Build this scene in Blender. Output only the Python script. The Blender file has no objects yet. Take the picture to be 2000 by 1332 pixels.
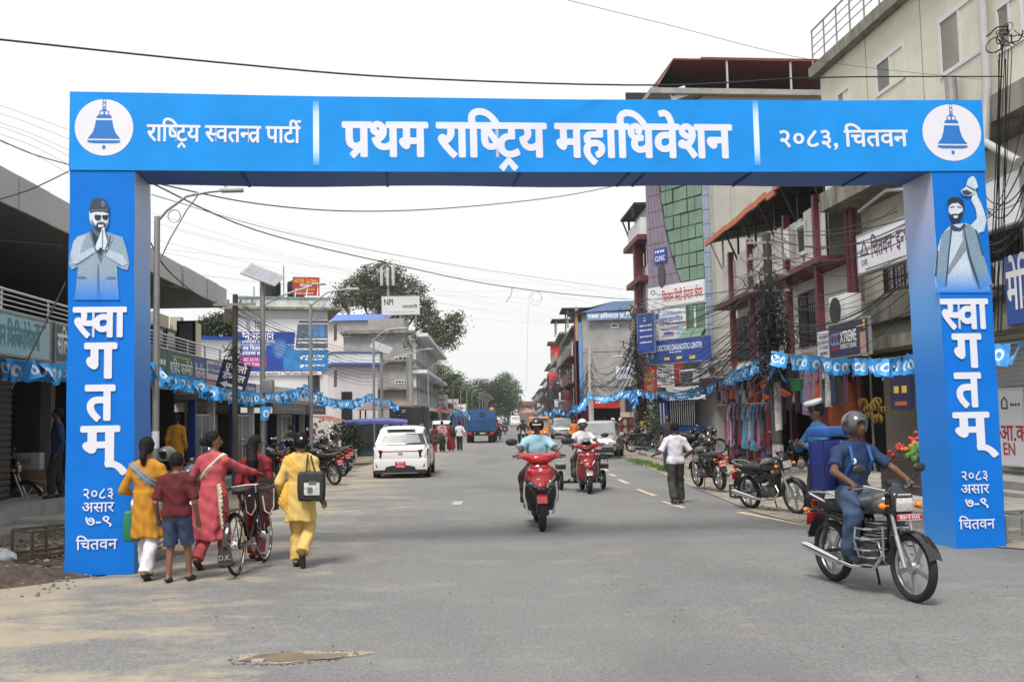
import bpy,bmesh,math,random
import numpy as np
from mathutils import Vector,Matrix,Euler,noise as mnoise
SC=bpy.context.scene
COL=SC.collection
R=math.radians
PI=math.pi
rnd=random.Random(7)
CAMH=1.68
FPX,PITCH,ROLL,YAW=1940.4,0.0777,-0.0202,-0.001
_cy,_sy,_cp,_sp,_cr,_sr=math.cos(YAW),math.sin(YAW),math.cos(PITCH),math.sin(PITCH),math.cos(ROLL),math.sin(ROLL)
_r0=Vector((_cy,-_sy,0));_f0=Vector((_sy,_cy,0));_z0=Vector((0,0,1))
CF=_cp*_f0+_sp*_z0
_u0=-_sp*_f0+_cp*_z0
CR=_cr*_r0+_sr*_u0
CU=-_sr*_r0+_cr*_u0
CPOS=Vector((0,0,CAMH))
cam_data=bpy.data.cameras.new('camera')
cam=bpy.data.objects.new('camera',cam_data)
COL.objects.link(cam)
_m=Matrix((CR,CU,-CF)).transposed().to_4x4()
_m.translation=CPOS
cam.matrix_world=_m
cam_data.sensor_width=36
cam_data.lens=FPX/2000*36
cam_data.clip_end=3000
cam_data.clip_start=0.1
SC.camera=cam
SC.render.resolution_x,SC.render.resolution_y=1024,681
SUN_EL,SUN_AZ=R(58),R(200)
world=bpy.data.worlds.new('World')
SC.world=world
world.use_nodes=True
nt=world.node_tree
nt.nodes.clear()
sky=nt.nodes.new('ShaderNodeTexSky')
sky.sky_type='NISHITA';sky.sun_disc=False
sky.sun_elevation=SUN_EL;sky.sun_rotation=SUN_AZ
sky.air_density=1.0;sky.dust_density=4.0;sky.ozone_density=1.0
hs=nt.nodes.new('ShaderNodeHueSaturation');hs.inputs['Saturation'].default_value=0.12
mx=nt.nodes.new('ShaderNodeMix');mx.data_type='RGBA'
mx.inputs['Factor'].default_value=0.86
mx.inputs['B'].default_value=(10.7,10.8,10.8,1)
bg=nt.nodes.new('ShaderNodeBackground');bg.inputs['Strength'].default_value=0.1
wo=nt.nodes.new('ShaderNodeOutputWorld')
nt.links.new(sky.outputs[0],hs.inputs['Color']);nt.links.new(hs.outputs[0],mx.inputs['A'])
nt.links.new(mx.outputs['Result'],bg.inputs['Color']);nt.links.new(bg.outputs[0],wo.inputs['Surface'])
sun_d=bpy.data.lights.new('sun','SUN');sun_d.energy=3.5;sun_d.angle=R(17);sun_d.color=(1,0.965,0.91)
sun=bpy.data.objects.new('sun',sun_d);COL.objects.link(sun)
_sd=Vector((math.sin(SUN_AZ)*math.cos(SUN_EL),math.cos(SUN_AZ)*math.cos(SUN_EL),math.sin(SUN_EL)))
sun.rotation_euler=_sd.to_track_quat('Z','Y').to_euler()
sun.location=_sd*60
SC.view_settings.view_transform='Standard'
SC.view_settings.look='None'
SC.view_settings.gamma=1
SC.view_settings.use_curve_mapping=False
SC.view_settings.exposure=0.08
SC.cycles.use_denoising=True
SC.cycles.max_bounces=6
SC.cycles.diffuse_bounces=3
SC.cycles.transparent_max_bounces=8
SC.cycles.caustics_reflective=False
SC.cycles.caustics_refractive=False
GT=-0.0057
def ray(px,py):
 return(CF+CR*((px-1000)/FPX)+CU*((666-py)/FPX))
def gp(px,py):
 d=ray(px,py);t=-CAMH/(d.z-GT*d.x)
 return CPOS+d*t
def gz(x):return GT*x
def at(px,py,Y):
 d=ray(px,py);return CPOS+d*(Y/d.y)
def atx(px,py,X):
 d=ray(px,py);return CPOS+d*(X/d.x)
_mats={}
def lin(c):
 return tuple(((v/255)/12.92 if v/255<=.04045 else((v/255+.055)/1.055)**2.4)for v in c[:3])
def mat(name,col,rough=.6,metal=0.0,spec=.5,var=0.12,vs=3.0,bump=0.0,bs=60.0,grime=0.0,gs=1.5,gcol=(.06,.055,.045),coat=0.0,emit=None,grain=0.0,trans=0.0,alpha=1.0,streak=False,fold=0):
 """col: linear base colour. var: soft colour variation; grime: stains of their own shape."""
 if name in _mats:return _mats[name]
 m=bpy.data.materials.new(name);m.use_nodes=True
 n=m.node_tree.nodes;l=m.node_tree.links
 b=n['Principled BSDF']
 b.inputs['Roughness'].default_value=rough;b.inputs['Metallic'].default_value=metal
 b.inputs['Coat Weight'].default_value=coat;b.inputs['Specular IOR Level'].default_value=spec
 if trans:b.inputs['Transmission Weight'].default_value=trans
 b.inputs['Alpha'].default_value=alpha
 c0=(*col[:3],1)
 b.inputs['Base Color'].default_value=c0
 tc=None
 def coords():
  nonlocal tc
  if tc is None:
   tc=n.new('ShaderNodeTexCoord')
  return tc.outputs['Object']
 cur=None
 if var>0 or grime>0 or grain>0:
  nz=n.new('ShaderNodeTexNoise');nz.inputs['Scale'].default_value=vs;nz.inputs['Detail'].default_value=6
  nz.inputs['Roughness'].default_value=.62
  l.new(coords(),nz.inputs['Vector'])
  rp=n.new('ShaderNodeValToRGB')
  lo=tuple(max(0,v*(1-var))for v in col[:3]);hi=tuple(min(1,v*(1+var))for v in col[:3])
  rp.color_ramp.elements[0].position=.3;rp.color_ramp.elements[1].position=.7
  rp.color_ramp.elements[0].color=(*lo,1);rp.color_ramp.elements[1].color=(*hi,1)
  l.new(nz.outputs['Fac'],rp.inputs['Fac']);cur=rp.outputs['Color']
 if grain>0:
  ng=n.new('ShaderNodeTexNoise');ng.inputs['Scale'].default_value=bs;ng.inputs['Detail'].default_value=2
  l.new(coords(),ng.inputs['Vector'])
  mg=n.new('ShaderNodeMix');mg.data_type='RGBA';mg.blend_type='OVERLAY';mg.inputs['Factor'].default_value=grain
  l.new(cur,mg.inputs['A']);l.new(ng.outputs['Fac'],mg.inputs['B']);cur=mg.outputs['Result']
 if grime>0:
  mp=n.new('ShaderNodeMapping');l.new(coords(),mp.inputs['Vector'])
  mp.inputs['Scale'].default_value=(1,1,.22)if streak else(1,1,1)
  n2=n.new('ShaderNodeTexNoise');n2.inputs['Scale'].default_value=gs;n2.inputs['Detail'].default_value=9
  n2.inputs['Roughness'].default_value=.7
  l.new(mp.outputs[0],n2.inputs['Vector'])
  r2=n.new('ShaderNodeValToRGB')
  r2.color_ramp.elements[0].position=.72-.38*grime;r2.color_ramp.elements[1].position=.88-.3*grime
  l.new(n2.outputs['Fac'],r2.inputs['Fac'])
  mm=n.new('ShaderNodeMath');mm.operation='MULTIPLY';mm.inputs[1].default_value=min(1,.35+grime*.6)
  l.new(r2.outputs['Color'],mm.inputs[0])
  mg=n.new('ShaderNodeMix');mg.data_type='RGBA';mg.inputs['B'].default_value=(*gcol,1)
  l.new(mm.outputs[0],mg.inputs['Factor']);l.new(cur,mg.inputs['A']);cur=mg.outputs['Result']
 if cur is not None:l.new(cur,b.inputs['Base Color'])
 if bump>0:
  nb=n.new('ShaderNodeTexNoise');nb.inputs['Scale'].default_value=bs;nb.inputs['Detail'].default_value=5
  if fold:
   mf=n.new('ShaderNodeMapping');mf.inputs['Scale'].default_value=(1,1,fold);l.new(coords(),mf.inputs[0]);l.new(mf.outputs[0],nb.inputs['Vector']);nb.inputs['Detail'].default_value=2
  else:l.new(coords(),nb.inputs['Vector'])
  bp=n.new('ShaderNodeBump');bp.inputs['Strength'].default_value=bump;bp.inputs['Distance'].default_value=.03 if fold else .01
  l.new(nb.outputs['Fac'],bp.inputs['Height']);l.new(bp.outputs[0],b.inputs['Normal'])
 if emit:
  b.inputs['Emission Color'].default_value=(*emit[:3],1);b.inputs['Emission Strength'].default_value=emit[3]
 _mats[name]=m
 return m
class MB:
 def __init__(s,M=None):s.v=[];s.f=[];s.mi=[];s.cur=0;s.M=M or Matrix()
 def add(s,vs,fs,M=None):
  o=len(s.v);T=s.M@M if M is not None else s.M
  s.v+=[tuple(T@Vector(p))for p in vs]
  for f in fs:s.f.append(tuple(i+o for i in f));s.mi.append(s.cur)
  return s
 def box(s,c,d,rz=0,M=None):
  x,y,z=d[0]/2,d[1]/2,d[2]/2
  T=Matrix.Translation(c)@Matrix.Rotation(rz,4,'Z')if M is None else M@Matrix.Translation(c)@Matrix.Rotation(rz,4,'Z')
  return s.add([(-x,-y,-z),(x,-y,-z),(x,y,-z),(-x,y,-z),(-x,-y,z),(x,-y,z),(x,y,z),(-x,y,z)],[(3,2,1,0),(4,5,6,7),(0,1,5,4),(1,2,6,5),(2,3,7,6),(3,0,4,7)],T)
 def bb(s,a,b):
  return s.box([(a[i]+b[i])/2 for i in range(3)],[abs(b[i]-a[i])for i in range(3)])
 def rbox(s,c,d,r=.01,M=None):
  """box with chamfered edges"""
  x,y,z=d[0]/2,d[1]/2,d[2]/2;r=min(r,x*.9,y*.9,z*.9)
  bm=bmesh.new();bmesh.ops.create_cube(bm,size=1)
  for v in bm.verts:v.co=Vector((v.co.x*2*x,v.co.y*2*y,v.co.z*2*z))
  bmesh.ops.bevel(bm,geom=bm.edges[:],offset=r,segments=2,affect='EDGES',profile=.6)
  bm.verts.index_update()
  vs=[v.co[:]for v in bm.verts];fs=[[v.index for v in f.verts]for f in bm.faces];bm.free()
  T=Matrix.Translation(c)
  return s.add(vs,fs,M@T if M is not None else T)
 def bar(s,a,b,w,h=None,up=(0,0,1)):
  """square bar from a to b"""
  a=Vector(a);b=Vector(b);h=h or w;d=(b-a);L=d.length
  if L<1e-6:return s
  d/=L;u=Vector(up)
  if abs(d.dot(u))>.98:u=Vector((1,0,0))
  x=d.cross(u).normalized();y=x.cross(d)
  vs=[]
  for p in(a,b):
   for i,j in((-1,-1),(1,-1),(1,1),(-1,1)):vs.append(p+x*(i*w/2)+y*(j*h/2))
  return s.add(vs,[(0,1,2,3),(7,6,5,4),(0,4,5,1),(1,5,6,2),(2,6,7,3),(3,7,4,0)])
 def tube(s,pts,r,n=8,cap=True,closed=False):
  pts=[Vector(p)for p in pts];k=len(pts)
  rs=r if isinstance(r,(list,tuple))else[r]*k
  vs=[];prev=None
  for i,p in enumerate(pts):
   if closed:t=(pts[(i+1)%k]-pts[i-1])
   else:t=(pts[min(i+1,k-1)]-pts[max(i-1,0)])
   if t.length<1e-9:t=Vector((0,0,1))
   t.normalize()
   if prev is None:
    u=Vector((0,0,1))if abs(t.z)<.9 else Vector((1,0,0))
    x=t.cross(u).normalized()
   else:
    x=(prev-t*prev.dot(t))
    x=x.normalized()if x.length>1e-6 else t.orthogonal().normalized()
   prev=x;y=t.cross(x)
   for j in range(n):
    a=2*PI*j/n;vs.append(p+(x*math.cos(a)+y*math.sin(a))*rs[i])
  fs=[]
  for i in range(k if closed else k-1):
   for j in range(n):
    a,b=i*n+j,i*n+(j+1)%n;c,d=((i+1)%k)*n+(j+1)%n,((i+1)%k)*n+j
    fs.append((a,b,c,d))
  if cap and not closed:fs+=[tuple(range(n))[::-1],tuple((k-1)*n+j for j in range(n))]
  return s.add(vs,fs)
 def cyl(s,a,b,r,n=12,r2=None):return s.tube([a,b],[r,r if r2 is None else r2],n)
 def lathe(s,prof,n=24,M=None,cap=True):
  """prof: (radius, z) list, axis z"""
  vs=[];fs=[]
  for r_,z in prof:
   for j in range(n):
    a=2*PI*j/n;vs.append((r_*math.cos(a),r_*math.sin(a),z))
  k=len(prof)
  for i in range(k-1):
   for j in range(n):fs.append((i*n+j,i*n+(j+1)%n,(i+1)*n+(j+1)%n,(i+1)*n+j))
  if cap:fs+=[tuple(range(n))[::-1],tuple((k-1)*n+j for j in range(n))]
  return s.add(vs,fs,M)
 def prism(s,outl,y0,y1,M=None):
  """outline of (x, z) extruded along y"""
  k=len(outl)
  vs=[(x,y0,z)for x,z in outl]+[(x,y1,z)for x,z in outl]
  fs=[tuple(range(k)),tuple(range(k,2*k))[::-1]]+[(i,i+k,(i+1)%k+k,(i+1)%k)for i in range(k)]
  return s.add(vs,fs,M)
 def torus(s,Rr,r,n=28,m=10,M=None,flat=1.0):
  vs=[];fs=[]
  for i in range(n):
   a=2*PI*i/n
   for j in range(m):
    b=2*PI*j/m;q=Rr+r*math.cos(b)
    vs.append((q*math.cos(a),q*math.sin(a),r*flat*math.sin(b)))
  for i in range(n):
   for j in range(m):fs.append((i*m+j,((i+1)%n)*m+j,((i+1)%n)*m+(j+1)%m,i*m+(j+1)%m))
  return s.add(vs,fs,M)
 def ball(s,c,r,n=12,m=8):
  r=r if isinstance(r,(tuple,list))else(r,r,r)
  vs=[(c[0],c[1],c[2]+r[2])]
  for i in range(1,m):
   t=PI*i/m
   for j in range(n):
    a=2*PI*j/n
    vs.append((c[0]+r[0]*math.sin(t)*math.cos(a),c[1]+r[1]*math.sin(t)*math.sin(a),c[2]+r[2]*math.cos(t)))
  vs.append((c[0],c[1],c[2]-r[2]));L=len(vs)-1;fs=[]
  for j in range(n):fs.append((0,1+j,1+(j+1)%n))
  for i in range(m-2):
   for j in range(n):fs.append((1+i*n+j,1+(i+1)*n+j,1+(i+1)*n+(j+1)%n,1+i*n+(j+1)%n))
  for j in range(n):fs.append((1+(m-2)*n+j,L,1+(m-2)*n+(j+1)%n))
  return s.add(vs,fs)
 def loft(s,rings,cap=True,closed=False):
  k=len(rings[0]);vs=[p for rg in rings for p in rg];fs=[]
  for i in range(len(rings)-1):
   for j in range(k if not closed else k):
    fs.append((i*k+j,i*k+(j+1)%k,(i+1)*k+(j+1)%k,(i+1)*k+j))
  if cap:fs+=[tuple(range(k))[::-1],tuple((len(rings)-1)*k+j for j in range(k))]
  return s.add(vs,fs)
 def sheet(s,rows):
  k=len(rows[0]);vs=[p for r_ in rows for p in r_]
  return s.add(vs,[(i*k+j,i*k+j+1,(i+1)*k+j+1,(i+1)*k+j)for i in range(len(rows)-1)for j in range(k-1)])
 def build(s,name,m,parent=None,smooth=40,label=None,kind=None,mesh_only=False):
  me=bpy.data.meshes.new(name)
  me.from_pydata(s.v,[],s.f)
  ms=m if isinstance(m,(list,tuple))else[m]
  for q in ms:me.materials.append(q)
  if len(ms)>1:me.polygons.foreach_set('material_index',s.mi)
  if smooth:
   me.shade_smooth();me.set_sharp_from_angle(angle=R(smooth))
  me.update()
  if mesh_only:return me
  return link(name,me,parent,label,kind)
def link(name,me,parent=None,label=None,kind=None):
 o=bpy.data.objects.new(name,me);COL.objects.link(o)
 if parent is not None:o.parent=parent
 if label:o['label']=label
 if kind:o['kind']=kind
 return o
def thing(name,label,cat,loc=(0,0,0),rz=0,group=None):
 o=bpy.data.objects.new(name,None);COL.objects.link(o)
 o.location=loc;o.rotation_euler=(0,0,rz);o.empty_display_size=.1
 o['label']=label;o['category']=cat
 if group:o['group']=group
 return o
def tag(o,label,cat,group=None,kind=None):
 o['label']=label;o['category']=cat
 if group:o['group']=group
 if kind:o['kind']=kind
 return o
def struct(name,mb,m,smooth=40):
 o=mb.build(name,m,None,smooth);o['kind']='structure';return o
def copy_tree(o,parent=None):
 c=o.copy();COL.objects.link(c);c.parent=parent
 for ch in list(o.children):copy_tree(ch,c)
 return c
def recolor(root,name,m):
 """give every part called name in root its own mesh copy with material m"""
 for ch in root.children_recursive:
  if ch.name.split('.')[0]==name:
   ch.data=ch.data.copy();ch.data.materials.clear();ch.data.materials.append(m)
_gl={}
def _txt(body,bold):
 c=bpy.data.curves.new('t','FONT');c.body=body;c.offset=bold;c.resolution_u=3
 o=bpy.data.objects.new('t',c);COL.objects.link(o)
 dg=bpy.context.evaluated_depsgraph_get();dg.update()
 me=bpy.data.meshes.new_from_object(o.evaluated_get(dg))
 v=[tuple(p.co)for p in me.vertices];f=[tuple(p.vertices)for p in me.polygons]
 bpy.data.objects.remove(o);bpy.data.curves.remove(c);bpy.data.meshes.remove(me)
 return v,f
def glyph(ch,bold=0.0):
 k=(ch,bold)
 if k not in _gl:
  ref=('ref',bold)
  if ref not in _gl:_gl[ref]=max(p[0]for p in _txt('प',bold)[0])
  v,f=_txt(ch,bold)if ch!=' ' else([],[])
  adv=.26 if ch==' ' else max(p[0]for p in _txt(ch+'प',bold)[0])-_gl[ref]
  _gl[k]=(v,f,adv)
 return _gl[k]
HAL='\u094d'
def _stem(v):
 xs=sorted({round(p[0],2)for p in v if abs(p[1])<.035})
 if not xs:return None
 xr=xs[-1];left=[x for x in xs if x<xr-.04]
 return(max([x for x in left if x>xr-.2]or[xr-.09]),xr)
def _clip(v,f,x):
 bm=bmesh.new();bv=[bm.verts.new(p)for p in v]
 for q in f:
  try:bm.faces.new([bv[i]for i in q])
  except ValueError:pass
 bmesh.ops.bisect_plane(bm,geom=bm.verts[:]+bm.edges[:]+bm.faces[:],plane_co=(x,0,0),plane_no=(1,0,0),clear_outer=True)
 bm.verts.index_update();r_=[tuple(w.co)for w in bm.verts],[[w.index for w in q.verts]for q in bm.faces];bm.free();return r_
def _stroke(pts,w):
 vs=[];n=len(pts)
 for i,p in enumerate(pts):
  a=pts[max(i-1,0)];b=pts[min(i+1,n-1)];dx,dy=b[0]-a[0],b[1]-a[1];L=math.hypot(dx,dy)or 1
  vs+=[(p[0]-dy/L*w/2,p[1]+dx/L*w/2,0),(p[0]+dy/L*w/2,p[1]-dx/L*w/2,0)]
 return vs,[(2*i,2*i+1,2*i+3,2*i+2)for i in range(n-1)]
def shape(text,bold=0.0):
 """list of (verts, faces, x) for the line of text, total width"""
 out=[];pen=0.0;i=0;w=.075+2*bold
 isC=lambda c:'\u0915'<=c<='\u0939'
 while i<len(text):
  c=text[i]
  if not isC(c):
   v,f,a=glyph(c,bold);out.append((v,f,pen));pen+=a;i+=1;continue
  cons=[c];i+=1
  while i+1<len(text)and text[i]==HAL and isC(text[i+1]):cons.append(text[i+1]);i+=2
  marks=[]
  while i<len(text)and('\u093e'<=text[i]<='\u094d' or text[i]in '\u0901\u0902\u0903'):marks.append(text[i]);i+=1
  reph=len(cons)>1 and cons[0]=='र'
  if reph:cons=cons[1:]
  rak=len(cons)>1 and cons[-1]=='र'
  if rak:cons=cons[:-1]
  if '\u093f' in marks:
   v,f,a=glyph('\u093f',bold);out.append((v,f,pen));pen+=a;marks.remove('\u093f')
  for h in cons[:-1]:
   v,f,a=glyph(h,bold);st=_stem(v)
   if st and h not in 'टठडढदछहकफ':
    v2,f2=_clip(v,f,st[0]+.012);out.append((v2,f2,pen));pen+=st[0]+.005
   else:
    out.append((v,f,pen));pen+=a*.82
  v,f,a=glyph(cons[-1],bold);out.append((v,f,pen));st=_stem(v)
  if rak:
   if cons[-1]in 'टठडढछद':
    cx=pen+a*.5
    s1=_stroke([(cx-.16,-.24),(cx,-.07),(cx+.16,-.24)],w)
   else:
    xs=pen+(st[0]if st else a*.6);s1=_stroke([(xs+.02,.2),(xs-.2,-.0)],w)
   out.append((*s1,0))
  pen+=a
  for mk in marks:
   v,f,ad=glyph(mk,bold);out.append((v,f,pen));pen+=ad
  if reph:
   cx=pen-.1
   out.append((*_stroke([(cx+.02,.62),(cx-.06,.72),(cx-.04,.82),(cx+.06,.86),(cx+.14,.82)],w*.85),0))
 return out,pen
def text(body,m,parent=None,x=0,y=0,z=0,h=.3,w=None,bold=0.012,align='C',name='lettering',M=None,depth=.0,mb=None,squash=1.0,fat=0.0):
 if bold>.017:fat=bold-.012;bold=.014
 """flat lettering in the local xz plane facing -y. h: size of the body (cap height about .62 h); w: fit to this width"""
 segs,width=shape(body,bold)
 sx=h*squash if w is None else w/width
 W=width*sx;x0=x-(W/2 if align=='C' else(W if align=='R' else 0))
 own=mb is None
 if own:mb=MB(M)
 offs=[(0,0)]if fat<=0 else[(-fat,0),(fat,0),(0,fat*.6),(0,-fat*.6),(-fat*.5,fat*.5),(fat*.5,-fat*.5)]
 for q,(ox,oz)in enumerate(offs):
  for k,(v,f,px)in enumerate(segs):
   dy=-.0006*(k%5)-.00009*q
   mb.add([(x0+(p[0]+px+ox)*sx,y+dy,z+(p[1]+oz)*h)for p in v],f)
 if own:return mb.build(name,m,parent,smooth=0)
 return W
def blob_text(mb,x0,x1,z,h,r_=None,y=0,gap=.3):
 """a line of print too small to read: short uneven strokes"""
 r_=r_ or rnd;x=x0
 while x<x1:
  w=r_.uniform(.5,1.4)*h
  w=min(w,x1-x)
  if w>.2*h:
   mb.bb((x,y-.001,z),(x+w*.8,y,z+h*r_.uniform(.55,.75)))
  x+=w+(h*gap if r_.random()<.25 else h*.12)
def grid(lo,hi,vox):
 ax=[np.arange(lo[i],hi[i]+vox,vox,dtype=np.float32)for i in range(3)]
 return np.meshgrid(*ax,indexing='ij')
def seg(G,a,b,r1,r2,flat=None,fr=1.0):
 """tapered capsule; flat: direction squashed by factor fr"""
 X,Y,Z=G;ax,ay,az=a
 px,py,pz=X-ax,Y-ay,Z-az
 d=np.array(b,float)-np.array(a,float)
 if flat is not None and fr!=1.0:
  q=(px*flat[0]+py*flat[1]+pz*flat[2])*(1/fr-1)
  px=px+q*flat[0];py=py+q*flat[1];pz=pz+q*flat[2]
  k=float(np.dot(d,flat))*(1/fr-1);d=d+k*np.array(flat)
 L2=float(d@d)or 1e-9
 t=np.clip((px*d[0]+py*d[1]+pz*d[2])/L2,0,1)
 return np.sqrt((px-t*d[0])**2+(py-t*d[1])**2+(pz-t*d[2])**2)-(r1+(r2-r1)*t)
def ell(G,c,r):
 X,Y,Z=G
 q=np.sqrt(((X-c[0])/r[0])**2+((Y-c[1])/r[1])**2+((Z-c[2])/r[2])**2)
 return(q-1)*min(r)
def rb(G,c,h,r=.02):
 X,Y,Z=G
 q=[np.abs(X-c[0])-h[0]+r,np.abs(Y-c[1])-h[1]+r,np.abs(Z-c[2])-h[2]+r]
 return np.sqrt(sum(np.maximum(a,0)**2 for a in q))+np.minimum(np.maximum(np.maximum(q[0],q[1]),q[2]),0)-r
def pln(G,p,n):
 """negative on the side the normal points away from"""
 return(G[0]-p[0])*n[0]+(G[1]-p[1])*n[1]+(G[2]-p[2])*n[2]
def smin(a,b,k=.03):
 h=np.clip(.5+.5*(b-a)/k,0,1)
 return b*(1-h)+a*h-k*h*(1-h)
def smax(a,b,k=.02):return -smin(-a,-b,k)
def nets(G,D):
 """surface nets -> verts, faces"""
 X,Y,Z=G;S=D<0
 n=np.array(D.shape)-1
 cnt=np.zeros(tuple(n),np.int8)
 for i in(0,1):
  for j in(0,1):
   for k in(0,1):cnt+=S[i:n[0]+i,j:n[1]+j,k:n[2]+k]
 act=(cnt>0)&(cnt<8)
 idx=np.full(tuple(n),-1,np.int32);I=np.argwhere(act);idx[act]=np.arange(len(I))
 if len(I)==0:return np.zeros((0,3)),[]
 acc=np.zeros((len(I),3));w=np.zeros(len(I))
 cor=[(i,j,k)for i in(0,1)for j in(0,1)for k in(0,1)]
 val={c:D[I[:,0]+c[0],I[:,1]+c[1],I[:,2]+c[2]]for c in cor}
 for a in cor:
  for d in range(3):
   if a[d]==0:
    b=list(a);b[d]=1;b=tuple(b)
    va,vb=val[a],val[b];m=(va<0)!=(vb<0)
    den=np.where(np.abs(va-vb)<1e-9,1e-9,va-vb);t=np.clip(va/den,0,1)
    P=np.array(a,float)[None,:]+np.eye(3)[d][None,:]*t[:,None]
    acc[m]+=P[m];w[m]+=1
 loc=acc/np.maximum(w,1)[:,None]
 x0=np.array([X[0,0,0],Y[0,0,0],Z[0,0,0]]);vx=float(X[1,0,0]-X[0,0,0])
 V=x0+(I+loc)*vx
 F=[]
 for d in range(3):
  e,g=[(1,2),(2,0),(0,1)][d]
  sl0=[slice(None)]*3;sl1=[slice(None)]*3
  sl0[d]=slice(0,-1);sl1[d]=slice(1,None)
  A=S[tuple(sl0)];B=S[tuple(sl1)];ch=A!=B
  E_=np.argwhere(ch)
  ok=(E_[:,e]>0)&(E_[:,g]>0)&(E_[:,e]<n[e])&(E_[:,g]<n[g]);E_=E_[ok]
  ins=A[E_[:,0],E_[:,1],E_[:,2]]
  def c(de,dg):
   q=E_.copy();q[:,e]-=de;q[:,g]-=dg
   return idx[q[:,0],q[:,1],q[:,2]]
  quad=np.stack([c(1,1),c(0,1),c(0,0),c(1,0)],1)
  quad[~ins]=quad[~ins][:,::-1]
  quad=quad[(quad>=0).all(1)]
  F.append(quad)
 return V,np.concatenate(F)
def sdf_mb(G,D,mb=None):
 V,F=nets(G,D);mb=mb or MB();o=len(mb.v)
 mb.v+=[tuple(p)for p in V.tolist()]
 F=(np.array(F)+o).tolist()if len(F)else[]
 mb.f+=[tuple(q)for q in F];mb.mi+=[mb.cur]*len(F)
 return mb
# ============================================================ THE SETTING
def road_material():
 m=bpy.data.materials.new('dusty_asphalt');m.use_nodes=True
 n=m.node_tree.nodes;l=m.node_tree.links;b=n['Principled BSDF']
 tc=n.new('ShaderNodeTexCoord');P=tc.outputs['Object']
 def noise_(scale,detail=6,rough=.6,sc=(1,1,1),loc=(0,0,0)):
  mp=n.new('ShaderNodeMapping');mp.inputs['Scale'].default_value=sc;mp.inputs['Location'].default_value=loc
  l.new(P,mp.inputs[0])
  z=n.new('ShaderNodeTexNoise');z.inputs['Scale'].default_value=scale;z.inputs['Detail'].default_value=detail
  z.inputs['Roughness'].default_value=rough;l.new(mp.outputs[0],z.inputs['Vector']);return z.outputs['Fac']
 def ramp(src,p0,p1,c0=(0,0,0),c1=(1,1,1)):
  r_=n.new('ShaderNodeValToRGB');r_.color_ramp.elements[0].position=p0;r_.color_ramp.elements[1].position=p1
  r_.color_ramp.elements[0].color=(*c0,1);r_.color_ramp.elements[1].color=(*c1,1);l.new(src,r_.inputs[0]);return r_.outputs[0]
 def mixc(f,a,bb_,mode='MIX'):
  x=n.new('ShaderNodeMix');x.data_type='RGBA';x.blend_type=mode
  for k,s_ in(('Factor',f),('A',a),('B',bb_)):
   if isinstance(s_,(int,float)):x.inputs[k].default_value=s_
   elif isinstance(s_,tuple):x.inputs[k].default_value=(*s_,1)
   else:l.new(s_,x.inputs[k])
  return x.outputs['Result']
 def math_(op,a,bb_=None):
  x=n.new('ShaderNodeMath');x.operation=op
  for k,s_ in enumerate((a,bb_)):
   if s_ is None:continue
   if isinstance(s_,(int,float)):x.inputs[k].default_value=s_
   else:l.new(s_,x.inputs[k])
  return x.outputs[0]
 base=ramp(noise_(.35,5),.3,.7,(.16,.158,.157),(.205,.202,.198))
 base=mixc(.9,base,ramp(noise_(34,4,.8),.32,.68,(.29,.29,.3),(.71,.71,.7)),'OVERLAY')
 vo=n.new('ShaderNodeTexVoronoi');vo.inputs['Scale'].default_value=42;l.new(P,vo.inputs['Vector'])
 base=mixc(.35,base,ramp(vo.outputs['Distance'],.08,.5,(.62,.61,.6),(.42,.42,.42)),'OVERLAY')
 base=mixc(math_('MULTIPLY',ramp(noise_(1.1,8,.7,(.7,1.2,1)),.54,.7),.42),base,(.31,.3,.285))
 base=mixc(math_('MULTIPLY',ramp(noise_(.28,4,.5,(1.6,.5,1),(3,8,0)),.54,.66),.42),base,(.11,.108,.107))
 sp=n.new('ShaderNodeSeparateXYZ');l.new(P,sp.inputs[0])
 side=n.new('ShaderNodeMapRange');side.inputs[1].default_value=-1.2;side.inputs[2].default_value=-5.2;l.new(sp.outputs[0],side.inputs[0])
 near=n.new('ShaderNodeMapRange');near.inputs[1].default_value=11.5;near.inputs[2].default_value=6.0;l.new(sp.outputs[1],near.inputs[0])
 xn=n.new('ShaderNodeMapRange');xn.inputs[1].default_value=-.5;xn.inputs[2].default_value=-4.5;l.new(sp.outputs[0],xn.inputs[0])
 nz=noise_(1.0,9,.74,(.6,1.1,1),(1.7,.4,0))
 m1=math_('ADD',nz,math_('MULTIPLY',side.outputs[0],.23))
 m1=math_('ADD',m1,math_('MULTIPLY',math_('MULTIPLY',near.outputs[0],xn.outputs[0]),.07))
 m1=math_('ADD',m1,math_('MULTIPLY',math_('SUBTRACT',noise_(28,5,.75),.5),.22))
 mask=ramp(m1,.595,.73)
 dust=ramp(noise_(3,6),.3,.7,(.31,.26,.185),(.41,.35,.265))
 col=mixc(math_('MULTIPLY',mask,.85),base,dust)
 sc_=ramp(noise_(2.2,9,.76,(.45,2.0,1),(7,2,0)),.63,.69)
 col=mixc(math_('MULTIPLY',sc_,.55),col,(.47,.43,.38))
 v2=n.new('ShaderNodeTexVoronoi');v2.inputs['Scale'].default_value=6;l.new(P,v2.inputs['Vector'])
 col=mixc(math_('MULTIPLY',ramp(v2.outputs['Distance'],.03,.045,(1,1,1),(0,0,0)),.7),col,(.08,.075,.07))
 v3=n.new('ShaderNodeTexVoronoi');v3.feature='DISTANCE_TO_EDGE';v3.inputs['Scale'].default_value=.38
 mpv=n.new('ShaderNodeMix');mpv.data_type='RGBA';mpv.inputs['Factor'].default_value=.25;l.new(P,mpv.inputs['A'])
 nn=n.new('ShaderNodeTexNoise');nn.inputs['Scale'].default_value=1.3;nn.inputs['Detail'].default_value=6;l.new(P,nn.inputs['Vector'])
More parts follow.
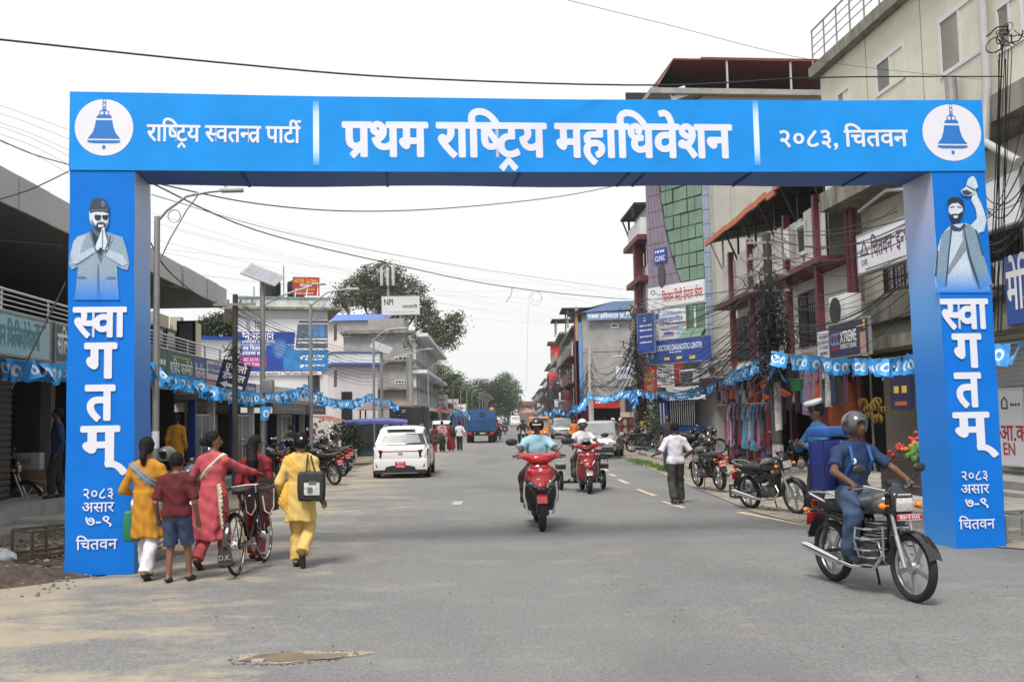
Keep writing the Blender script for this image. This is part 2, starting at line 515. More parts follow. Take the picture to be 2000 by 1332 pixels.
 l.new(nn.outputs['Color'],mpv.inputs['B']);l.new(mpv.outputs['Result'],v3.inputs['Vector'])
 cr=ramp(v3.outputs['Distance'],.001,.01,(1,1,1),(0,0,0))
 col=mixc(math_('MULTIPLY',cr,math_('MULTIPLY',ramp(noise_(.5,3),.5,.6),.35)),col,(.1,.098,.095))
 l.new(col,b.inputs['Base Color'])
 b.inputs['Roughness'].default_value=.85
 bp=n.new('ShaderNodeBump');bp.inputs['Strength'].default_value=.5;bp.inputs['Distance'].default_value=.012
 h=math_('ADD',math_('MULTIPLY',noise_(55,4,.7),.7),math_('MULTIPLY',noise_(3,6),.6))
 l.new(h,bp.inputs['Height']);l.new(bp.outputs[0],b.inputs['Normal'])
 return m
M_road=road_material()
M_soil=mat('bare_soil',(.2,.165,.12),.95,var=.35,vs=1.6,bump=.9,bs=18,grain=.6,grime=.25,gs=.8,gcol=(.09,.07,.05))
M_darksoil=mat('dug_soil',(.075,.055,.042),.95,var=.4,vs=4,bump=1,bs=20,grain=.7)
M_pave=mat('sidewalk_slab',(.3,.275,.245),.85,var=.2,vs=2.5,bump=.5,bs=40,grain=.4,grime=.4,gs=2,gcol=(.14,.115,.09))
M_conc=mat('weathered_concrete',(.3,.295,.28),.85,var=.18,vs=2,bump=.4,bs=35,grain=.3,grime=.5,gs=2.2,gcol=(.09,.085,.075))
M_yline=mat('worn_road_paint',(.55,.46,.3),.8,var=.2,vs=6,grime=.5,gs=12,gcol=(.24,.22,.19))
M_grass=mat('grass_blades',(.09,.16,.03),.7,var=.3,vs=8)
def gpt(x,y,dz=0):return(x,y,gz(x)+dz)
def gsheet(outl,dz,step=None):
 """flat outline on the tilted ground"""
 mb=MB();mb.add([gpt(x,y,dz)for x,y in outl],[tuple(range(len(outl)))]);return mb
mb=MB()
xs=[-1200,-300,-80,-30,-12,-6,0,5,12,30,80,300,1200];ys=[-60,-10,0,10,20,40,80,160,320,700,1500]
zf=lambda x:gz(max(-30,min(30,x)))
mb.sheet([[(x,y,zf(x)-.03)for x in xs]for y in ys])
struct('ground',mb,M_soil,0)
redge=[(4.35,420),(4.6,70),(4.45,40),(4.2,27),(4.15,21),(4.1,17.5),(4.4,15),(5.4,12.9),(6.6,11.9),(9,10.9),(30,8.5)]
ledge=[(-30,9.5),(-9,9.6),(-6,10.2),(-4.6,11.2),(-4.3,13),(-5.2,16),(-5.6,30),(-5.6,70),(-4.8,420)]
mb=gsheet([(30,8.5),(30,-30),(-30,-30)]+ledge+redge[:-1],.0)
struct('road',mb,M_road,0)
lm=[]
def linequad(a,b,w):
 a=Vector(a);b=Vector(b);d=(b-a).normalized();nrm=Vector((-d.y,d.x,0))*w/2
 return[gpt(*(a+nrm)[:2],.004),gpt(*(a-nrm)[:2],.004),gpt(*(b-nrm)[:2],.004),gpt(*(b+nrm)[:2],.004)]
for(a,b)in(((1244,955),(1280,968)),((1294,979),(1336,992)),((1208,936),(1226,944)),((1190,925),(1202,930)),((1178,915),(1188,920)),((1444,1000),(1592,1030))):
 mb=MB();A=gp(*a);B=gp(*b);w=.13
 k=8;vs=[]
 for i in range(k+1):
  p=A.lerp(B,i/k);d=(B-A).normalized();nn_=Vector((-d.y,d.x,0))
  for s_ in(1,-1):
   q=p+nn_*(s_*w/2*(1+rnd.uniform(-.35,.2)));vs.append(gpt(q.x,q.y,.004))
 mb.add(vs,[(2*i,2*i+1,2*i+3,2*i+2)for i in range(k)])
 struct('road_marking',mb,M_yline,0)
for(a,b)in(((890,983),(905,987)),):
 mb=MB();A=gp(893,982);mb.add([gpt(A.x-.1,A.y-.45,.004),gpt(A.x+.1,A.y-.42,.004),gpt(A.x+.1,A.y+.4,.004),gpt(A.x-.09,A.y+.38,.004)],[(0,1,2,3)])
 struct('road_marking',mb,mat('worn_white_paint',(.42,.41,.39),.8,grime=.5,gs=9,gcol=(.25,.24,.22)),0)
c=gp(572,1284)
M_mud=mat('mud_patch',(.31,.26,.19),.8,var=.25,vs=7,bump=.8,bs=30,grain=.5)
def blobsheet(cx,cy,rx,ry,dz,amp=.2,n=36,seed=1,rot=0):
 r_=random.Random(seed);ph=[r_.uniform(0,6.28)for _ in range(6)]
 pts=[]
 for i in range(n):
  a=2*PI*i/n;q=1+amp*sum(math.sin((k+2)*a+ph[k])/(k+1.3)for k in range(5))+r_.uniform(-.05,.05)*(n>50)
  x,y=rx*q*math.cos(a),ry*q*math.sin(a)
  pts.append(gpt(cx+x*math.cos(rot)-y*math.sin(rot),cy+x*math.sin(rot)+y*math.cos(rot),dz))
 m_=MB();m_.add(pts,[tuple(range(n))]);return m_
struct('pothole_rim',blobsheet(c.x+.02,c.y+.02,.37,.2,.004,.3,n=110,seed=4,rot=.12),M_mud,0)
struct('puddle',blobsheet(c.x,c.y-.0,.33,.13,.008,.3,n=90,seed=9,rot=.18),mat('muddy_water',(.14,.105,.07),.3,var=.25,vs=9),0)
def stone(mb,x,y,s_,r_,z=0):
 bm=bmesh.new();bmesh.ops.create_icosphere(bm,subdivisions=1,radius=1)
 vs=[]
 for v in bm.verts:vs.append((x+v.co.x*s_*r_.uniform(.7,1.2),y+v.co.y*s_*r_.uniform(.7,1.2),gz(x)+z+(v.co.z*.55+.35)*s_*r_.uniform(.7,1.1)))
 bm.verts.index_update();fs=[[q.index for q in f.verts]for f in bm.faces];bm.free()
 mb.add(vs,fs)
M_stone=mat('grey_stone',(.3,.275,.24),.9,var=.3,vs=5,grain=.4)
M_stoned=mat('dark_stone',(.1,.09,.08),.9,var=.3,vs=5)
r5=random.Random(5)
mb=MB()
for _ in range(150):
 a=r5.uniform(0,6.28);k=r5.uniform(.8,1.3);stone(mb,c.x+.36*k*math.cos(a),c.y+.17*k*math.sin(a)+.05*math.cos(a),r5.uniform(.004,.012),r5)
tag(mb.build('rim_rubble',M_stoned,smooth=0),'crumbs of broken asphalt round the muddy puddle in the near road','rubble',kind='stuff')
mb=MB();q=gp(504,1294);mb.rbox((q.x,q.y,.018),(.085,.05,.035),.006,M=None)
tag(mb.build('stone_chip',M_stone),'pale squared stone chip at the left end of the puddle','stone')
mb=MB()
for _ in range(420):
 x,y=r5.uniform(-6,9),4.5+14*r5.random()**1.6;stone(mb,x,y,r5.uniform(.004,.011),r5)
tag(mb.build('loose_grit',M_stoned,smooth=0),'specks of loose grit scattered over the grey road','grit',kind='stuff')
mb=MB()
vedge=[(5.5,420),(5.75,70),(5.6,40),(5.45,27),(5.6,20),(6.0,16),(7.4,14.2),(9.5,12.6),(30,12.4)]
mb.add([gpt(x,y,.012)for x,y in redge]+[gpt(x,y,.012)for x,y in vedge[::-1]],[tuple(range(len(redge)+len(vedge)))])
o=struct('verge',mb,mat('verge_soil',(.27,.235,.19),.95,var=.35,vs=1.8,bump=1,bs=22,grain=.6,grime=.35,gs=2.5,gcol=(.13,.11,.09)),0)
SWZ=.13
mb=MB()
sw=[(5.5,300),(5.75,70),(5.6,40),(5.45,27),(5.6,20),(6.1,16.4),(7.4,14.6),(9.5,13)]
top=[gpt(x,y,SWZ-.02)for x,y in sw]+[gpt(14,13,SWZ-.02),gpt(14,300,SWZ-.02)]
bot=[(p[0],p[1],p[2]-.25)for p in top];k=len(top)
mb.add(top+bot,[tuple(range(k))]+[(i,(i+1)%k,(i+1)%k+k,i+k)for i in range(k)])
bed=struct('sidewalk',mb,M_conc,0)
slab_meshes=[]
for v_ in range(5):
 m_=MB();a=random.Random(v_)
 m_.rbox((0,0,0),(.93,.93,.05),.012)
 for i,p in enumerate(m_.v):m_.v[i]=(p[0],p[1],p[2]+(a.uniform(-.004,.004)))
 slab_meshes.append(m_.build('paving_slab',M_pave if v_%2 else mat('sidewalk_slab_pale',(.37,.345,.31),.85,var=.2,vs=2.5,bump=.5,bs=40,grain=.4,grime=.3,gs=2,gcol=(.2,.17,.13)),mesh_only=True))
cnt=0
for iy in range(30):
 for ix in range(7):
  x=6.1+ix*.98;y=16.2+iy*.98
  if x<np.interp(y,[13,14.6,16.4,20,27,40,70],[9.5,7.4,6.1,5.6,5.45,5.6,5.75])+.5 or(x>9.3):continue
  if rnd.random()<.06:continue
  o=link('paving_slab',rnd.choice(slab_meshes),bed);cnt+=1
  o.location=(x+rnd.uniform(-.02,.02),y+rnd.uniform(-.02,.02),gz(x)+SWZ+rnd.uniform(-.012,.008))
  o.rotation_euler=(rnd.uniform(-.012,.012),rnd.uniform(-.012,.012),rnd.uniform(-.02,.02))
for iy in range(34):
 y=16.5+iy*1.02
 if rnd.random()<.12:continue
 x=float(np.interp(y,[14.6,16.4,20,27,40,70],[7.4,6.1,5.6,5.45,5.6,5.75]))-.06
 m_=MB();m_.rbox((0,0,0),(.16,.96,.2),.03)
 m_.v=[(p[0]+rnd.uniform(-.01,.01),p[1],p[2]+rnd.uniform(-.012,.008))for p in m_.v]
 o=m_.build('kerb_stone',M_conc,bed);o.location=(x,y,gz(x)+.05);o.rotation_euler=(0,rnd.uniform(-.08,.08),rnd.uniform(-.03,.03)-(.16 if y<20 else -.02))
def grass_patch(pts,n,label,seed,hh=.12):
 r_=random.Random(seed);mb=MB()
 for _ in range(n):
  cx,cy,sp_=r_.choice(pts);x=cx+r_.gauss(0,sp_*.6)+.15*math.sin(cy);y=cy+r_.gauss(0,sp_*6);x+=(y-cy)*-.02+.12*math.sin(y*3)
  a=r_.uniform(0,6.28);h_=hh*r_.uniform(.4,1.2);w=.006;lx,ly=math.cos(a)*h_*.5,math.sin(a)*h_*.5;z=gz(x)+.01
  mb.add([(x-w,y,z),(x+w,y,z),(x+lx*.4+w*.6,y+ly*.4,z+h_*.6),(x+lx,y+ly,z+h_)],[(0,1,2,3)])
 return tag(mb.build('grass_tuft',M_grass,smooth=0),label,'grass',kind='stuff')
g1,g2,g3=gp(1262,905),gp(1300,918),gp(1195,893)
grass_patch([(g1.x,g1.y,.22),(g2.x,g2.y,.16)],1800,'long patch of green grass on the soil beside the right kerb',3)
grass_patch([(g3.x,g3.y,.2)],500,'small grass patch beside the silver car',4)
mb=MB()
for _ in range(900):
 y=13+30*r5.random()**1.5;x=r5.uniform(float(np.interp(y,[12.9,15,17.5,27,40],[5.6,4.5,4.2,4.3,4.5])),float(np.interp(y,[14.2,16,20,27,40],[7.4,6.0,5.5,5.4,5.5])))
 stone(mb,x,y,r5.uniform(.008,.035),r5,.01)
tag(mb.build('verge_pebbles',M_stone,smooth=0),'pebbles and rubble strewn along the right-hand verge','rubble',kind='stuff')
mb=MB()
r8=random.Random(8)
def soil_z(x,y):
 h=.0
 h+=.35*math.exp(-((x+6.2)**2/1.2+(y-10.6)**2/.5))+.25*math.exp(-((x+8.2)**2/3+(y-11.3)**2/.9))
 n_=mnoise.fractal(Vector((x*1.7,y*1.7,0)),.8,2.1,5)*.09
 edge=min(1,max(0,(y-(9.75 if x<-6 else 9.75+(x+6)*.9))/.5))*min(1,max(0,(-4.5-x)/.5))
 return(h+n_*1.1)*edge-.02*(1-edge)-.02
rows=[]
for j in range(70):
 y=9.4+j*.06;rows.append([(x,y,gz(x)+.012+soil_z(x,y))for x in[-12+i*.09 for i in range(86)]])
mb.sheet(rows)
struct('dug_soil',mb,M_darksoil,60)
mb=MB()
for _ in range(700):
 x,y=r8.uniform(-9,-4.7),r8.gauss(13.8,1.0);s_=r8.uniform(.015,.06);stone(mb,x,y,s_,r8,.03)
for _ in range(400):
 x,y=r8.uniform(-8,-4.6),r8.uniform(9.9,12);stone(mb,x,y,r8.uniform(.008,.03),r8,max(0,soil_z(x,y)))
tag(mb.build('rubble_heap',mat('rubble_brown',(.2,.165,.13),.9,var=.4,vs=5,grain=.4),smooth=0),'brown rubble and broken bits strewn in front of the dark left shops','rubble',kind='stuff')
# ============================================================ THE WELCOME ARCH
M_blue=mat('arch_blue_vinyl',(.004,.165,.64),.5,spec=.15,var=.1,vs=.9,grime=.12,gs=2.5,gcol=(.03,.16,.42),bump=1,bs=1.7,fold=.8)
M_blueb=mat('arch_beam_vinyl',(.012,.27,.77),.5,spec=.15,var=.09,vs=.9,grime=.1,gs=2.5,gcol=(.04,.22,.55),bump=1,bs=1.7,fold=.8)
M_prt=mat('print_white',(.7,.72,.82),.5,var=.03)
def side_print():
 m=bpy.data.materials.new('arch_side_print');m.use_nodes=True;n=m.node_tree.nodes;l=m.node_tree.links;b=n['Principled BSDF']
 tc=n.new('ShaderNodeTexCoord');sp=n.new('ShaderNodeSeparateXYZ');l.new(tc.outputs['Object'],sp.inputs[0])
 r_=n.new('ShaderNodeValToRGB');mr=n.new('ShaderNodeMapRange');mr.inputs[1].default_value=0;mr.inputs[2].default_value=4.66
 l.new(sp.outputs[2],mr.inputs[0]);l.new(mr.outputs[0],r_.inputs[0])
 e=r_.color_ramp.elements;e[0].position=0.0;e[0].color=(.05,.28,.72,1);e[1].position=1;e[1].color=(.52,.54,.66,1)
 for p,c_ in((.1,(.015,.22,.72)),(.45,(.008,.2,.72)),(.66,(.11,.36,.8)),(.85,(.36,.46,.78))):
  q=e.new(p);q.color=(*c_,1)
 l.new(r_.outputs[0],b.inputs['Base Color']);b.inputs['Roughness'].default_value=.45;return m
M_side=side_print()
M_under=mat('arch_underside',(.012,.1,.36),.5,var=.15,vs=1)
AO=Vector((-5.0523,11.2204,0));AANG=.1139;AW,ACW,AD,AZB,AZT=11.1908,.719,.74,4.664,5.5846
arch=thing('welcome_arch','large blue welcome arch with white Devanagari lettering spanning the whole road','arch',AO,AANG)
def beam_dz(x):return .0796*(x/AW-.5)
def column(x0,zb,side_in,dxb0=0,dxb1=0):
 """dxb: how far the foot's left / right edge stands off the plumb line"""
 mb=MB();nz_=14
 def ring(z):
  t=1-z/AZB
  w=.004*math.sin(z*5+x0)
  xa,xb=x0+dxb0*t+w,x0+ACW+dxb1*t+w
  return[(xa,0+.004*math.sin(z*3.1),z),(xb,.004*math.sin(z*2.7+1),z),(xb,AD,z),(xa,AD,z)]
 rg=[ring(zb+(AZB+beam_dz(x0)-.003-zb)*i/nz_)for i in range(nz_+1)]
 for i in range(nz_):
  for j in range(4):
   a,b,c_,d=rg[i][j],rg[i][(j+1)%4],rg[i+1][(j+1)%4],rg[i+1][j]
   mb.cur=1 if(side_in=='R' and j==1)or(side_in=='L' and j==3)else 0
   mb.add([a,b,c_,d],[(0,1,2,3)])
 mb.cur=0;mb.add(rg[0],[(3,2,1,0)]);mb.add(rg[-1],[(0,1,2,3)])
 return mb.build('column',[M_blue,M_side],arch,smooth=0)
colL=column(0,.03,'R',-.0,.03)
colR=column(AW-ACW,-.1,'L',.06,.0)
mb=MB();nx=24
for i in range(nx):
 xa,xb=AW*i/nx-(.01 if i==0 else 0),AW*(i+1)/nx+(.01 if i==nx-1 else 0)
 def R_(x):
  s_=beam_dz(x)-.012*math.sin(x/AW*PI)*1.6;w=.012*math.sin(x*1.9)
  return[(x,-.01,AZB+s_),(x,-.01,AZT+s_-(.018*math.sin(x/AW*PI))+w*.2),(x,AD+.01,AZT+s_),(x,AD+.01,AZB+s_+w)]
 a,b=R_(xa),R_(xb)
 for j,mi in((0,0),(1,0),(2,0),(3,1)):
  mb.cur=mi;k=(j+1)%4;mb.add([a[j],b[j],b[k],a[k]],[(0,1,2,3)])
 mb.cur=0
 if i==0:mb.add(a,[(0,1,2,3)])
 if i==nx-1:mb.add(b,[(3,2,1,0)])
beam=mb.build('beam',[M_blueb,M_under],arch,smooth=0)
for x in(1.9,3.6,5.2,6.55,6.75,8.1,9.6):
 mb=MB();mb.bb((x,.03,AZB+beam_dz(x)-.035),(x+.03,AD-.03,AZB+beam_dz(x)-.014))
 mb.build('frame_rail',mat('seam_dark',(.008,.06,.22),.6),beam)
def face(px,py):
 d=ray(px,py);o=CPOS-AO;c_,s_=math.cos(AANG),math.sin(AANG)
 nrm=Vector((-s_,c_,0));t=-(o.dot(nrm))/d.dot(nrm);p=o+d*t
 return(p.x*c_+p.y*s_,p.z)
YF=-.0135
def ptext(body,xa,xb,ybase,ytop,bold,parent=beam,nrmh=.622,yo=YF):
 """lettering between pixel columns xa..xb with baseline ybase and headline top ytop"""
 a=face(xa,ybase);b=face(xb,ybase);c_=face((xa+xb)/2,ytop);zb=(a[1]+b[1])/2
 return text(body,M_prt,parent,x=a[0],y=yo,z=zb,h=(c_[1]-zb)/nrmh,w=b[0]-a[0],bold=bold,align='L')
def ptext_tilt(body,xa,xb,yb0,yb1,hpx,bold,nrmh=.622):
 a=face(xa,yb0);b=face(xb,yb1);c_=face(xa,yb0-hpx)
 ang=math.atan2(b[1]-a[1],b[0]-a[0])
 M=Matrix.Translation((a[0],YF,a[1]))@Matrix.Rotation(-ang,4,'Y')
 return text(body,M_prt,beam,h=(c_[1]-a[1])/nrmh,w=math.hypot(b[0]-a[0],b[1]-a[1]),bold=bold,align='L',M=M)
ptext_tilt('राष्ट्रिय स्वतन्त्र पार्टी',288,586,276,280,31,.02)
ptext_tilt('प्रथम राष्ट्रिय महाधिवेशन',672,1427,305,308,64,.038)
ptext_tilt('२०८३, चितवन',1520,1772,288,286,31,.02)
def fade_mat():
 m=bpy.data.materials.new('fading_bar_print');m.use_nodes=True;n=m.node_tree.nodes;l=m.node_tree.links;b=n['Principled BSDF']
 tc=n.new('ShaderNodeTexCoord');sp=n.new('ShaderNodeSeparateXYZ');l.new(tc.outputs['Generated'],sp.inputs[0])
 r_=n.new('ShaderNodeValToRGB');l.new(sp.outputs[2],r_.inputs[0]);e=r_.color_ramp.elements
 e[0].position=0;e[0].color=(.006,.27,.84,1);e[1].position=1;e[1].color=(.006,.27,.84,1)
 for p,c_ in((.22,(.5,.72,.88)),(.5,(.74,.84,.9)),(.8,(.5,.72,.88))):q=e.new(p);q.color=(*c_,1)
 l.new(r_.outputs[0],b.inputs['Base Color']);return m
M_fade=fade_mat()
for xa,xb in((612,624),(1474,1487)):
 a=face(xa,325);b=face(xb+(3 if xa>1000 else 0),197)
 mb=MB();mb.bb((a[0],YF+.002,a[1]),(a[0]+.07,YF,b[1]));mb.build('divider_bar',M_fade,beam,0)
M_disc=mat('print_disc',(.72,.72,.8),.5,var=.02)
M_bell=mat('print_bell_blue',(.012,.17,.55),.5,var=.03)
def disc2(mb,cx,cz,rx,rz_,y,n=40):
 mb.add([(cx+rx*math.cos(2*PI*i/n),y,cz+rz_*math.sin(2*PI*i/n))for i in range(n)],[tuple(range(n))])
def poly(mb,pts,y):mb.add([(p[0],y,p[1])for p in pts],[tuple(range(len(pts)))])
def emblem(cx,cy):
 c_=face(cx,cy);r1=face(cx+57,cy)[0]-c_[0];r2=face(cx,cy-55)[1]-c_[1]
 mb=MB();disc2(mb,c_[0],c_[1],r1,r2,YF);s_=r2/55
 mb.cur=1
 L=lambda pts,y=YF-.002:poly(mb,[(c_[0]+x*s_,c_[1]-y_*s_)for x,y_ in pts],y)
 L([(-15,-14),(15,-14),(17,-2),(21,10),(30,22),(-30,22),(-21,10),(-17,-2)])
 L([(-14,-21),(-10,-25),(10,-25),(14,-21),(14,-18),(-14,-18)])
 L([(-30,25),(30,25),(30,29),(20,31),(-20,31),(-30,29)])
 L([(-3,35),(3,35),(3,41),(0,43),(-3,41)])
 for(xx,yy)in((0,-52),(0,-44),(0,-36)):
  v,f=_stroke([(xx+3*math.cos(t),yy+4.5*math.sin(t))for t in[i*PI/4 for i in range(9)]],1.4)
  mb.add([(c_[0]+p[0]*s_,YF-.003,c_[1]-p[1]*s_)for p in v],f)
 v,f=_stroke([(-8,-25),(-8,-31),(-3,-33),(3,-33),(8,-31),(8,-25)],1.8)
 mb.add([(c_[0]+p[0]*s_,YF-.003,c_[1]-p[1]*s_)for p in v],f)
 L([(-1.5,-37),(1.5,-37),(1.5,-25),(-1.5,-25)],YF-.0035)
 mb.build('bell_emblem',[M_disc,M_bell],beam,0)
emblem(204,250);emblem(1858,260)
def coltext(col,rows):
 for body,xa,xb,yb,yt,bold in rows:
  ptext(body,xa,xb,yb,yt,bold,parent=col,yo=-.012)
coltext(colL,[('स्वा',145,244,657,602,.036),('ग',168,224,737,672,.036),('त',169,221,819,754,.036),('म्',161,229,898,834,.036),('२०८३',161,224,973,954,.008),('असार',160,223,999,981,.008),('७-९',166,219,1026,1008,.012),('चितवन',149,229,1072,1053,.01)])
coltext(colR,[('स्वा',1840,1928,641,586,.036),('ग',1864,1914,716,654,.036),('त',1868,1914,793,730,.036),('म्',1866,1929,866,807,.036),('२०८३',1876,1930,937,920,.008),('असार',1876,1931,963,946,.008),('७-९',1884,1930,990,973,.012),('चितवन',1873,1942,1032,1014,.01)])
def portrait(col,polys,cmap,name='printed_portrait',fade=None):
 mats_=list(cmap);mb=MB()
 for k,(ci,pts)in enumerate(polys):
  mb.cur=ci
  bm=bmesh.new();vv=[bm.verts.new((*face(*p),0))for p in pts];f=bm.faces.new(vv)
  bmesh.ops.triangulate(bm,faces=[f]);bm.verts.index_update()
  mb.add([(v.co.x,-.012-.0007*k,v.co.y)for v in bm.verts],[[v.index for v in q.verts]for q in bm.faces]);bm.free()
 return mb.build(name,mats_,col,0)
def pm(name,top,zlo,zhi):
 """print tone that runs out into the blue at the bottom of the figure"""
 m=bpy.data.materials.new(name);m.use_nodes=True;n=m.node_tree.nodes;l=m.node_tree.links;b=n['Principled BSDF']
 tc=n.new('ShaderNodeTexCoord');sp=n.new('ShaderNodeSeparateXYZ');l.new(tc.outputs['Object'],sp.inputs[0])
 mr=n.new('ShaderNodeMapRange');mr.inputs[1].default_value=zlo;mr.inputs[2].default_value=zhi;l.new(sp.outputs[2],mr.inputs[0])
 nz=n.new('ShaderNodeTexNoise');nz.inputs['Scale'].default_value=55;nz.inputs['Detail'].default_value=4;l.new(tc.outputs['Object'],nz.inputs[0])
 r_=n.new('ShaderNodeValToRGB');r_.color_ramp.elements[0].position=.35;r_.color_ramp.elements[1].position=.65
 r_.color_ramp.elements[0].color=(*[v*.86 for v in top],1);r_.color_ramp.elements[1].color=(*[min(1,v*1.1)for v in top],1);l.new(nz.outputs['Fac'],r_.inputs[0])
 x=n.new('ShaderNodeMix');x.data_type='RGBA';x.inputs['A'].default_value=(.01,.215,.74,1);l.new(mr.outputs[0],x.inputs['Factor']);l.new(r_.outputs[0],x.inputs['B'])
 l.new(x.outputs['Result'],b.inputs['Base Color']);b.inputs['Roughness'].default_value=.5;return m
zl=face(195,585)[1];zh=face(195,530)[1]
PA=[pm('print_coat',(.26,.36,.47),zl,zh),pm('print_coat_shade',(.1,.16,.24),zl,zh),pm('print_skin',(.62,.7,.8),zl,zl+.1),pm('print_ink',(.012,.02,.04),zl,zl+.1),pm('print_light',(.42,.53,.64),zl,zh),pm('print_cap',(.035,.05,.08),zl,zl+.1)]
portrait(colL,[(0,[(152,462),(176,454),(210,454),(240,464),(247,486),(253,514),(250,528),(240,526),(229,520),(230,545),(234,586),(146,586),(151,545),(153,521),(141,527),(135,518),(138,494),(144,472)]),(4,[(152,464),(170,458),(160,480),(156,500),(143,508),(138,500),(144,474)]),(1,[(156,505),(182,484),(187,495),(160,515),(146,520)]),(1,[(206,500),(212,490),(232,508),(246,520),(236,520)]),(4,[(150,500),(184,482),(188,492),(150,516),(139,514)]),(4,[(212,488),(240,498),(250,516),(240,520),(207,500)]),(1,[(177,455),(187,449),(206,451),(212,460),(206,478),(198,515),(191,500),(184,478)]),(0,[(166,458),(177,453),(182,466),(188,486),(180,482)]),(0,[(212,460),(220,459),(221,470),(209,484)]),(3,[(180,450),(190,462),(201,464),(206,452),(209,470),(197,500),(191,492),(184,472)]),(1,[(191.5,516),(193,516),(196,586),(189,586)]),(1,[(152,540),(168,541),(168,543.5),(152,543)]),(1,[(208,542),(226,541),(226,544),(208,544)]),(2,[(175,414),(180,408),(212,410),(214,426),(212,440),(205,452),(196,456),(187,451),(180,440),(176,430)]),(1,[(178,428),(183,434),(187,441),(193,434),(204,434),(209,438),(213,430),(211,444),(204,454),(196,458),(187,453),(181,443)]),(3,[(183,440),(188,444),(192,437),(204,437),(208,442),(204,452),(196,456),(188,451)]),(2,[(192,440),(204,440),(203,443),(198,445),(193,444)]),(4,[(194,428),(198,426),(200,434),(194,435)]),(3,[(186,420.5),(198,421),(199,424),(197,431),(190,432),(186,428)]),(3,[(201,421.5),(213.5,420.5),(213,428),(209,431.5),(203,430),(200.5,425)]),(5,[(176.5,417),(176,408),(179,395),(186,389),(197,387.5),(207,391),(212,401),(213.5,418),(204,414.5),(188,414)]),(1,[(198,396),(203,393),(207,400),(203,406),(199,403)]),(1,[(177,411),(212,410),(213,412),(177,413)]),(2,[(187,485),(192,470),(197,458),(201,446),(205,444),(207,458),(212,476),(212,488),(205,490),(198,484),(192,491)]),(1,[(201,450),(203,450),(202.5,486),(200.5,486)]),(1,[(176,455),(178,454),(184,470),(190,490),(188,492),(181,472)]),(1,[(216,459),(218,459),(212,482),(206,494),(206,488)]),],PA)
zl2=face(1880,572)[1];zh2=face(1880,525)[1]
PB=[pm('print_vest',(.2,.3,.4),zl2,zh2),pm('print_vest_line',(.03,.06,.1),zl2,zl2+.15),pm('print_pale',(.52,.62,.74),zl2,zh2),PA[3],pm('print_skin_b',(.6,.68,.78),zl2,zl2+.1)]
portrait(colR,[(2,[(1846,450),(1856,440),(1885,436),(1898,445),(1912,455),(1921,452),(1926,430),(1918,405),(1906,384),(1898,380),(1896,392),(1905,410),(1907,428),(1895,440),(1902,470),(1925,520),(1934,572),(1826,572),(1824,530),(1832,480),(1838,460)]),(4,[(1897,372),(1903,368),(1908,384),(1916,400),(1923,420),(1912,424),(1905,410),(1898,394)]),(0,[(1838,458),(1852,448),(1860,444),(1856,470),(1850,510),(1846,560),(1832,562),(1826,545),(1832,500)]),(0,[(1880,440),(1892,438),(1904,450),(1914,480),(1926,520),(1937,556),(1912,566),(1900,545),(1886,490),(1878,462)]),(1,[(1856,446),(1859,446),(1853,500),(1848,560),(1845,560),(1850,500)]),(1,[(1880,446),(1882,446),(1894,500),(1914,562),(1911,566),(1890,504)]),(1,[(1829,490),(1832,490),(1828,540),(1824,540)]),(1,[(1903,448),(1906,450),(1920,500),(1917,500)]),(1,[(1856,436),(1866,444),(1874,446),(1882,436),(1886,442),(1874,452),(1862,452),(1854,444)]),(4,[(1852,400),(1858,394),(1874,394),(1879,402),(1879,418),(1874,430),(1864,436),(1856,430),(1851,416)]),(3,[(1851,414),(1856,420),(1862,418),(1870,419),(1879,413),(1879,422),(1872,434),(1864,437),(1856,432)]),(4,[(1860,422),(1870,422),(1868,427),(1862,427)]),(3,[(1849,402),(1850,391),(1858,386),(1870,386),(1879,392),(1882,404),(1880,412),(1877,404),(1870,397),(1858,398),(1852,403)]),(3,[(1854,405),(1862,404),(1862,406),(1854,407)]),(3,[(1868,404),(1876,405),(1876,407),(1868,406)]),(2,[(1889,350),(1897,346),(1902,352),(1904,366),(1902,378),(1892,384),(1880,383),(1874,374),(1884,366)]),(1,[(1876,374),(1886,372),(1898,378),(1890,383),(1880,382)]),(1,[(1884,364),(1886,363),(1903,372),(1902,375)]),(4,[(1893,347),(1899,345),(1904,352),(1908,366),(1904,370),(1898,360),(1894,356)]),],PB)
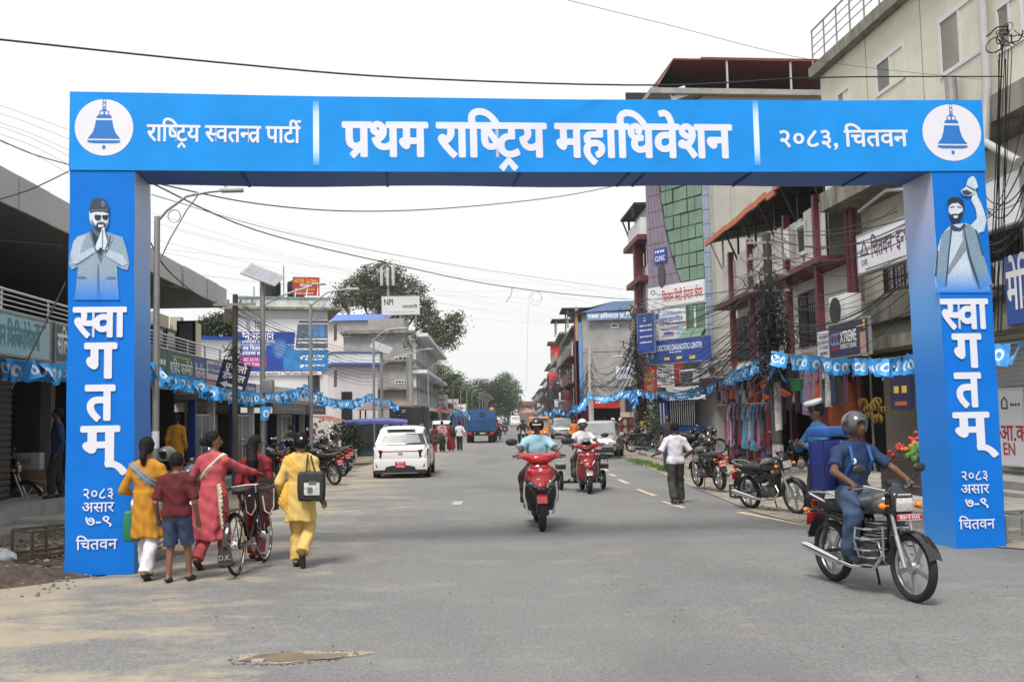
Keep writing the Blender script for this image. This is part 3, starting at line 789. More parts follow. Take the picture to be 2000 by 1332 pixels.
# ============================================================ BUILDINGS
class Fac:
 """a facade frame: local x along the front (to the right seen from outside), -y outwards, z up"""
 def __init__(s,name,label,cat,loc,rz,group=None):
  s.root=thing(name,label,cat,loc,rz,group);s.o=Vector(loc);s.rz=rz;s.c,s.s_=math.cos(rz),math.sin(rz)
 def P(s,px,py,c=0.0):
  n=Vector((-s.s_,s.c,0));d=ray(px,py);o=CPOS-s.o
  t=(c-o.dot(n))/d.dot(n);p=o+d*t
  return(p.x*s.c+p.y*s.s_,p.z)
 def W(s,x,y,z):return s.o+Vector((x*s.c-y*s.s_,x*s.s_+y*s.c,z))
 def bx(s,name,m,x0,x1,z0,z1,c0,c1,parent=None,r=0):
  mb=MB()
  if r:mb.rbox(((x0+x1)/2,(c0+c1)/2,(z0+z1)/2),(abs(x1-x0),abs(c1-c0),abs(z1-z0)),r)
  else:mb.bb((x0,c0,z0),(x1,c1,z1))
  return mb.build(name,m,parent or s.root,0 if not r else 40)
 def px(s,name,m,x0,yb,x1,yt,c0,c1,parent=None,r=0):
  """box whose front face (at c0) spans photo pixels: bottom at (x0,yb), top at (x1,yt)"""
  a=s.P(x0,yb,c0);b=s.P(x1,yt,c0)
  return s.bx(name,m,min(a[0],b[0]),max(a[0],b[0]),a[1],b[1],c0,c1,parent,r)
 def window(s,x0,x1,z0,z1,c,frame,glass,nx=2,nz=1,fw=.05,grill=None,gn=6,parent=None,name='window',depth=.12):
  mb=MB();d0,d1=c-.025,c+depth
  for a,b,e,f in((x0,x0+fw,z0,z1),(x1-fw,x1,z0,z1),(x0+fw,x1-fw,z0,z0+fw),(x0+fw,x1-fw,z1-fw,z1)):mb.bb((a,d0,e),(b,d1,f))
  for i in range(1,nx):xm=x0+(x1-x0)*i/nx;mb.bb((xm-fw/2,d0+.01,z0+fw),(xm+fw/2,d1-.01,z1-fw))
  for i in range(1,nz):zm=z0+(z1-z0)*i/nz;mb.bb((x0+fw,d0+.014,zm-fw/2),(x1-fw,d1-.014,zm+fw/2))
  w=mb.build(name,frame,parent or s.root,0)
  for i in range(nx):
   for j in range(nz):
    a=x0+fw+(x1-x0-2*fw)*i/nx;b=x0+fw+(x1-x0-2*fw)*(i+1)/nx
    e=z0+fw+(z1-z0-2*fw)*j/nz;f=z0+fw+(z1-z0-2*fw)*(j+1)/nz
    m_=MB();m_.bb((a+.003,c+.0+.004*((i+j)%2),e+.003),(b-.003,c+.008+.004*((i+j)%2),f-.003));m_.build('pane',glass,w,0)
  if grill:
   m_=MB()
   for i in range(1,gn):xm=x0+(x1-x0)*i/gn;m_.bb((xm-.01,c-.06,z0+.02),(xm+.01,c-.045,z1-.02))
   for k in(.25,.75):zm=z0+(z1-z0)*k;m_.bb((x0,c-.0445,zm-.012),(x1,c-.028,zm+.012))
   m_.build('grill',grill,w,0)
  return w
def sign(F,name,label,x0,yb,x1,yt,c,panel,texts=(),frame=None,cat='sign',thick=.06,tilt=0,extra=None,group=None,box=None):
 a=F.P(x0,yb,c);b=F.P(x1,yt,c)
 xa,xb,za,zb=min(a[0],b[0]),max(a[0],b[0]),min(a[1],b[1]),max(a[1],b[1])
 if box:xa,xb,za,zb=box
 w,h=xb-xa,zb-za
 t=thing(name,label,cat,F.W((xa+xb)/2,c,za),F.rz,group)
 if tilt:t.rotation_euler=Euler((0,tilt,F.rz),'XYZ')
 mb=MB();mb.bb((-w/2,0,0),(w/2,thick,h));p=mb.build('panel',panel,t,0)
 if frame:
  fw=min(.04,h*.06);mb=MB()
  for q in((-w/2-fw,-w/2),(w/2,w/2+fw)):mb.bb((q[0],-.012,-fw),(q[1],thick,h+fw))
  for q in((-fw,0),(h,h+fw)):mb.bb((-w/2,-.0125,q[0]),(w/2,thick,q[1]))
  mb.build('sign_frame',frame,t,0)
 for tx in texts:
  body,rx,rz_,rh,m_=tx[:5];rw=tx[5]if len(tx)>5 else None;bold=tx[6]if len(tx)>6 else .012
  hh=rh*h/.64
  if body=='~':
   mb=MB();blob_text(mb,(rx-rw/2-.5)*w,(rx+rw/2-.5)*w,rz_*h,rh*h,y=-.004);o=mb.build('small_print',m_,p,0);o['kind']='stuff';continue
  if body=='#':
   mb=MB();dep=-.0015-.0004*(tx[6]if len(tx)>6 else 1);mb.add([((rx-rw/2-.5)*w,dep,(rz_-rh/2)*h),((rx+rw/2-.5)*w,dep,(rz_-rh/2)*h),((rx+rw/2-.5)*w,dep,(rz_+rh/2)*h),((rx-rw/2-.5)*w,dep,(rz_+rh/2)*h)],[(0,1,2,3)])
   mb.build('colour_field',m_,p,0);continue
  text(body,m_,p,x=(rx-.5)*w,y=-.006,z=(rz_-rh/2)*h,h=hh,w=rw*w if rw else None,bold=bold)
 if extra:extra(t,p,w,h)
 return t
W_=lambda n,c,**k:mat(n,c,.85,**{**dict(var=.1,vs=1.2,bump=.25,bs=30,grime=.35,gs=1.1,streak=True,gcol=(.12,.11,.095)),**k})
M_cream=W_('wall_cream',(.62,.6,.5),grime=.28)
M_beige=W_('wall_beige',(.4,.385,.35),grime=.3)
M_white=W_('wall_white',(.66,.67,.68),grime=.22)
M_whitepink=W_('wall_pale_pink',(.62,.58,.6),grime=.2)
M_dirtywhite=W_('wall_dirty_white',(.62,.585,.57),grime=.38)
M_red=mat('painted_red',(.12,.018,.028),.6,var=.15,grime=.3,gs=3,gcol=(.06,.03,.03))
M_brightred=mat('bright_red_paint',(.5,.03,.03),.5,var=.1)
M_slab=W_('mouldy_slab',(.26,.245,.2),grime=.8,gs=2.5,gcol=(.05,.05,.04))
M_greyconc=W_('raw_concrete_wall',(.29,.285,.28),grime=.5,gs=.7,gcol=(.13,.13,.13),var=.2)
M_pmetal=mat('pale_metal_panel',(.42,.42,.41),.45,metal=.2,var=.08,vs=1,grime=.3,gs=1.2,streak=True,gcol=(.2,.19,.17))
M_steel=mat('steel_rail',(.55,.55,.55),.3,metal=.9,var=.05)
M_galv=mat('galvanised_pole',(.3,.3,.3),.5,metal=.5,var=.15,grime=.3,gs=6,gcol=(.1,.09,.08))
M_black=mat('black_metal',(.012,.012,.013),.5,var=.1)
M_blackp=mat('black_plastic',(.02,.02,.021),.45,var=.1)
M_dark=mat('dark_interior',(.018,.016,.014),.9,var=.3)  # near-black base colour: the deep shade of the recessed shops is put into it
M_darkwood=mat('dark_wood',(.045,.03,.022),.7,var=.3)
M_shutter=mat('roller_shutter',(.06,.058,.055),.5,metal=.3,var=.1,grime=.3,gs=2)
M_glassd=mat('dark_window_glass',(.02,.022,.024),.08,var=.1,spec=.8)
M_curtain=mat('grey_glass',(.2,.21,.22),.15,var=.2,vs=1.5,spec=.8)
M_greeng=mat('green_glass',(.11,.2,.13),.12,var=.25,vs=.7,spec=.9)
M_wframe=mat('white_frame',(.6,.6,.6),.5,var=.05)
M_brframe=mat('brown_frame',(.07,.035,.03),.5,var=.1)
M_orange=mat('rusty_orange_edge',(.5,.13,.05),.6,var=.2,grime=.3,gs=5)
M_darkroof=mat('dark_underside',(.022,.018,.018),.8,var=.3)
M_bluesheet=mat('blue_roof_sheet',(.14,.22,.38),.5,metal=.2,var=.12,grime=.25,gs=2)
M_tile_grey=mat('blue_grey_tile',(.25,.31,.39),.35,var=.12,vs=2,grime=.25,gs=1.5,streak=True)
M_purple=mat('purple_cladding',(.2,.16,.215),.35,var=.12,vs=1.5,grime=.3,gs=1.4,streak=True,gcol=(.1,.07,.1))
M_sw=mat('sign_white',(.7,.71,.75),.4,var=.04)
M_sb=mat('sign_blue',(.015,.06,.3),.4,var=.08)
M_sdb=mat('sign_navy',(.012,.016,.07),.4,var=.08)
M_sr=mat('sign_red',(.42,.02,.02),.4,var=.08)
M_sg=mat('sign_teal',(.05,.13,.12),.5,var=.1)
M_lw=mat('lettering_white',(.8,.8,.82),.5,var=0)
M_lr=mat('lettering_red',(.45,.02,.02),.5,var=0)
M_ly=mat('lettering_yellow',(.75,.5,.06),.5,var=0)
M_lb=mat('lettering_blue',(.03,.08,.35),.5,var=0)
M_lk=mat('lettering_black',(.02,.02,.025),.5,var=0)
M_lp=mat('lettering_maroon',(.12,.035,.09),.5,var=0)
def shutter(F,x0,x1,z0,z1,c,m=M_shutter):
 mb=MB();n=max(6,int((z1-z0)/.11))
 rows=[]
 for i in range(n):
  z=z0+(z1-z0)*i/n;d=(z1-z0)/n
  for k,cc in((.08,c),(.3,c-.02),(.7,c-.02),(.92,c)):rows.append([(x0,cc,z+d*k),(x1,cc,z+d*k)])
 mb.sheet(rows);return mb.build('roller_shutter',m,F.root,0)
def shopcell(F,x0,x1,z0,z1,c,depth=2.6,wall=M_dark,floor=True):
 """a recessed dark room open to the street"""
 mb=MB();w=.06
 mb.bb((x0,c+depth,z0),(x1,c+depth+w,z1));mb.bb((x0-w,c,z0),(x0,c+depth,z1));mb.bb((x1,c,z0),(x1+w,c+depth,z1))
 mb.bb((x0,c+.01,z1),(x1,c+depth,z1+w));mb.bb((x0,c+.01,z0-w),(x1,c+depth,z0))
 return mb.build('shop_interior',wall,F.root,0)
def railing(F,x0,x1,z0,z1,c,m=M_steel,nr=4,sp=1.2,r=.02,name='railing'):
 mb=MB();n=max(1,round((x1-x0)/sp))
 for i in range(n+1):
  x=x0+(x1-x0)*i/n;mb.cyl((x,c,z0),(x,c,z1+.02),r*1.1,6)
 for k in range(nr):
  z=z1-(z1-z0)*.9*k/max(1,nr);mb.cyl((x0,c-.002,z),(x1,c-.002,z),r*(1.1 if k==0 else .6),6)
 o=mb.build(name,m,F.root);o['kind']='stuff';return o
def ac_unit(loc,rz,label,s=1.0,grille=False):
 t=thing('air_conditioner',label,'air conditioner',loc,rz)
 mb=MB();mb.rbox((0,0,.3*s),(.84*s,.32*s,.6*s),.03);mb.build('casing',M_wframe,t)
 if grille:
  mb=MB()
  for i in range(8):mb.bb((-.36*s,-.18*s,(.06+i*.062)*s),(.36*s,-.161*s,(.085+i*.062)*s))
  for i in range(7):mb.bb(((-.33+i*.11)*s,-.184*s,.04*s),((-.315+i*.11)*s,-.181*s,.56*s))
  mb.build('grille',M_black,t,0)
 else:
  mb=MB();mb.lathe([(.0,0),(.265*s,0),(.27*s,.012),(.0,.013)],24,Matrix.Translation((-.1*s,-.161*s,.3*s))@Matrix.Rotation(PI/2,4,'X'));mb.build('fan_opening',M_blackp,t)
  mb=MB()
  for k in range(3):mb.torus(.08*s*(k+1),.005,20,4,Matrix.Translation((-.1*s,-.18*s,.3*s))@Matrix.Rotation(PI/2,4,'X'))
  mb.build('fan_guard',M_black,t)
 mb=MB()
 for q in(-.3,.3):mb.bar((q*s,.3,-.02),(q*s,-.17*s,-.02),.03);mb.bar((q*s,.3,-.3),(q*s,-.1,-.03),.02)
 mb.build('bracket',M_galv,t)
 return t
F1=Fac('cream_building','tall cream concrete building at the right edge with white windows and mouldy overhanging slab','building',(at(1600,160,27.2).x+1,27.2,0),R(-90+5.1))
A=F1
A.bx('wall',M_cream,0,19,3.22,7.2,0,.3);A.bx('wall',M_cream,5.28,19,-.3,3.21,0,.3);A.bx('pier',M_cream,-.0,.13,-.3,3.21,0,.3)
A.bx('wall',M_cream,.0,19,7.72,11.0,-1.0,6)
A.bx('side_wall',M_cream,-.0,.3,-.3,7.2,.3,6)
A.bx('overhanging_slab',M_slab,-.15,19,7.2,7.715,-1.12,2)
A.bx('roof_slab',M_slab,-.2,19,11.005,11.3,-1.25,6)
A.bx('wall',M_cream,4.2,19,11.305,15,-.2,6)
A.bx('balcony_slab',M_slab,4.0,19,13.6,13.9,-1.3,-.21)
railing(A,-.1,4.0,11.3,12.35,-1.15,M_galv,4,.8,.022)
railing(A,4.3,12,13.9,14.9,-1.2,M_galv,4,.8,.022)
def wpx(F,x0,yb,x1,yt,c,frame=M_wframe,glass=M_curtain,**k):
 a=F.P(x0,yb,c);b=F.P(x1,yt,c)
 return F.window(min(a[0],b[0]),max(a[0],b[0]),a[1],b[1],c,frame,glass,**k)
wpx(A,1713,192,1766,80,-1.0,nx=2,fw=.09)
wpx(A,1838,155,1914,-22,-1.0,nx=2,fw=.09)
wpx(A,1637,215,1660,165,-1.0,nx=2,fw=.07)
wpx(A,1950,110,1995,-20,-1.0,nx=2,fw=.07)
for px_ in(1690,1800):
 a=A.P(px_,100,-1.0);A.bx('wall_seam',mat('seam_grey',(.25,.24,.2),.8),a[0],a[0]+.025,7.73,10.98,-1.006,-.99)
for px_,m_ in((1663,M_red),(1672,M_red)):
 a=A.P(px_,600,-.45);mb=MB();mb.cyl((a[0],-.45,.1),(a[0],-.45,7.19),.09,10);mb.build('pipe_column',m_,A.root)
a=A.P(1700,640,0)
A.bx('ledge',M_slab,.2,19,3.95,4.55,-.55,-.0)
A.bx('ledge',M_slab,.2,19,3.2,3.5,-.9,-.0)
for i,x in enumerate((1.2,3.4,5.6,8.0,10.4)):
 A.window(x,x+1.7,4.75,6.1,-.02,M_brframe,M_glassd,nx=3,grill=M_darkwood,gn=8,depth=.05)
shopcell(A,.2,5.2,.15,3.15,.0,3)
for x in(5.35,8.15,10.95):shutter(A,x,x+2.6,.35,3.1,-.02,M_pmetal)
A.bx('doorstep',M_conc,4,16,-.2,.33,-1.3,-.05)
A.bx('doorstep',M_conc,4,16,-.2,.18,-1.7,-1.32)
A.bx('door_panel',M_sw,8.4,9.6,.4,2.9,-.14,-.05)
A.bx('door_panel',M_sw,9.75,10.9,.4,2.9,-.14,-.05)
sign(A,'emergency_sign','white door sign with red lettering आ EN at the far right edge',1957,905,1996,760,-.2,M_sw,[('आ.क.',.6,.42,.2,M_lr),('EN',.35,.2,.15,M_lr),('⌂',.25,.82,.15,M_lk),('~',.7,.78,.06,M_lk,.4)],M_wframe)
sign(A,'shop_sign','long white signboard with maroon चितवन lettering and triangular house logo on the cream building',1677,536,1990,330,-1.2,M_sw,[('चितवन',.19,.53,.42,M_lp,.16,.014),('इन्भेष्टमेन्ट',.42,.53,.42,M_lp,.24,.014),('प्रा. लि.',.76,.53,.42,M_lp,.2,.014),('CHPL',.055,.25,.14,M_lp,.055),('~',.45,.04,.07,M_lk,.78),('△',.055,.62,.34,M_lp)],M_galv,thick=.2)
sign(A,'shop_sign','dark blue signboard with big white मे lettering at the right edge above the bunting',1968,636,2080,470,-.95,M_sb,[('मेडिकल',.5,.5,.55,M_lw,.94,.02)],None)
sign(A,'hanging_poster','tall dark blue poster with yellow cups hanging by the fruit shop',1741,800,1775,700,-1.3,M_sdb,[('~',.5,.85,.08,M_lw,.7),('~',.5,.7,.1,M_lw,.8),('#',.3,.4,.14,M_ly,.25),('#',.7,.4,.14,M_ly,.25),('#',.5,.12,.08,M_orange,.6)])
o_=A.P(1652,635,-.75);ac_unit(A.W(o_[0],-.75,o_[1]),A.rz,'large white air conditioner with black fan above the energy drink banner',1.35)
o_=A.P(1950,560,-.75);ac_unit(A.W(o_[0],-.75,o_[1]),A.rz,'small white air conditioner just right of the right arch column',.8)
sign(A,'energy_drink_banner','dark banner with XTREME ENERGY DRINK lettering and dancing woman below the big air conditioner',1622,700,1695,620,-1.5,M_sdb,[('XTREME',.5,.58,.3,M_lw,.42,.03),('ENERGY DRINK',.5,.3,.13,M_lw,.42,.02),('CCC',.15,.55,.35,mat('lavender_print',(.35,.33,.6),.5),.24,.02),('~',.15,.22,.1,M_lr,.22),('#',.86,.32,.62,mat('skin_print',(.5,.28,.22),.5),.14),('#',.85,.68,.1,M_lk,.1,3),('#',.8,.8,.07,M_ly,.2,4),('#',.9,.86,.25,M_ly,.05,5)],M_galv)
sign(A,'price_board','small white banner with lines of capitals left of the XTREME banner',1598,704,1621,644,-1.5,M_sw,[('PIZZA',.5,.78,.1,M_lk,.7),('PROFESSIONAL',.5,.6,.1,M_lk,.9),('IT SIZE',.5,.42,.1,M_lk,.7),('MOMO',.5,.22,.1,M_lk,.6)])
def pipe(F,pts,r,m,name='drain_pipe'):
 mb=MB();mb.tube(pts,r,10);return mb.build(name,m,F.root)
M_pvc=mat('grey_pvc',(.42,.42,.42),.4,var=.1,grime=.2)
a=A.P(1922,60,-1.15);b=A.P(1945,250,-1.15)
pipe(A,[(a[0],-1.15,12.5),(a[0],-1.15,b[1]+1.0),(b[0]-.3,-1.2,b[1]-.2),(b[0]+.9,-1.3,b[1]-.9)],.085,M_pvc)
a=A.P(1857,170,-1.2);pipe(A,[(a[0],-1.2,a[1]+.2),(a[0]+.05,-1.2,a[1]-1.2)],.12,M_galv)
a=A.P(1755,372,-.9);pipe(A,[(a[0]-2.6,-.7,6.9),(a[0]-.6,-.9,7.0),(a[0]+.6,-1.0,6.75)],.05,M_pvc)
F2=Fac('balcony_building','white two-storey shop building with red columns under an orange-edged metal canopy','building',(9.1,40,0),R(-90+1.8))
A=F2;L2=12.6
A.bx('wall',M_dirtywhite,0,L2,3.4,5.85,.0,.3)
A.bx('side_wall',M_dirtywhite,0,.3,0,5.85,.3,5)
A.bx('side_wall',M_beige,0,.25,5.86,9.2,1.8,5)
A.bx('back_wall',M_beige,.3,L2,5.9,9.2,3.0,3.3)
A.bx('floor_slab',M_red,-.15,L2,5.86,6.02,-.95,3)
for i in range(6):
 a=.15+i*(L2-.5)/6;A.bx('parapet_panel',M_dirtywhite,a+.2,a+(L2-.5)/6-.02,6.03,7.55+(i%2)*.12,-.62,-.5)
for px_ in(1427,1465,1537,1597):
 a=A.P(px_,600,-.75);A.bx('column',M_red,a[0]-.1,a[0]+.1,0,7.9,-.78,-.58)
a=A.P(1500,600,-.75)
for x0,x1,yb,yt in((1432,1462,712,622),(1484,1500,690,610),(1563,1594,672,588)):
 p0=A.P(x0,yb,-.02);p1=A.P(x1,yt,-.02)
 A.window(p0[0],p1[0],3.75,5.5,-.02,M_brframe,M_glassd,nx=2,grill=M_darkwood,gn=9,depth=.05)
A.bx('balcony_ledge',M_slab,0,L2,3.2,3.4,-1.0,.0)
p0=A.P(1560,555,-.64);A.window(p0[0],p0[0]+.9,6.4,7.4,-.64,M_wframe,M_glassd,nx=1,fw=.12)
A.bx('shutter_leaf',M_wframe,p0[0]-.5,p0[0]-.06,6.4,7.35,-.9,-.86)
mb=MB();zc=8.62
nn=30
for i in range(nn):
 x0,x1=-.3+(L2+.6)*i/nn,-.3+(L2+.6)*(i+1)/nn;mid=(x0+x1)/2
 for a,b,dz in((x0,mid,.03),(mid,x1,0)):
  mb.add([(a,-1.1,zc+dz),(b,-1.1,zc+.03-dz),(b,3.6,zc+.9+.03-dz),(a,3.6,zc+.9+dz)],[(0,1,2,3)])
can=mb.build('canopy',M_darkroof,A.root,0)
for i in range(15):
 x0=-.3+(L2+.6)*i/15;m_=MB();m_.bb((x0,-1.18,zc-.1),(x0+.87,-1.1,zc+.1));o=m_.build('edge_flashing',M_orange,can,0);o.rotation_euler=(0,rnd.uniform(-.008,.008),0)
for i in range(6):
 x=.2+i*(L2-.6)/5;mb=MB();mb.bar((x,-.6,7.5),(x,-1.05,zc-.05),.06);mb.bar((x,-.55,6.0),(x,-.55,zc+.15),.07);mb.bar((x,-1.05,zc-.03),(x,3.4,zc+.83),.06);mb.build('canopy_strut',M_wframe if i==0 else M_black,A.root,0)
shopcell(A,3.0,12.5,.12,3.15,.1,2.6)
shutter(A,.4,2.8,.15,3.1,.0)
A.bx('pillar',M_dirtywhite,2.82,2.98,0,3.2,-.1,.0)
mb=MB();rows=[]
p0=A.P(1432,752,-2.4)
for k in range(2):
 rows.append([(x0,(-2.9,.0)[k],(2.78,3.18)[k]+.025*math.sin(x0*26))for x0 in[2.7+i*.06 for i in range(165)]])
mb.sheet(rows);mb.build('awning',mat('green_grey_awning',(.08,.1,.09),.6,var=.2,grime=.3,gs=3),A.root)
sign(A,'stall_banner','crumpled dirty white banner lying above the stall awning',1440,752,1500,700,-1.2,M_sw,[('~',.5,.4,.2,M_lb,.8)])
R4A=math.atan2(3.3,2.3)
p_l,p_r=at(1275,815,47.6),at(1397,815,44.2)
F4=Fac('glass_front_building','tall clinic building with purple and green glass front and dark red rooftop shed','building',(p_l.x,p_l.y,0),math.atan2(p_r.y-p_l.y,p_r.x-p_l.x))
A=F4;L4=math.hypot(p_r.x-p_l.x,p_r.y-p_l.y)
A.bx('core_wall',M_beige,.02,L4-.02,3.0,16.2,.14,4)
zz=lambda px,py,c=0:A.P(px,py,c)
curve=[(1284,300),(1287,365),(1299,450),(1306,480),(1316,517),(1329,553)]
cz=[A.P(*q)for q in curve]
def curve_x(z):
 zs=[q[1]for q in cz][::-1];xs_=[q[0]for q in cz][::-1];return float(np.interp(z,zs,xs_))
xg1=A.P(1375,500)[0];zg0=A.P(1345,549)[1];zg1=16.1
nz_,nx_=13,6;dz=(zg1-zg0)/nz_;xl0=cz[0][0];dx=(xg1-xl0)/nx_
A.bx('mullion_back',M_black,.05,xg1,zg0,zg1,.05,.13)
pur=[]
for j in range(nz_):
 z0=zg0+j*dz;zc_=z0+dz/2;cx=curve_x(zc_)
 for i in range(nx_):
  x0,x1=xl0+i*dx,xl0+(i+1)*dx
  a=max(x0,cx+.04)
  if x1-a<.06:continue
  m_=MB();t0=max(x0,curve_x(z0)+.04);t1=max(x0,curve_x(z0+dz)+.04)
  m_.add([(min(t0,x1-.03)+.02,0,z0+.03),(x1-.02,0,z0+.03),(x1-.02,.0,z0+dz-.03),(min(t1,x1-.03)+.02,0,z0+dz-.03),(min(t0,x1-.03)+.02,.04,z0+.03),(x1-.02,.04,z0+.03),(x1-.02,.04,z0+dz-.03),(min(t1,x1-.03)+.02,.04,z0+dz-.03)],[(0,1,2,3),(7,6,5,4),(0,4,5,1),(1,5,6,2),(2,6,7,3),(3,7,4,0)])
  o=m_.build('pane',M_greeng,A.root,0);o.rotation_euler=(rnd.uniform(-.003,.003),0,rnd.uniform(-.004,.004))
zp0=A.P(1290,571)[1];npz=11;dpz=(zg1-zp0)/npz;bands=[0,.2,.42,.66,.9,1.14]
for j in range(npz):
 z0=zp0+j*dpz;z1=z0+dpz
 c0,c1=curve_x(max(z0,zg0))if z0>zg0-.3 else A.P(1333,560)[0],curve_x(z1)
 lim=[A.P(1333,560)[0]if z<zg0 else curve_x(z)for z in(z0,z1)]
 k=5
 for i in range(k):
  a0,a1=lim[0]*i/k,lim[0]*(i+1)/k;b0,b1=lim[1]*i/k,lim[1]*(i+1)/k
  if min(a1-a0,b1-b0)<.05:continue
  m_=MB();g=.012
  m_.add([(a0+g,-.03,z0+g),(a1-g,-.03,z0+g),(b1-g,-.03,z1-g),(b0+g,-.03,z1-g),(a0+g,.05,z0+g),(a1-g,.05,z0+g),(b1-g,.05,z1-g),(b0+g,.05,z1-g)],[(0,1,2,3),(7,6,5,4),(0,4,5,1),(1,5,6,2),(2,6,7,3),(3,7,4,0)])
  m_.build('cladding_panel',M_purple,A.root,0)
q=A.P(1294,538,-.05);mb=MB();mb.lathe([(.0,0),(.26,0),(.3,.03),(.3,.06),(0,.061)],24,Matrix.Translation((q[0]-.05,-.03,q[1]))@Matrix.Rotation(PI/2,4,'X')@Matrix.Diagonal((.8,1.9,1,1)));mb.build('oval_window',M_glassd,A.root)
sign(A,'clinic_plaque','small blue and white plaque on the purple cladding above the oval window',1278,516,1300,482,-.1,M_sb,[('CLINIC',.5,.3,.3,M_lw,.85),('~',.5,.7,.2,M_lw,.8)])
zt=A.P(1386,720)[1];n_=19
for j in range(n_):
 z0=zt+(16.1-zt)*j/n_;z1=zt+(16.1-zt)*(j+1)/n_
 for a,b in((xg1+.03,(xg1+L4)/2-.006),((xg1+L4)/2+.006,L4)):
  A.bx('facing_tile',M_tile_grey,a,b,z0+.012,z1-.012,-.02-(j%2)*.006,.12)
A.bx('lettered_band',M_white,.0,xg1+.02,A.P(1300,602)[1],zg0-.03,-.06,.1)
sign(A,'dental_clinic_sign','white band with red चितवन सिटी डेन्टल केयर lettering under the green glass',1292,600,1374,552,-.09,M_white,[('चितवन सिटी डेन्टल केयर',.5,.5,.5,M_lr,.95,.014)],thick=.02)
A.bx('wall',M_white,.0,xg1+.02,3.3,A.P(1300,604)[1],.02,.12)
for x0,yb,x1,yt in((1340,652,1353,592),(1361,645,1375,585)):
 wpx(A,x0,yb,x1,yt,-.03,M_greeng,M_greeng,nx=1,nz=3,fw=.04)
for k,x0 in enumerate((1334,1354)):
 q=A.P(x0+8,672,-.3);mb=MB();mb.add([(q[0]-.35,-.75,q[1]-.1),(q[0]+.3,-.75,q[1]-.1),(q[0]+.3,-.08,q[1]+.75),(q[0]-.35,-.08,q[1]+.75),(q[0]-.35,-.72,q[1]-.1),(q[0]+.3,-.72,q[1]-.1),(q[0]+.3,-.05,q[1]+.75),(q[0]-.35,-.05,q[1]+.75)],[(0,1,2,3),(7,6,5,4),(0,4,5,1),(1,5,6,2),(2,6,7,3),(3,7,4,0)])
 mb.build('open_sash',M_greeng,A.root,0)
sign(A,'diagnostic_billboard','pale billboard with DOCTORS DIAGNOSTIC heading and red and blue lines below the dental sign',1279,690,1339,598,-.14,M_sw,[('DOCTORS DIAGNOSTIC',.58,.87,.06,M_lb,.6),('डक्टर्स डायग्नोष्टिक',.55,.74,.09,M_lb,.72),('~',.55,.63,.06,M_lr,.75),('~',.5,.52,.05,M_lb,.5),('~',.45,.36,.05,M_lr,.35),('#',.45,.43,.05,M_lb,.3),('#',.35,.2,.05,M_sb,.28),('#',.68,.22,.05,M_sb,.26),('#',.82,.42,.3,mat('pale_blue_print',(.4,.6,.8),.5),.2),('~',.1,.4,.04,M_sg,.12),('~',.1,.3,.04,M_sg,.12),('~',.1,.2,.04,M_sg,.12),('#',.1,.85,.12,M_lb,.12)],M_galv)
A.bx('awning_band',M_red,.0,L4+1.5,3.0,3.28,-.5,.1)
sign(A,'diagnostic_banner','long blue banner with DOCTORS DIAGNOSTIC CENTER lettering and three yellow tags',1268,712,1389,655,-1.0,M_sb,[('DOCTORS DIAGNOSTIC CENTER',.5,.66,.22,M_lw,.72,.018),('~',.45,.42,.1,M_lw,.2),('#',.3,.18,.14,M_ly,.09),('#',.5,.18,.14,M_ly,.09),('#',.7,.18,.14,M_ly,.09),('#',.06,.5,.5,mat('pale_print',(.4,.5,.7),.5),.06)],M_galv)
sign(A,'tall_red_sign','tall red signboard with yellow lettering beside the tangled pole',1258,768,1281,714,-1.6,M_sr,[('हाम्रो',.5,.7,.15,M_ly,.7,.02),('FAMILY',.5,.5,.13,M_ly,.8,.02),('मार्ट',.5,.18,.2,M_ly,.5,.02)])
sign(A,'white_notice','white signboard with rows of grey Devanagari lettering right of the red sign',1283,757,1315,716,-1.55,M_sw,[('~',.5,.7,.16,M_lk,.8),('~',.5,.45,.16,M_lk,.8),('~',.5,.1,.1,M_lr,.8)])
sign(A,'red_notice','bright red signboard between the white notice and the grilled air conditioner',1317,745,1332,708,-1.5,M_sr,[('~',.5,.6,.12,M_lw,.6)])
sign(A,'white_awning_banner','slanted white banner hanging below the grilled air conditioner',1302,782,1376,752,-1.9,M_sw,[('~',.5,.3,.2,M_galv,.8)])
q=A.P(1347,750,-1.5);ac_unit(A.W(q[0],-1.5,q[1]),A.rz,'white air conditioner with square black grille above the slanted banner',1.05,True)
shopcell(A,1.2,5.2,.12,2.9,.0,2.4)
A.bx('blue_panel',M_sb,.25,1.1,.12,2.5,-.06,.1)
mb=MB()
for i in range(12):mb.bb((1.3+i*.14,-.05,1.2),(1.32+i*.14,-.03,2.6))
o=mb.build('window_bars',M_wframe,A.root,0);o['kind']='stuff'
A.bx('counter',M_sb,1.3,3.2,.12,1.15,-.1,.3)
zr=A.P(1397,190)[1]
mb=MB()
P0=at(1398,815,44.4);P1=at(1640,815,45.0)
F4s=Fac('beige_tower_block','plain tall beige block wall rising behind the orange-edged canopy','building',(P0.x+.02,P0.y,0),math.atan2(P1.y-P0.y,P1.x-P0.x))
F4s.bx('wall',M_beige,0,9,0,16.15,.02,6)
for px_ in(1430,):q=F4s.P(px_,450);F4s.bx('downpipe',M_beige,q[0],q[0]+.08,5,16,-.06,.02)
F4s.bx('string_course',M_slab,0,9,F4s.P(1400,460)[1],F4s.P(1400,460)[1]+.12,-.05,.01)
F4s.bx('roof_slab',M_conc,-2.6,9,16.15,16.4,-.4,5.8)
zt0,zt1=F4s.P(1310,192)[1],F4s.P(1310,122)[1]
sx0,sx1=F4s.P(1278,190)[0],F4s.P(1600,190)[0];xr=F4s.P(1312,122)[0];xq=F4s.P(1365,118)[0]
mb=MB()
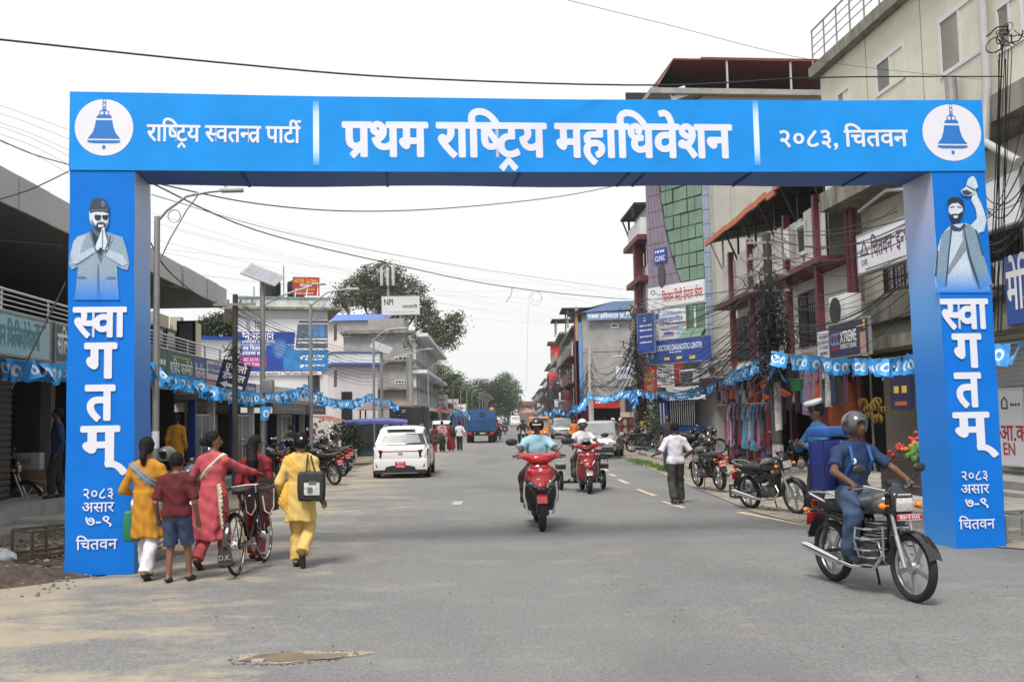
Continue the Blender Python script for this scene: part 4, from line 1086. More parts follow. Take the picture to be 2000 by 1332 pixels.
mb.add([(sx0-.3,.6,zt0-.3),(sx0-.3,5,zt0-.3),(xr,5.5,zt1),(xr,-.2,zt1-.02),(xr,.2,zt1-.1),(sx0-.3,.9,zt0-.35)],[(0,1,2,3)])
mb.add([(xr,-.2,zt1),(xq,-.25,zt1-.02),(xq,5.5,zt1),(xr,5.5,zt1)],[(0,1,2,3)])
mb.bb((xq,-.4,zt1),(sx1+2,5.5,zt1+.12));mb.bb((xr,-.3,zt1-.0),(xq,5.5,zt1+.08))
shed=mb.build('shed_roof',mat('shed_dark_red',(.14,.025,.018),.6,var=.2,grime=.3,gs=2),F4s.root,0)
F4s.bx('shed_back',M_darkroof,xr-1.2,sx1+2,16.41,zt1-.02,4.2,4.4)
F4s.bx('shed_side',mat('shed_dark_red',()),sx0+.15,sx0+.3,16.41,zt0+.5,.8,4.1)
mb=MB()
for x in(xq+1.2,xq+4.2):mb.bar((x,-.3,16.4),(x,-.3,zt1),.08)
o=mb.build('shed_post',M_pmetal,F4s.root,0);o['kind']='stuff'
railing(F4s,F4s.P(1378,190)[0],F4s.P(1590,190)[0],16.4,F4s.P(1400,182)[1],-.3,M_wframe,3,1.0,.03)
sign(F4s,'roof_banner','torn pale banner leaning on the rooftop under the dark red shed',1312,192,1345,172,-.2,M_sw,[('~',.5,.4,.3,M_lb,.8)],tilt=-.35)
p0,p1=at(1243,815,52.5),at(1275,815,47.9)
F4b=Fac('narrow_white_building','narrow white building with dark red columns and small canopy left of the purple front','building',(p0.x,p0.y,0),math.atan2(p1.y-p0.y,p1.x-p0.x))
A=F4b;Lb=math.hypot(p1.x-p0.x,p1.y-p0.y)
zt=A.P(1262,400)[1]
A.bx('wall',M_white,.6,Lb-.05,0,zt,.1,5)
zs=[A.P(1262,470)[1],A.P(1262,545)[1],3.2,A.P(1262,620)[1]]
for px_ in(1256,):q=A.P(px_,600);A.bx('column',M_red,q[0]-.2,q[0]+.2,0,zs[0],-.4,.0)
A.bx('eave',M_red,.35,Lb+.1,zs[0],zs[0]+.25,-.5,.6)
A.bx('beam',M_red,.7,Lb,zs[1]-.15,zs[1]+.1,-.45,.1)
A.bx('terrace_wall',M_white,.75,Lb,zs[0]+.26,zs[0]+1.1,-.3,.6)
mb=MB();zc_=A.P(1262,400)[1];mb.bb((.3,-.6,zc_),(Lb,2,zc_+.12));mb.bar((.9,-.25,zs[0]+1.1),(.9,-.25,zc_),.1);mb.bar((.4,-.5,zc_),(.9,-.25,zc_-1),.06);mb.bar((Lb-.4,-.6,zs[0]+1.2),(Lb-.4,-.6,zc_),.1)
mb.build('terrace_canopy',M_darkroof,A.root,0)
for k in range(3):A.window(1.3+k*1.4,2.2+k*1.4,zs[1]+.7,zs[1]+2.6,.08,M_brframe,M_glassd,nx=1)
sign(F4,'stacked_blue_sign','tall blue signboard with pale lines and square emblem beside the diagnostic billboard',1247,690,1277,611,-1.2,M_sb,[('D',.45,.86,.1,M_lw),('~',.5,.68,.06,M_lw,.75),('~',.5,.56,.06,M_lw,.75),('~',.5,.4,.05,M_lw,.75),('~',.5,.25,.05,M_lw,.75)],M_galv)
p0,p1=at(1141,815,76),at(1262,815,75.2)
F5=Fac('grey_hospital_building','grey concrete building with blue roof and pale blue रक्षा हस्पिटल sign facing the road','building',(p0.x,p0.y,0),math.atan2(p1.y-p0.y,p1.x-p0.x))
A=F5;ztop=A.P(1200,612)[1];w5=A.P(1262,700)[0]
A.bx('wall',M_greyconc,0,w5,2.8,ztop,0,9)
for z in(ztop-2.9,ztop-5.6):A.bx('floor_band',M_conc,0,w5,z,z+.12,-.04,.02)
A.bx('corner_strip',mat('blue_strip',(.1,.25,.55),.5,var=.1,grime=.2),-.28,-.02,2.8,ztop-.6,-.06,.3)
A.bx('corner_column',mat('ochre_column',(.4,.22,.08),.6,var=.15),-.5,-.29,ztop-2,ztop+.6,-.1,.4)
A.bx('corner_column',M_red,-.62,-.51,.0,ztop+.2,.0,2.5)
mb=MB();zr_=A.P(1200,590)[1];xm=A.P(1198,590)[0]
mb.add([(-1.2,-.5,ztop+.05),(xm,-.5,zr_),(w5+1,-.5,zr_),(w5+1,9,zr_),(xm,9,zr_),(-1.2,9,ztop+.05),(w5+1,-.5,ztop+.25),(0,-.5,ztop+.1)],[(0,1,4,5),(1,2,3,4),(7,6,2,1)])
mb.build('roof',M_bluesheet,A.root,0)
A.bx('eave',M_sdb,-.3,w5+.2,ztop,ztop+.25,-.3,1)
wpx(A,1193,641,1208,631,-.02,M_wframe,M_sb,nx=1,fw=.1)
sign(A,'hospital_sign','pale blue signboard reading रक्षा हस्पिटल प्रा.लि. on the grey building',1146,626,1238,608,-.45,mat('sky_blue_board',(.13,.25,.4),.5),[('रक्षा हस्पिटल प्रा.लि.',.5,.5,.5,M_lw,.95,.02)])
A.bx('lower_wall',M_brightred,.3,w5,2.5,3.2,-.3,.1)
shopcell(A,.4,w5,.1,2.45,.0,2.5)
sign(A,'red_shop_sign','bright red shop sign left of the beige pillar on the grey building',1160,797,1186,778,-.6,M_sr,[('~',.5,.5,.25,M_lw,.7)])
sign(A,'red_shop_sign','wide red and brown shop sign under the grey wall beside the beige pillar',1187,797,1216,774,-.7,M_sr,[('#',.55,.7,.3,M_brframe,.8),('~',.55,.68,.15,M_ly,.6)])
sign(A,'white_hoarding','white hoarding with blue lettering above the red shops by the tangled pole',1204,740,1240,714,-3,M_sw,[('बाबा टेलर्स',.6,.5,.35,M_lb,.7,.02)])
p0,p1=at(1215,815,58),at(1262,815,56)
FK=Fac('beige_kiosk','beige pillared shopfront with dark blue panels beside the tangled pole','shop',(p0.x,p0.y,0),math.atan2(p1.y-p0.y,p1.x-p0.x))
for x in(0,1.6):FK.bx('pillar',mat('tan_panel',(.38,.3,.22),.6,var=.1),x,x+.35,0,FK.P(1220,755)[1],-.1,.3)
FK.bx('wall',M_sdb,.36,1.59,1.9,FK.P(1220,755)[1],0,.3)
FK.bx('fascia',mat('cream_panel',(.5,.45,.33),.6,var=.1),.0,2.2,1.1,1.9,-.14,-.02)
FK.bx('base_wall',M_dirtywhite,.36,1.59,0,1.05,0,.3)
specs=[(1138,1122,640,M_red,4),(1121,1110,662,M_white,4),(1109,1096,652,M_greyconc,4),(1095,1084,705,M_whitepink,3),(1083,1073,712,M_dirtywhite,3),(1072,1062,742,M_darkwood,3),(1061,1051,760,M_greyconc,3),(1050,1042,772,M_whitepink,2)]
lab=['tall dark red fronted building next to the grey hospital block','white four-storey building with balconies two along from the grey hospital','grey building with hanging washing and rooftop canopy in the far right row','pink building with red rooftop water tower in the far right row','dirty white low building past the red rooftop tower','dark brown building cluttered with balconies far down the right side','grey low building nearly at the end of the right row','pale last building at the far end of the right row']
for k,(pa,pb,top,m_,ns)in enumerate(specs):
 X=5.5+.12*k
 ya=X/(ray(pa,815).x/ray(pa,815).y);yb=X/(ray(pb,815).x/ray(pb,815).y);ya=max(ya,79)
 z=at(pa,top,ya).z;L=yb-ya
 F=Fac('row_building',lab[k],'building',(X,yb,0),R(-90));sh=(z-.2)/ns
 F.bx('wall',m_,0,L,0,z,0,8)
 F.bx('roof_slab',M_slab,-.2,L+.2,z,z+.2,-.7,8.2)
 nw=max(2,int(L/3.5))
 for s_ in range(ns):
  if s_==0:
   for i in range(nw):shutter(F,L*i/nw+.2,L*(i+1)/nw-.2,.1,sh-.4,-.05,rnd.choice([M_shutter,M_darkwood,M_sb,M_dark]))
   F.bx('shop_sign_band',rnd.choice([M_red,M_sdb,M_dirtywhite,M_sg]),.1,L-.1,sh-.35,sh+.1,-.5,-.1)
  else:
   F.bx('balcony',rnd.choice([M_slab,m_,M_red]),.1,L-.1,s_*sh,s_*sh+.15,-1.1,-.0)
   F.bx('parapet',rnd.choice([M_dirtywhite,M_red,m_,M_greyconc,M_slab]),.1,L-.1,s_*sh+.16,s_*sh+.9,-1.1,-1.0)
   for i in range(nw):F.window(L*i/nw+.7,L*i/nw+2.1,s_*sh+.9,s_*sh+sh-.5,-.02,M_brframe,M_glassd,nx=2,depth=.05)
 if k in(0,2):
  F.bx('roof_canopy',M_darkroof,L-4,L+.3,z+1.5,z+1.62,-1.5,2)
  for q in(.2,3.6):mb=MB();mb.bar((L-q,-1,z),(L-q,-1,z+1.5),.12);mb.build('canopy_post',M_galv,F.root,0)
 if k==3:
  F.bx('water_tower',M_brightred,L-3.5,L-.2,z+.2,z+2.2,-1.0,1.5)
  F.bx('water_tower_slab',M_red,L-3.9,L+.2,z+2.2,z+2.5,-1.4,1.9)
  mb=MB();q=at(1087,755,ya);F.bx('water_tank',M_brightred,L-2,L-.1,5.2,7.4,-1.6,-.2,r=.3)
 for i in range(3):
  y_=ya+(yb-ya)*(i+.3)/3;z0=rnd.uniform(2.6,z*.6)
  t=thing('projecting_sign',('small %s sign projecting from the '%('red','blue','white')[i])+' '.join(lab[k].split()[:7]),'sign',(X-1.3,y_,z0),0)
  mb=MB();mb.rbox((.2,0,.5),(.8,.12,.8),.03);mb.build('panel',(M_red,M_sdb,M_dirtywhite)[i],t)
  mb=MB();mb.bar((.5,0,.8),(1.3,0,.8),.04);mb.build('bracket',M_galv,t)
p=at(1012,815,290);F=Fac('distant_tile_roof_hall','distant long brown building closing the end of the street','building',(p.x,290,0),0)
F.bx('wall',mat('distant_brown_wall',(.2,.16,.13),.9),0,8,0,at(1020,792,290).z,0,6);F.bx('roof',mat('distant_roof',(.16,.1,.08),.9),-.5,8.5,at(1020,792,290).z,at(1020,784,290).z,-.5,6)
p=at(1028,812,250);t=thing('tent_canopy','pale red tent canopy at the far end of the street','tent',(p.x,250,0))
zt_=at(1028,797,250).z;ze=at(1028,806,250).z
mb=MB();mb.add([(-3.6,-3,ze),(3.6,-3,ze),(3.6,3,ze),(-3.6,3,ze),(0,0,zt_)],[(0,1,4),(1,2,4),(2,3,4),(3,0,4)]);mb.build('cover',mat('pale_red_cloth',(.42,.2,.19),.8),t,0)
for a,b in((-3.4,-2.8),(3.4,-2.8),(3.4,2.8),(-3.4,2.8)):mb=MB();mb.cyl((a,b,0),(a,b,ze),.06,6);mb.build('pole',M_galv,t)
# ============================================================ LEFT SIDE
LA=R(90+2.9)
FL1=Fac('canopy_shop_building','two-storey shop building on the left with wide grey metal canopy and steel balcony rail','building',(-8.6,8,0),LA)
A=FL1;LL=20.0
yend=A.P(443,590,-1.6)[0]
zc0,zc1=A.P(443,602,-1.6)[1],A.P(443,567,-1.6)[1]
za0,za1=A.P(132,453,-1.6)[1],A.P(132,393,-1.6)[1]
zl0,zl1=(zc0+za0)/2,(zc1+za1)/2
n_=18
for i in range(n_):
 a,b=yend*i/n_,yend*(i+1)/n_
 o=A.bx('fascia_panel',M_pmetal,a+.006,b-.006,zl0,zl1,-1.6,-1.55);o.rotation_euler=(0,0,rnd.uniform(-.0015,.0015))
A.bx('fascia_end',M_pmetal,yend-.02,yend+.03,zl0,zl1,-1.54,5)
A.bx('canopy_soffit',mat('soffit_grey',(.15,.145,.14),.8,var=.2,grime=.3,gs=1.5),0,yend-.03,zl0+.02,zl0+.12,-1.54,4)
A.bx('roof',M_conc,0,yend-.03,zl0+.3,zl1-.1,-1.5,5)
zb0=A.P(430,712,-1.3)[1];zr1=A.P(430,684,-1.3)[1]
ybal=A.P(431,700,-1.3)[0]
A.bx('balcony_slab',M_conc,0,ybal+.2,zb0-.15,zb0,-1.35,0)
for i in range(13):
 x=ybal*i/12+.02;mb=MB();mb.cyl((x,-1.28,zb0),(x,-1.28,zr1+.03),.025,8);mb.build('rail_post',M_steel,A.root)
for k in range(5):
 z=zr1-k*(zr1-zb0)/5.2;mb=MB();mb.cyl((.02,-1.3,z),(ybal,-1.3,z),.022 if k==0 else .012,8);mb.build('rail_bar',M_steel,A.root)
xs_=A.P(395,640,0)[0]
M_yb=W_('wall_yellow_beige',(.5,.44,.34),grime=.2)
A.bx('wall',M_yb,A.P(300,600,.6)[0],A.P(330,600,.6)[0],zb0,zl0,.6,.8)
q=A.P(345,600,.3)[0];A.bx('pillar',M_yb,q+.4,q+.75,zb0,zl0,.3,.62)
q2=A.P(385,600,.3)[0];A.bx('pillar',M_yb,q2-.25,q2+.5,zb0,zl0,.3,.8)
A.bx('back_wall',M_dark,0,q-.3,zb0,zl0,2.4,2.6)
A.bx('back_wall',M_dark,0,4.5,zb0,zl0,.7,.8)
for px0,px1,yb_,yt_ in((303,322,700,606),(325,345,700,612)):
 a=A.P(px0,650,.2);b=A.P(px1,650,.2);A.window(a[0],b[0],zb0+.02,zl0-.5,.2,M_black,M_curtain,nx=1,nz=2,fw=.07)
a=at(345,735,26.6);b=at(381,735,26.6)
t_=Fac('open_window_leaf','black framed glass door standing open across the left balcony','door',(a.x,a.y,0),0)
t_.window(0,b.x-a.x,at(345,728,26.6).z,at(345,627,26.6).z,0,M_black,M_curtain,nx=1,nz=1,fw=.06,name='leaf_frame',depth=.05)
zs_=.42
A.bx('plinth',M_conc,.5,21,-.2,zs_,-1.2,3)
A.bx('step',M_conc,1,21,-.2,.2,-1.75,-1.21)
zf0=zb0-.16
xx=[2.2,5.3,8.4,11.6,14.8,18.0,20.6]
for i in range(6):
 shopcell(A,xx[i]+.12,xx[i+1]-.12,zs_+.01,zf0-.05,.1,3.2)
 A.bx('pillar',mat('dark_pillar',(.1,.095,.09),.8,var=.2),xx[i]-.1,xx[i]+.1,zs_,zf0-.05,-.1,.1)
A.bx('lintel',M_dark,0,21,zf0-.5,zf0,-.05,.09)
shutter(A,8.6,10.0,zs_,zf0-.5,.0,M_shutter)
sg=lambda n,l,x0,yb,x1,yt,c,m_,tx,fr=None:sign(A,n,l,x0,yb,x1,yt,c,m_,tx,fr)
zq0,zq1=zf0-.42,zb0+.02
def band(name,label,pa,pb,m_,tx,z0=None,z1=None,c=-1.42):
 a=A.P(pa,700,c)[0];b=A.P(pb,700,c)[0]
 return sign(A,name,label,0,0,1,1,c,m_,tx,M_galv,box=(a,b,z0 or zq0,z1 or zq1))
M_lblue=mat('pale_blue_board',(.32,.5,.56),.5,var=.06)
band('physio_sign','pale blue signboard with teal Devanagari lettering at the far left above the bunting',-30,97,M_lblue,[('चितवन फिजियोथेरापी',.42,.45,.5,mat('lettering_teal',(.05,.25,.3),.5),.8,.014),('~',.83,.82,.1,M_lb,.2)])
band('slate_sign','dark slate signboard with white सल्लि lettering just left of the arch column',108,150,M_sg,[('सल्लिक',.5,.5,.55,M_lw,.85,.016)])
band('green_sign','dull green signboard above the first left lamp post',300,328,M_sg,[('~',.5,.6,.2,M_lw,.7),('#',.5,.12,.12,M_ly,.9)],zq0-.25)
band('pharmacy_sign','long teal signboard with white शहिद फार्मेसी lettering under the balcony rail',329,378,M_sg,[('शहिद फार्मेसी',.5,.4,.4,M_lw,.9,.016),('~',.5,.8,.1,M_ly,.7)])
band('blue_sign','blue signboard with white clinic lettering under the balcony rail',379,402,M_sb,[('क्लिनिक',.5,.35,.45,M_lw,.85,.016)])
band('white_clinic_sign','white signboard with blue and red lines at the end of the left balcony',403,433,M_sw,[('पाइल्स क्लिनिक',.5,.72,.25,M_lb,.85),('~',.5,.42,.2,M_lb,.8),('#',.5,.1,.14,M_sr,1.0)])
band('treatment_sign','tall pale notice with red उपचार केन्द्र lettering inside the dark left shop',366,425,mat('faded_white_board',(.3,.3,.3),.6,var=.1),[('आयुर्वेद',.5,.86,.13,M_lr,.8,.02),('#',.5,.7,.02,M_lr,.6),('धातु उपचार',.5,.5,.16,M_lr,.85,.03),('केन्द्र',.5,.22,.18,M_lr,.5,.03)],z0=.95,z1=2.35,c=-.2)
p=at(455,740,26);t=thing('tilted_arrow_sign','tilted black sign with white Devanagari words and an arrow pointing left','sign',p)
t.rotation_euler=Euler((0,R(16),R(8)),'XYZ');mb=MB();mb.bb((-.38,0,-.3),(.38,.04,.45));pn=mb.build('panel',M_sdb,t,0)
text('एपोलो',M_lw,pn,x=0,y=-.005,z=.2,h=.26,w=.55,bold=.018);text('डेण्टल',M_lw,pn,x=0,y=-.005,z=-.04,h=.26,w=.58,bold=.018)
mb=MB();mb.add([(-.3,-.004,-.18),(-.12,-.004,-.08),(-.12,-.004,-.14),(.3,-.004,-.14),(.3,-.004,-.22),(-.12,-.004,-.22),(-.12,-.004,-.28)],[(0,6,5,2,1),(2,5,4,3)]);mb.build('arrow',M_lw,pn,0)
p0,p1=at(378,700,36),at(470,700,37)
F=Fac('low_white_building','low white building with blue roof edge behind the left balcony end','building',(p0.x,p0.y,0),math.atan2(p1.y-p0.y,p1.x-p0.x))
z=F.P(420,664)[1];w=math.hypot(p1.x-p0.x,p1.y-p0.y)
F.bx('wall',M_white,-1,w,0,z,0,6);F.bx('roof_edge',M_sb,-1.1,w+.1,z,z+.12,-.2,6.2);F.bx('floor_band',M_galv,-1,w,F.P(420,705)[1],F.P(420,702)[1],-.04,0)
p0,p1=(-9.25,28.6),(-8.95,46)
F=Fac('low_shop_row','row of low shops with glass doors and faded signboards below the billboard building','building',(p0[0],p0[1],0),math.atan2(p1[1]-p0[1],p1[0]-p0[0]))
FS=F;L=17.0
F.bx('parapet',M_dirtywhite,0,L,2.55,3.05,-.2,3)
F.bx('roof',M_conc,0,L,2.4,2.55,-.5,3)
x=.1;kk=0
while x<L-1:
 w=(1.7,2.3,2.0)[kk%3]
 shopcell(F,x+.1,x+w-.08,.15,2.0,.15,2)
 F.bx('pillar',M_white if kk%2 else M_sb,x-.06,x+.06,0,2.4,-.06,.15)
 if kk in(0,2,5):F.window(x+.1,x+w-.15,.15,2.0,.05,M_wframe,M_curtain,nx=2,fw=.06)
 x+=w;kk+=1
for pa,pb,m_,tx,lb in((470,500,M_sb,[('लगन क्लिनिक',.5,.5,.3,M_lw,.8)],'small blue signboard on the parapet left of the solar pole'),(535,598,mat('faded_grey_board',(.13,.13,.13),.6),[('~',.5,.4,.35,M_galv,.8)],'faded grey signboard over the low glass shop'),(600,636,mat('faded_brown_board',(.1,.06,.05),.6),[('~',.5,.4,.35,M_galv,.8)],'dark brown signboard over the garland shop')):
 a=F.P(pa,780,-.55)[0];b=F.P(pb,780,-.55)[0];sign(F,'faded_shop_sign',lb,0,0,1,1,-.55,m_,tx,None,box=(a,b,2.02,2.38)if pa>500 else(a,b,2.6,3.0))
a=F.P(604,815,-.5)[0];mb=MB();mb.add([(a,-.5,1.95),(a+4.5,-.5,1.95),(a+4.5,-1.3,1.72),(a,-1.3,1.72)],[(0,1,2,3)]);mb.build('red_awning',mat('faded_red_awning',(.35,.1,.08),.7,var=.2),F.root,0)
p0,p1=at(462,815,46),at(641,815,47.2)
F=Fac('billboard_building','white two-storey building carrying the big blue fertility clinic billboard','building',(p0.x,p0.y,0),math.atan2(p1.y-p0.y,p1.x-p0.x))
FB=F;w=math.hypot(p1.x-p0.x,p1.y-p0.y);ze=F.P(600,607)[1];zt=F.P(550,583)[1]
F.bx('wall',M_white,0,w,0,ze,0,5)
F.bx('eave',M_slab,-.55,w+.6,ze,ze+.12,-.5,5.6)
F.bx('parapet',W_('wall_mouldy_white',(.62,.64,.63),grime=.6,gs=1.5,gcol=(.03,.03,.03)),0,w+.1,ze+.12,zt,-.05,5)
F.bx('coping',mat('teal_coping',(.2,.3,.32),.6),-.05,w+.15,zt,zt+.07,-.1,5.1)
wpx(F,602,765,624,733,-.02,M_brframe,M_glassd,nx=2)
mb=MB();S=Fac('side','x','x',tuple(F.W(w,0,0)),F.rz+PI/2);bpy.data.objects.remove(S.root)
for y0,y1 in((632,668),(722,757)):
 a=S.P(650,y1);b=S.P(656,y0);x0,x1=min(a[0],b[0]),max(a[0],b[0])
 for o in(MB().bb((w+.002,x0,a[1]),(w+.04,x0+.8,b[1])).build('side_window',M_brframe,F.root,0),):
  MB().bb((w+.041,x0+.08,a[1]+.08),(w+.05,x0+.72,b[1]-.08)).build('pane',M_glassd,o,0)
M_bb=mat('billboard_blue',(.012,.055,.33),.4,var=.25,vs=1.2)
M_cyan=mat('billboard_cyan',(.03,.2,.5),.4,var=.35,vs=1.5)
def bill_extra(t,p,w,h):
 mb=MB();X=lambda r_:(r_-.5)*w
 pts=[(X(.63),.96),(X(.66),1.0),(X(1.0),1.0),(X(1.0),.42),(X(.66),.42),(X(.63),.52)]
 mb.add([(a,-.0045,b*h)for a,b in[(X(.615),.40),(X(1.0),.40),(X(1.0),1.0),(X(.665),1.0),(X(.64),.9)]],[(0,1,2,3,4)])
 mb.build('picture_edge',M_sw,p,0)
 mb=MB();mb.add([(a,-.0055,b*h)for a,b in[(X(.635),.43),(X(.995),.43),(X(.995),.97),(X(.68),.97),(X(.655),.88)]],[(0,1,2,3,4)]);mb.build('printed_clinic',mat('print_slate',(.1,.13,.17),.5,var=.4,vs=4),p,0)
 mb=MB()
 for i in range(3):
  for j in range(2):
   mb.add([(X(.77+i*.065),-.006,(.66+j*.12)*h),(X(.825+i*.065),-.006,(.66+j*.12)*h),(X(.825+i*.065),-.006,(.76+j*.12)*h),(X(.77+i*.065),-.006,(.76+j*.12)*h)],[(0,1,2,3)])
 o=mb.build('printed_glass',mat('print_window_blue',(.06,.22,.5),.5,var=.2),p,0);o['kind']='stuff'
 mb=MB();
 for z_ in(.6,.53,.9):mb.add([(X(.66),-.0062,z_*h),(X(.99),-.0062,z_*h),(X(.99),-.0062,(z_+.025)*h),(X(.66),-.0062,(z_+.025)*h)],[(0,1,2,3)])
 o=mb.build('printed_floors',M_sw,p,0);o['kind']='stuff'
 mb=MB();mb.add([(X(.05),-.0035,.78*h),(X(.6),-.0035,.78*h),(X(.6),-.0035,.785*h),(X(.05),-.0035,.785*h)],[(0,1,2,3)])
 cx,cz_=X(.46),.42*h
 for q,(rx,rz_)in enumerate(((.09,.2),(.06,.14))):
  m2=MB();m2.add([(cx+q*.03+rx*w*math.cos(t_)*(1+.15*math.sin(3*t_)),-.004-.0005*q,cz_+rz_*h*math.sin(t_))for t_ in[2*PI*i/20 for i in range(20)]],[tuple(range(20))]);m2.build('printed_baby',(mat('print_mid_blue',(.03,.14,.45),.5),mat('print_soft_blue',(.1,.24,.5),.5))[q],p,0)
sign(F,'fertility_billboard','huge blue billboard with निःसन्तान lettering, baby print and pink box on the white building',463,724,641,624,-.12,M_bb,[('#',.5,.875,.25,M_sw,1.0,1),('#',.75,.24,.48,M_cyan,.5,1),('शिशु',.24,.87,.13,M_lk,.1,.014),('#',.5,.73,.012,M_sw,.0001),('निःसन्तान',.225,.66,.13,M_lw,.34,.022),('समस्याको सहज उपचार',.23,.555,.06,M_lw,.36,.012),('#',.32,.5,.012,M_sw,.6,2),('अब चितवनमै',.18,.43,.075,M_lw,.26,.02),('उपलब्ध छ',.15,.335,.07,M_lw,.2,.02),('#',.18,.17,.2,mat('magenta_print',(.4,.02,.2),.5),.27,2),('ART, IUI, IVF, ICSI',.18,.21,.06,M_lw,.22,.012),('PGT, TVS&J',.16,.12,.05,M_lw,.16,.012),('~',.84,.26,.05,M_lw,.26),('~',.84,.2,.05,M_lw,.2),('~',.84,.08,.05,M_lw,.26),('#',.7,.24,.06,M_sw,.03,4),('#',.7,.08,.06,M_sw,.03,4),('§',.12,.87,.16,M_galv)],None,extra=bill_extra)
sign(F,'lower_billboard_strip','narrow white strip with purple Natural Conception and TestTube Baby lettering under the billboard',468,733,628,725,-.12,M_sw,[('Natural Conception + TestTube Baby (IVF)',.5,.5,.7,M_lp,.9,.014)],None)
def tank(px,py,Y,r,h,label):
 p=at(px,py,Y);t=thing('water_tank',label,'water tank',p)
 mb=MB();prof=[(r*.98,0)]
 for i in range(8):z=h*.85*i/8;prof+=[(r,z+.02),(r,z+h*.08),(r*.97,z+h*.09)]
 prof+=[(r*.9,h*.9),(r*.5,h*.97),(r*.25,h),(r*.25,h*1.03)];mb.lathe(prof,28);mb.build('body',M_blackp,t)
 mb=MB();mb.lathe([(r*.27,h*1.03),(r*.27,h*1.07),(0.001,h*1.08)],16);mb.build('lid',M_blackp,t)
tank(528,581,48,.5,.85,'black plastic water tank behind the solar pole on the billboard building roof')
tank(578,581,48.3,.42,.85,'black plastic water tank behind the red hotel sign')
sign(F,'hotel_sign','red rooftop sign reading HOTEL GLOBAL in yellow',572,577,624,542,.3,M_sr,[('HOTEL GLOBAL',.5,.78,.2,M_ly,.9,.02),('चौबिसकोठी-१०',.5,.54,.12,M_lw,.5),('०५६-५९३३११, ५९३४६१',.45,.34,.13,M_ly,.75),('9855073111, 9845012773',.42,.12,.1,M_lw,.7),('#',.93,.38,.45,M_ly,.03),('#',.93,.15,.06,M_ly,.07,3)])
for px_ in(576,598,619):
 q=at(px_,583,46.7);mb=MB();mb.cyl(q,(q.x,q.y+.3,q.z+.5),.03,6);tag(mb.build('sign_post',M_galv),'short steel post holding up the red hotel sign','post','posts under the hotel sign')
for px_,y0,y1 in((554,519,580),(496,560,582)):
 q=at(px_,y1,47);q2=at(px_,y0,47);mb=MB();mb.cyl(q,q2,.03,6);tag(mb.build('roof_mast',M_galv),('tall' if y0<530 else 'short')+' thin mast on the roof of the billboard building','mast')
p0,p1=at(655,815,60),at(738,815,61)
F=Fac('pale_pink_building','pale pinkish white building with blue bands right of the billboard building','building',(p0.x,p0.y,0),math.atan2(p1.y-p0.y,p1.x-p0.x))
w=math.hypot(p1.x-p0.x,p1.y-p0.y);z1=F.P(700,690)[1];z2=F.P(700,714)[1]
F.bx('wall',M_whitepink,0,w,0,z2,0,9);F.bx('band',mat('blue_band',(.05,.12,.35),.6),-.3,w+.3,z2,z2+.15,-.4,9);F.bx('parapet',M_white,-.1,w+.1,z2+.15,z1,-.2,8);F.bx('coping',mat('blue_band',()),-.15,w+.15,z1,z1+.08,-.25,8)
for k in range(3):F.bx('side_window',M_brframe,w-.01,w+.05,z2-2.2,z2-.8,1.2+k*2.4,2.4+k*2.4)
mb=MB();q=F.P(677,800,-.1);F.bx('door',M_black,q[0]-.3,q[0]+.35,0,F.P(677,765)[1],-.05,.02)
p=at(760,803,57);t=thing('tiled_stall','small open stall with low brown tiled roof behind the blue-topped rickshaw','stall',(p.x,p.y,0))
zr_=at(760,786,57).z;ze_=at(760,800,57).z
mb=MB();mb.add([(-1.7,-1.2,ze_),(1.6,-1.2,ze_),(1.2,0,zr_),(-1.2,0,zr_),(1.6,1.2,ze_),(-1.7,1.2,ze_)],[(0,1,2,3),(3,2,4,5),(1,4,2),(0,3,5)]);mb.build('roof',mat('brown_tiles',(.2,.13,.1),.8,var=.3,vs=6),t,0)
for a,b in((-1.5,-1),(1.4,-1),(1.4,1),(-1.5,1)):mb=MB();mb.cyl((a,b,0),(a,b,ze_),.05,6);mb.build('post',M_darkwood,t)
p0,p1=at(672,815,72),at(805,815,72.1)
F=Fac('grey_three_storey_building','weathered grey three-storey concrete building with white side balconies','building',(p0.x,p0.y,0),math.atan2(p1.y-p0.y,p1.x-p0.x))
w=math.hypot(p1.x-p0.x,p1.y-p0.y);zt=F.P(740,650)[1];F6=F
F.bx('wall',M_greyconc,0,w,0,zt,0,30)
for py in(652,708,762):z=F.P(740,py)[1];F.bx('floor_slab',M_slab,-.2,w+.3,z,z+.18,-.45,30)
z=F.P(740,650)[1];F.bx('parapet',M_greyconc,0,w-.5,z+.19,F.P(740,636)[1],0,.3);F.bx('stair_tower',M_greyconc,w-3.2,w-.6,z+.19,F.P(800,620)[1],.5,5)
for x0,x1,y0,y1 in((722,740,653,648),(773,795,653,647),(668,686,656,650),(770,795,702,697),(772,790,748,743)):
 a=F.P(x0,y0+2,-.02);b=F.P(x1,y1-1,-.02);F.window(a[0],b[0],a[1],b[1],-.02,M_wframe,M_glassd,nx=3,fw=.06)
for s_ in range(3):
 z0=(.1,zt*.35,zt*.68)[s_];z1=z0+zt*.3
 F.bx('side_balcony',M_white,w+.02,w+1.2,z0+zt*.28,z0+zt*.28+.25,0,29.5)
 for k in range(10):
  x_=1+k*2.9;o=MB().bb((w+.02,x_,z0+.6),(w+.06,x_+1.1,z1-.7)).build('side_window',M_wframe,F.root,0);MB().bb((w+.061,x_+.12,z0+.72),(w+.07,x_+.98,z1-.82)).build('pane',M_glassd,o,0)
  F.bx('side_pier',M_white,w+.02,w+.3,z0,z1,x_-.7,x_-.4)
p0=at(640,815,84);F=Fac('blue_roof_building','building with bright blue sheet roof rising behind the pale pink one','building',(p0.x,84,0),0)
a=F.P(664,628)[1];b=F.P(700,607)[1];w=F.P(748,620)[0]
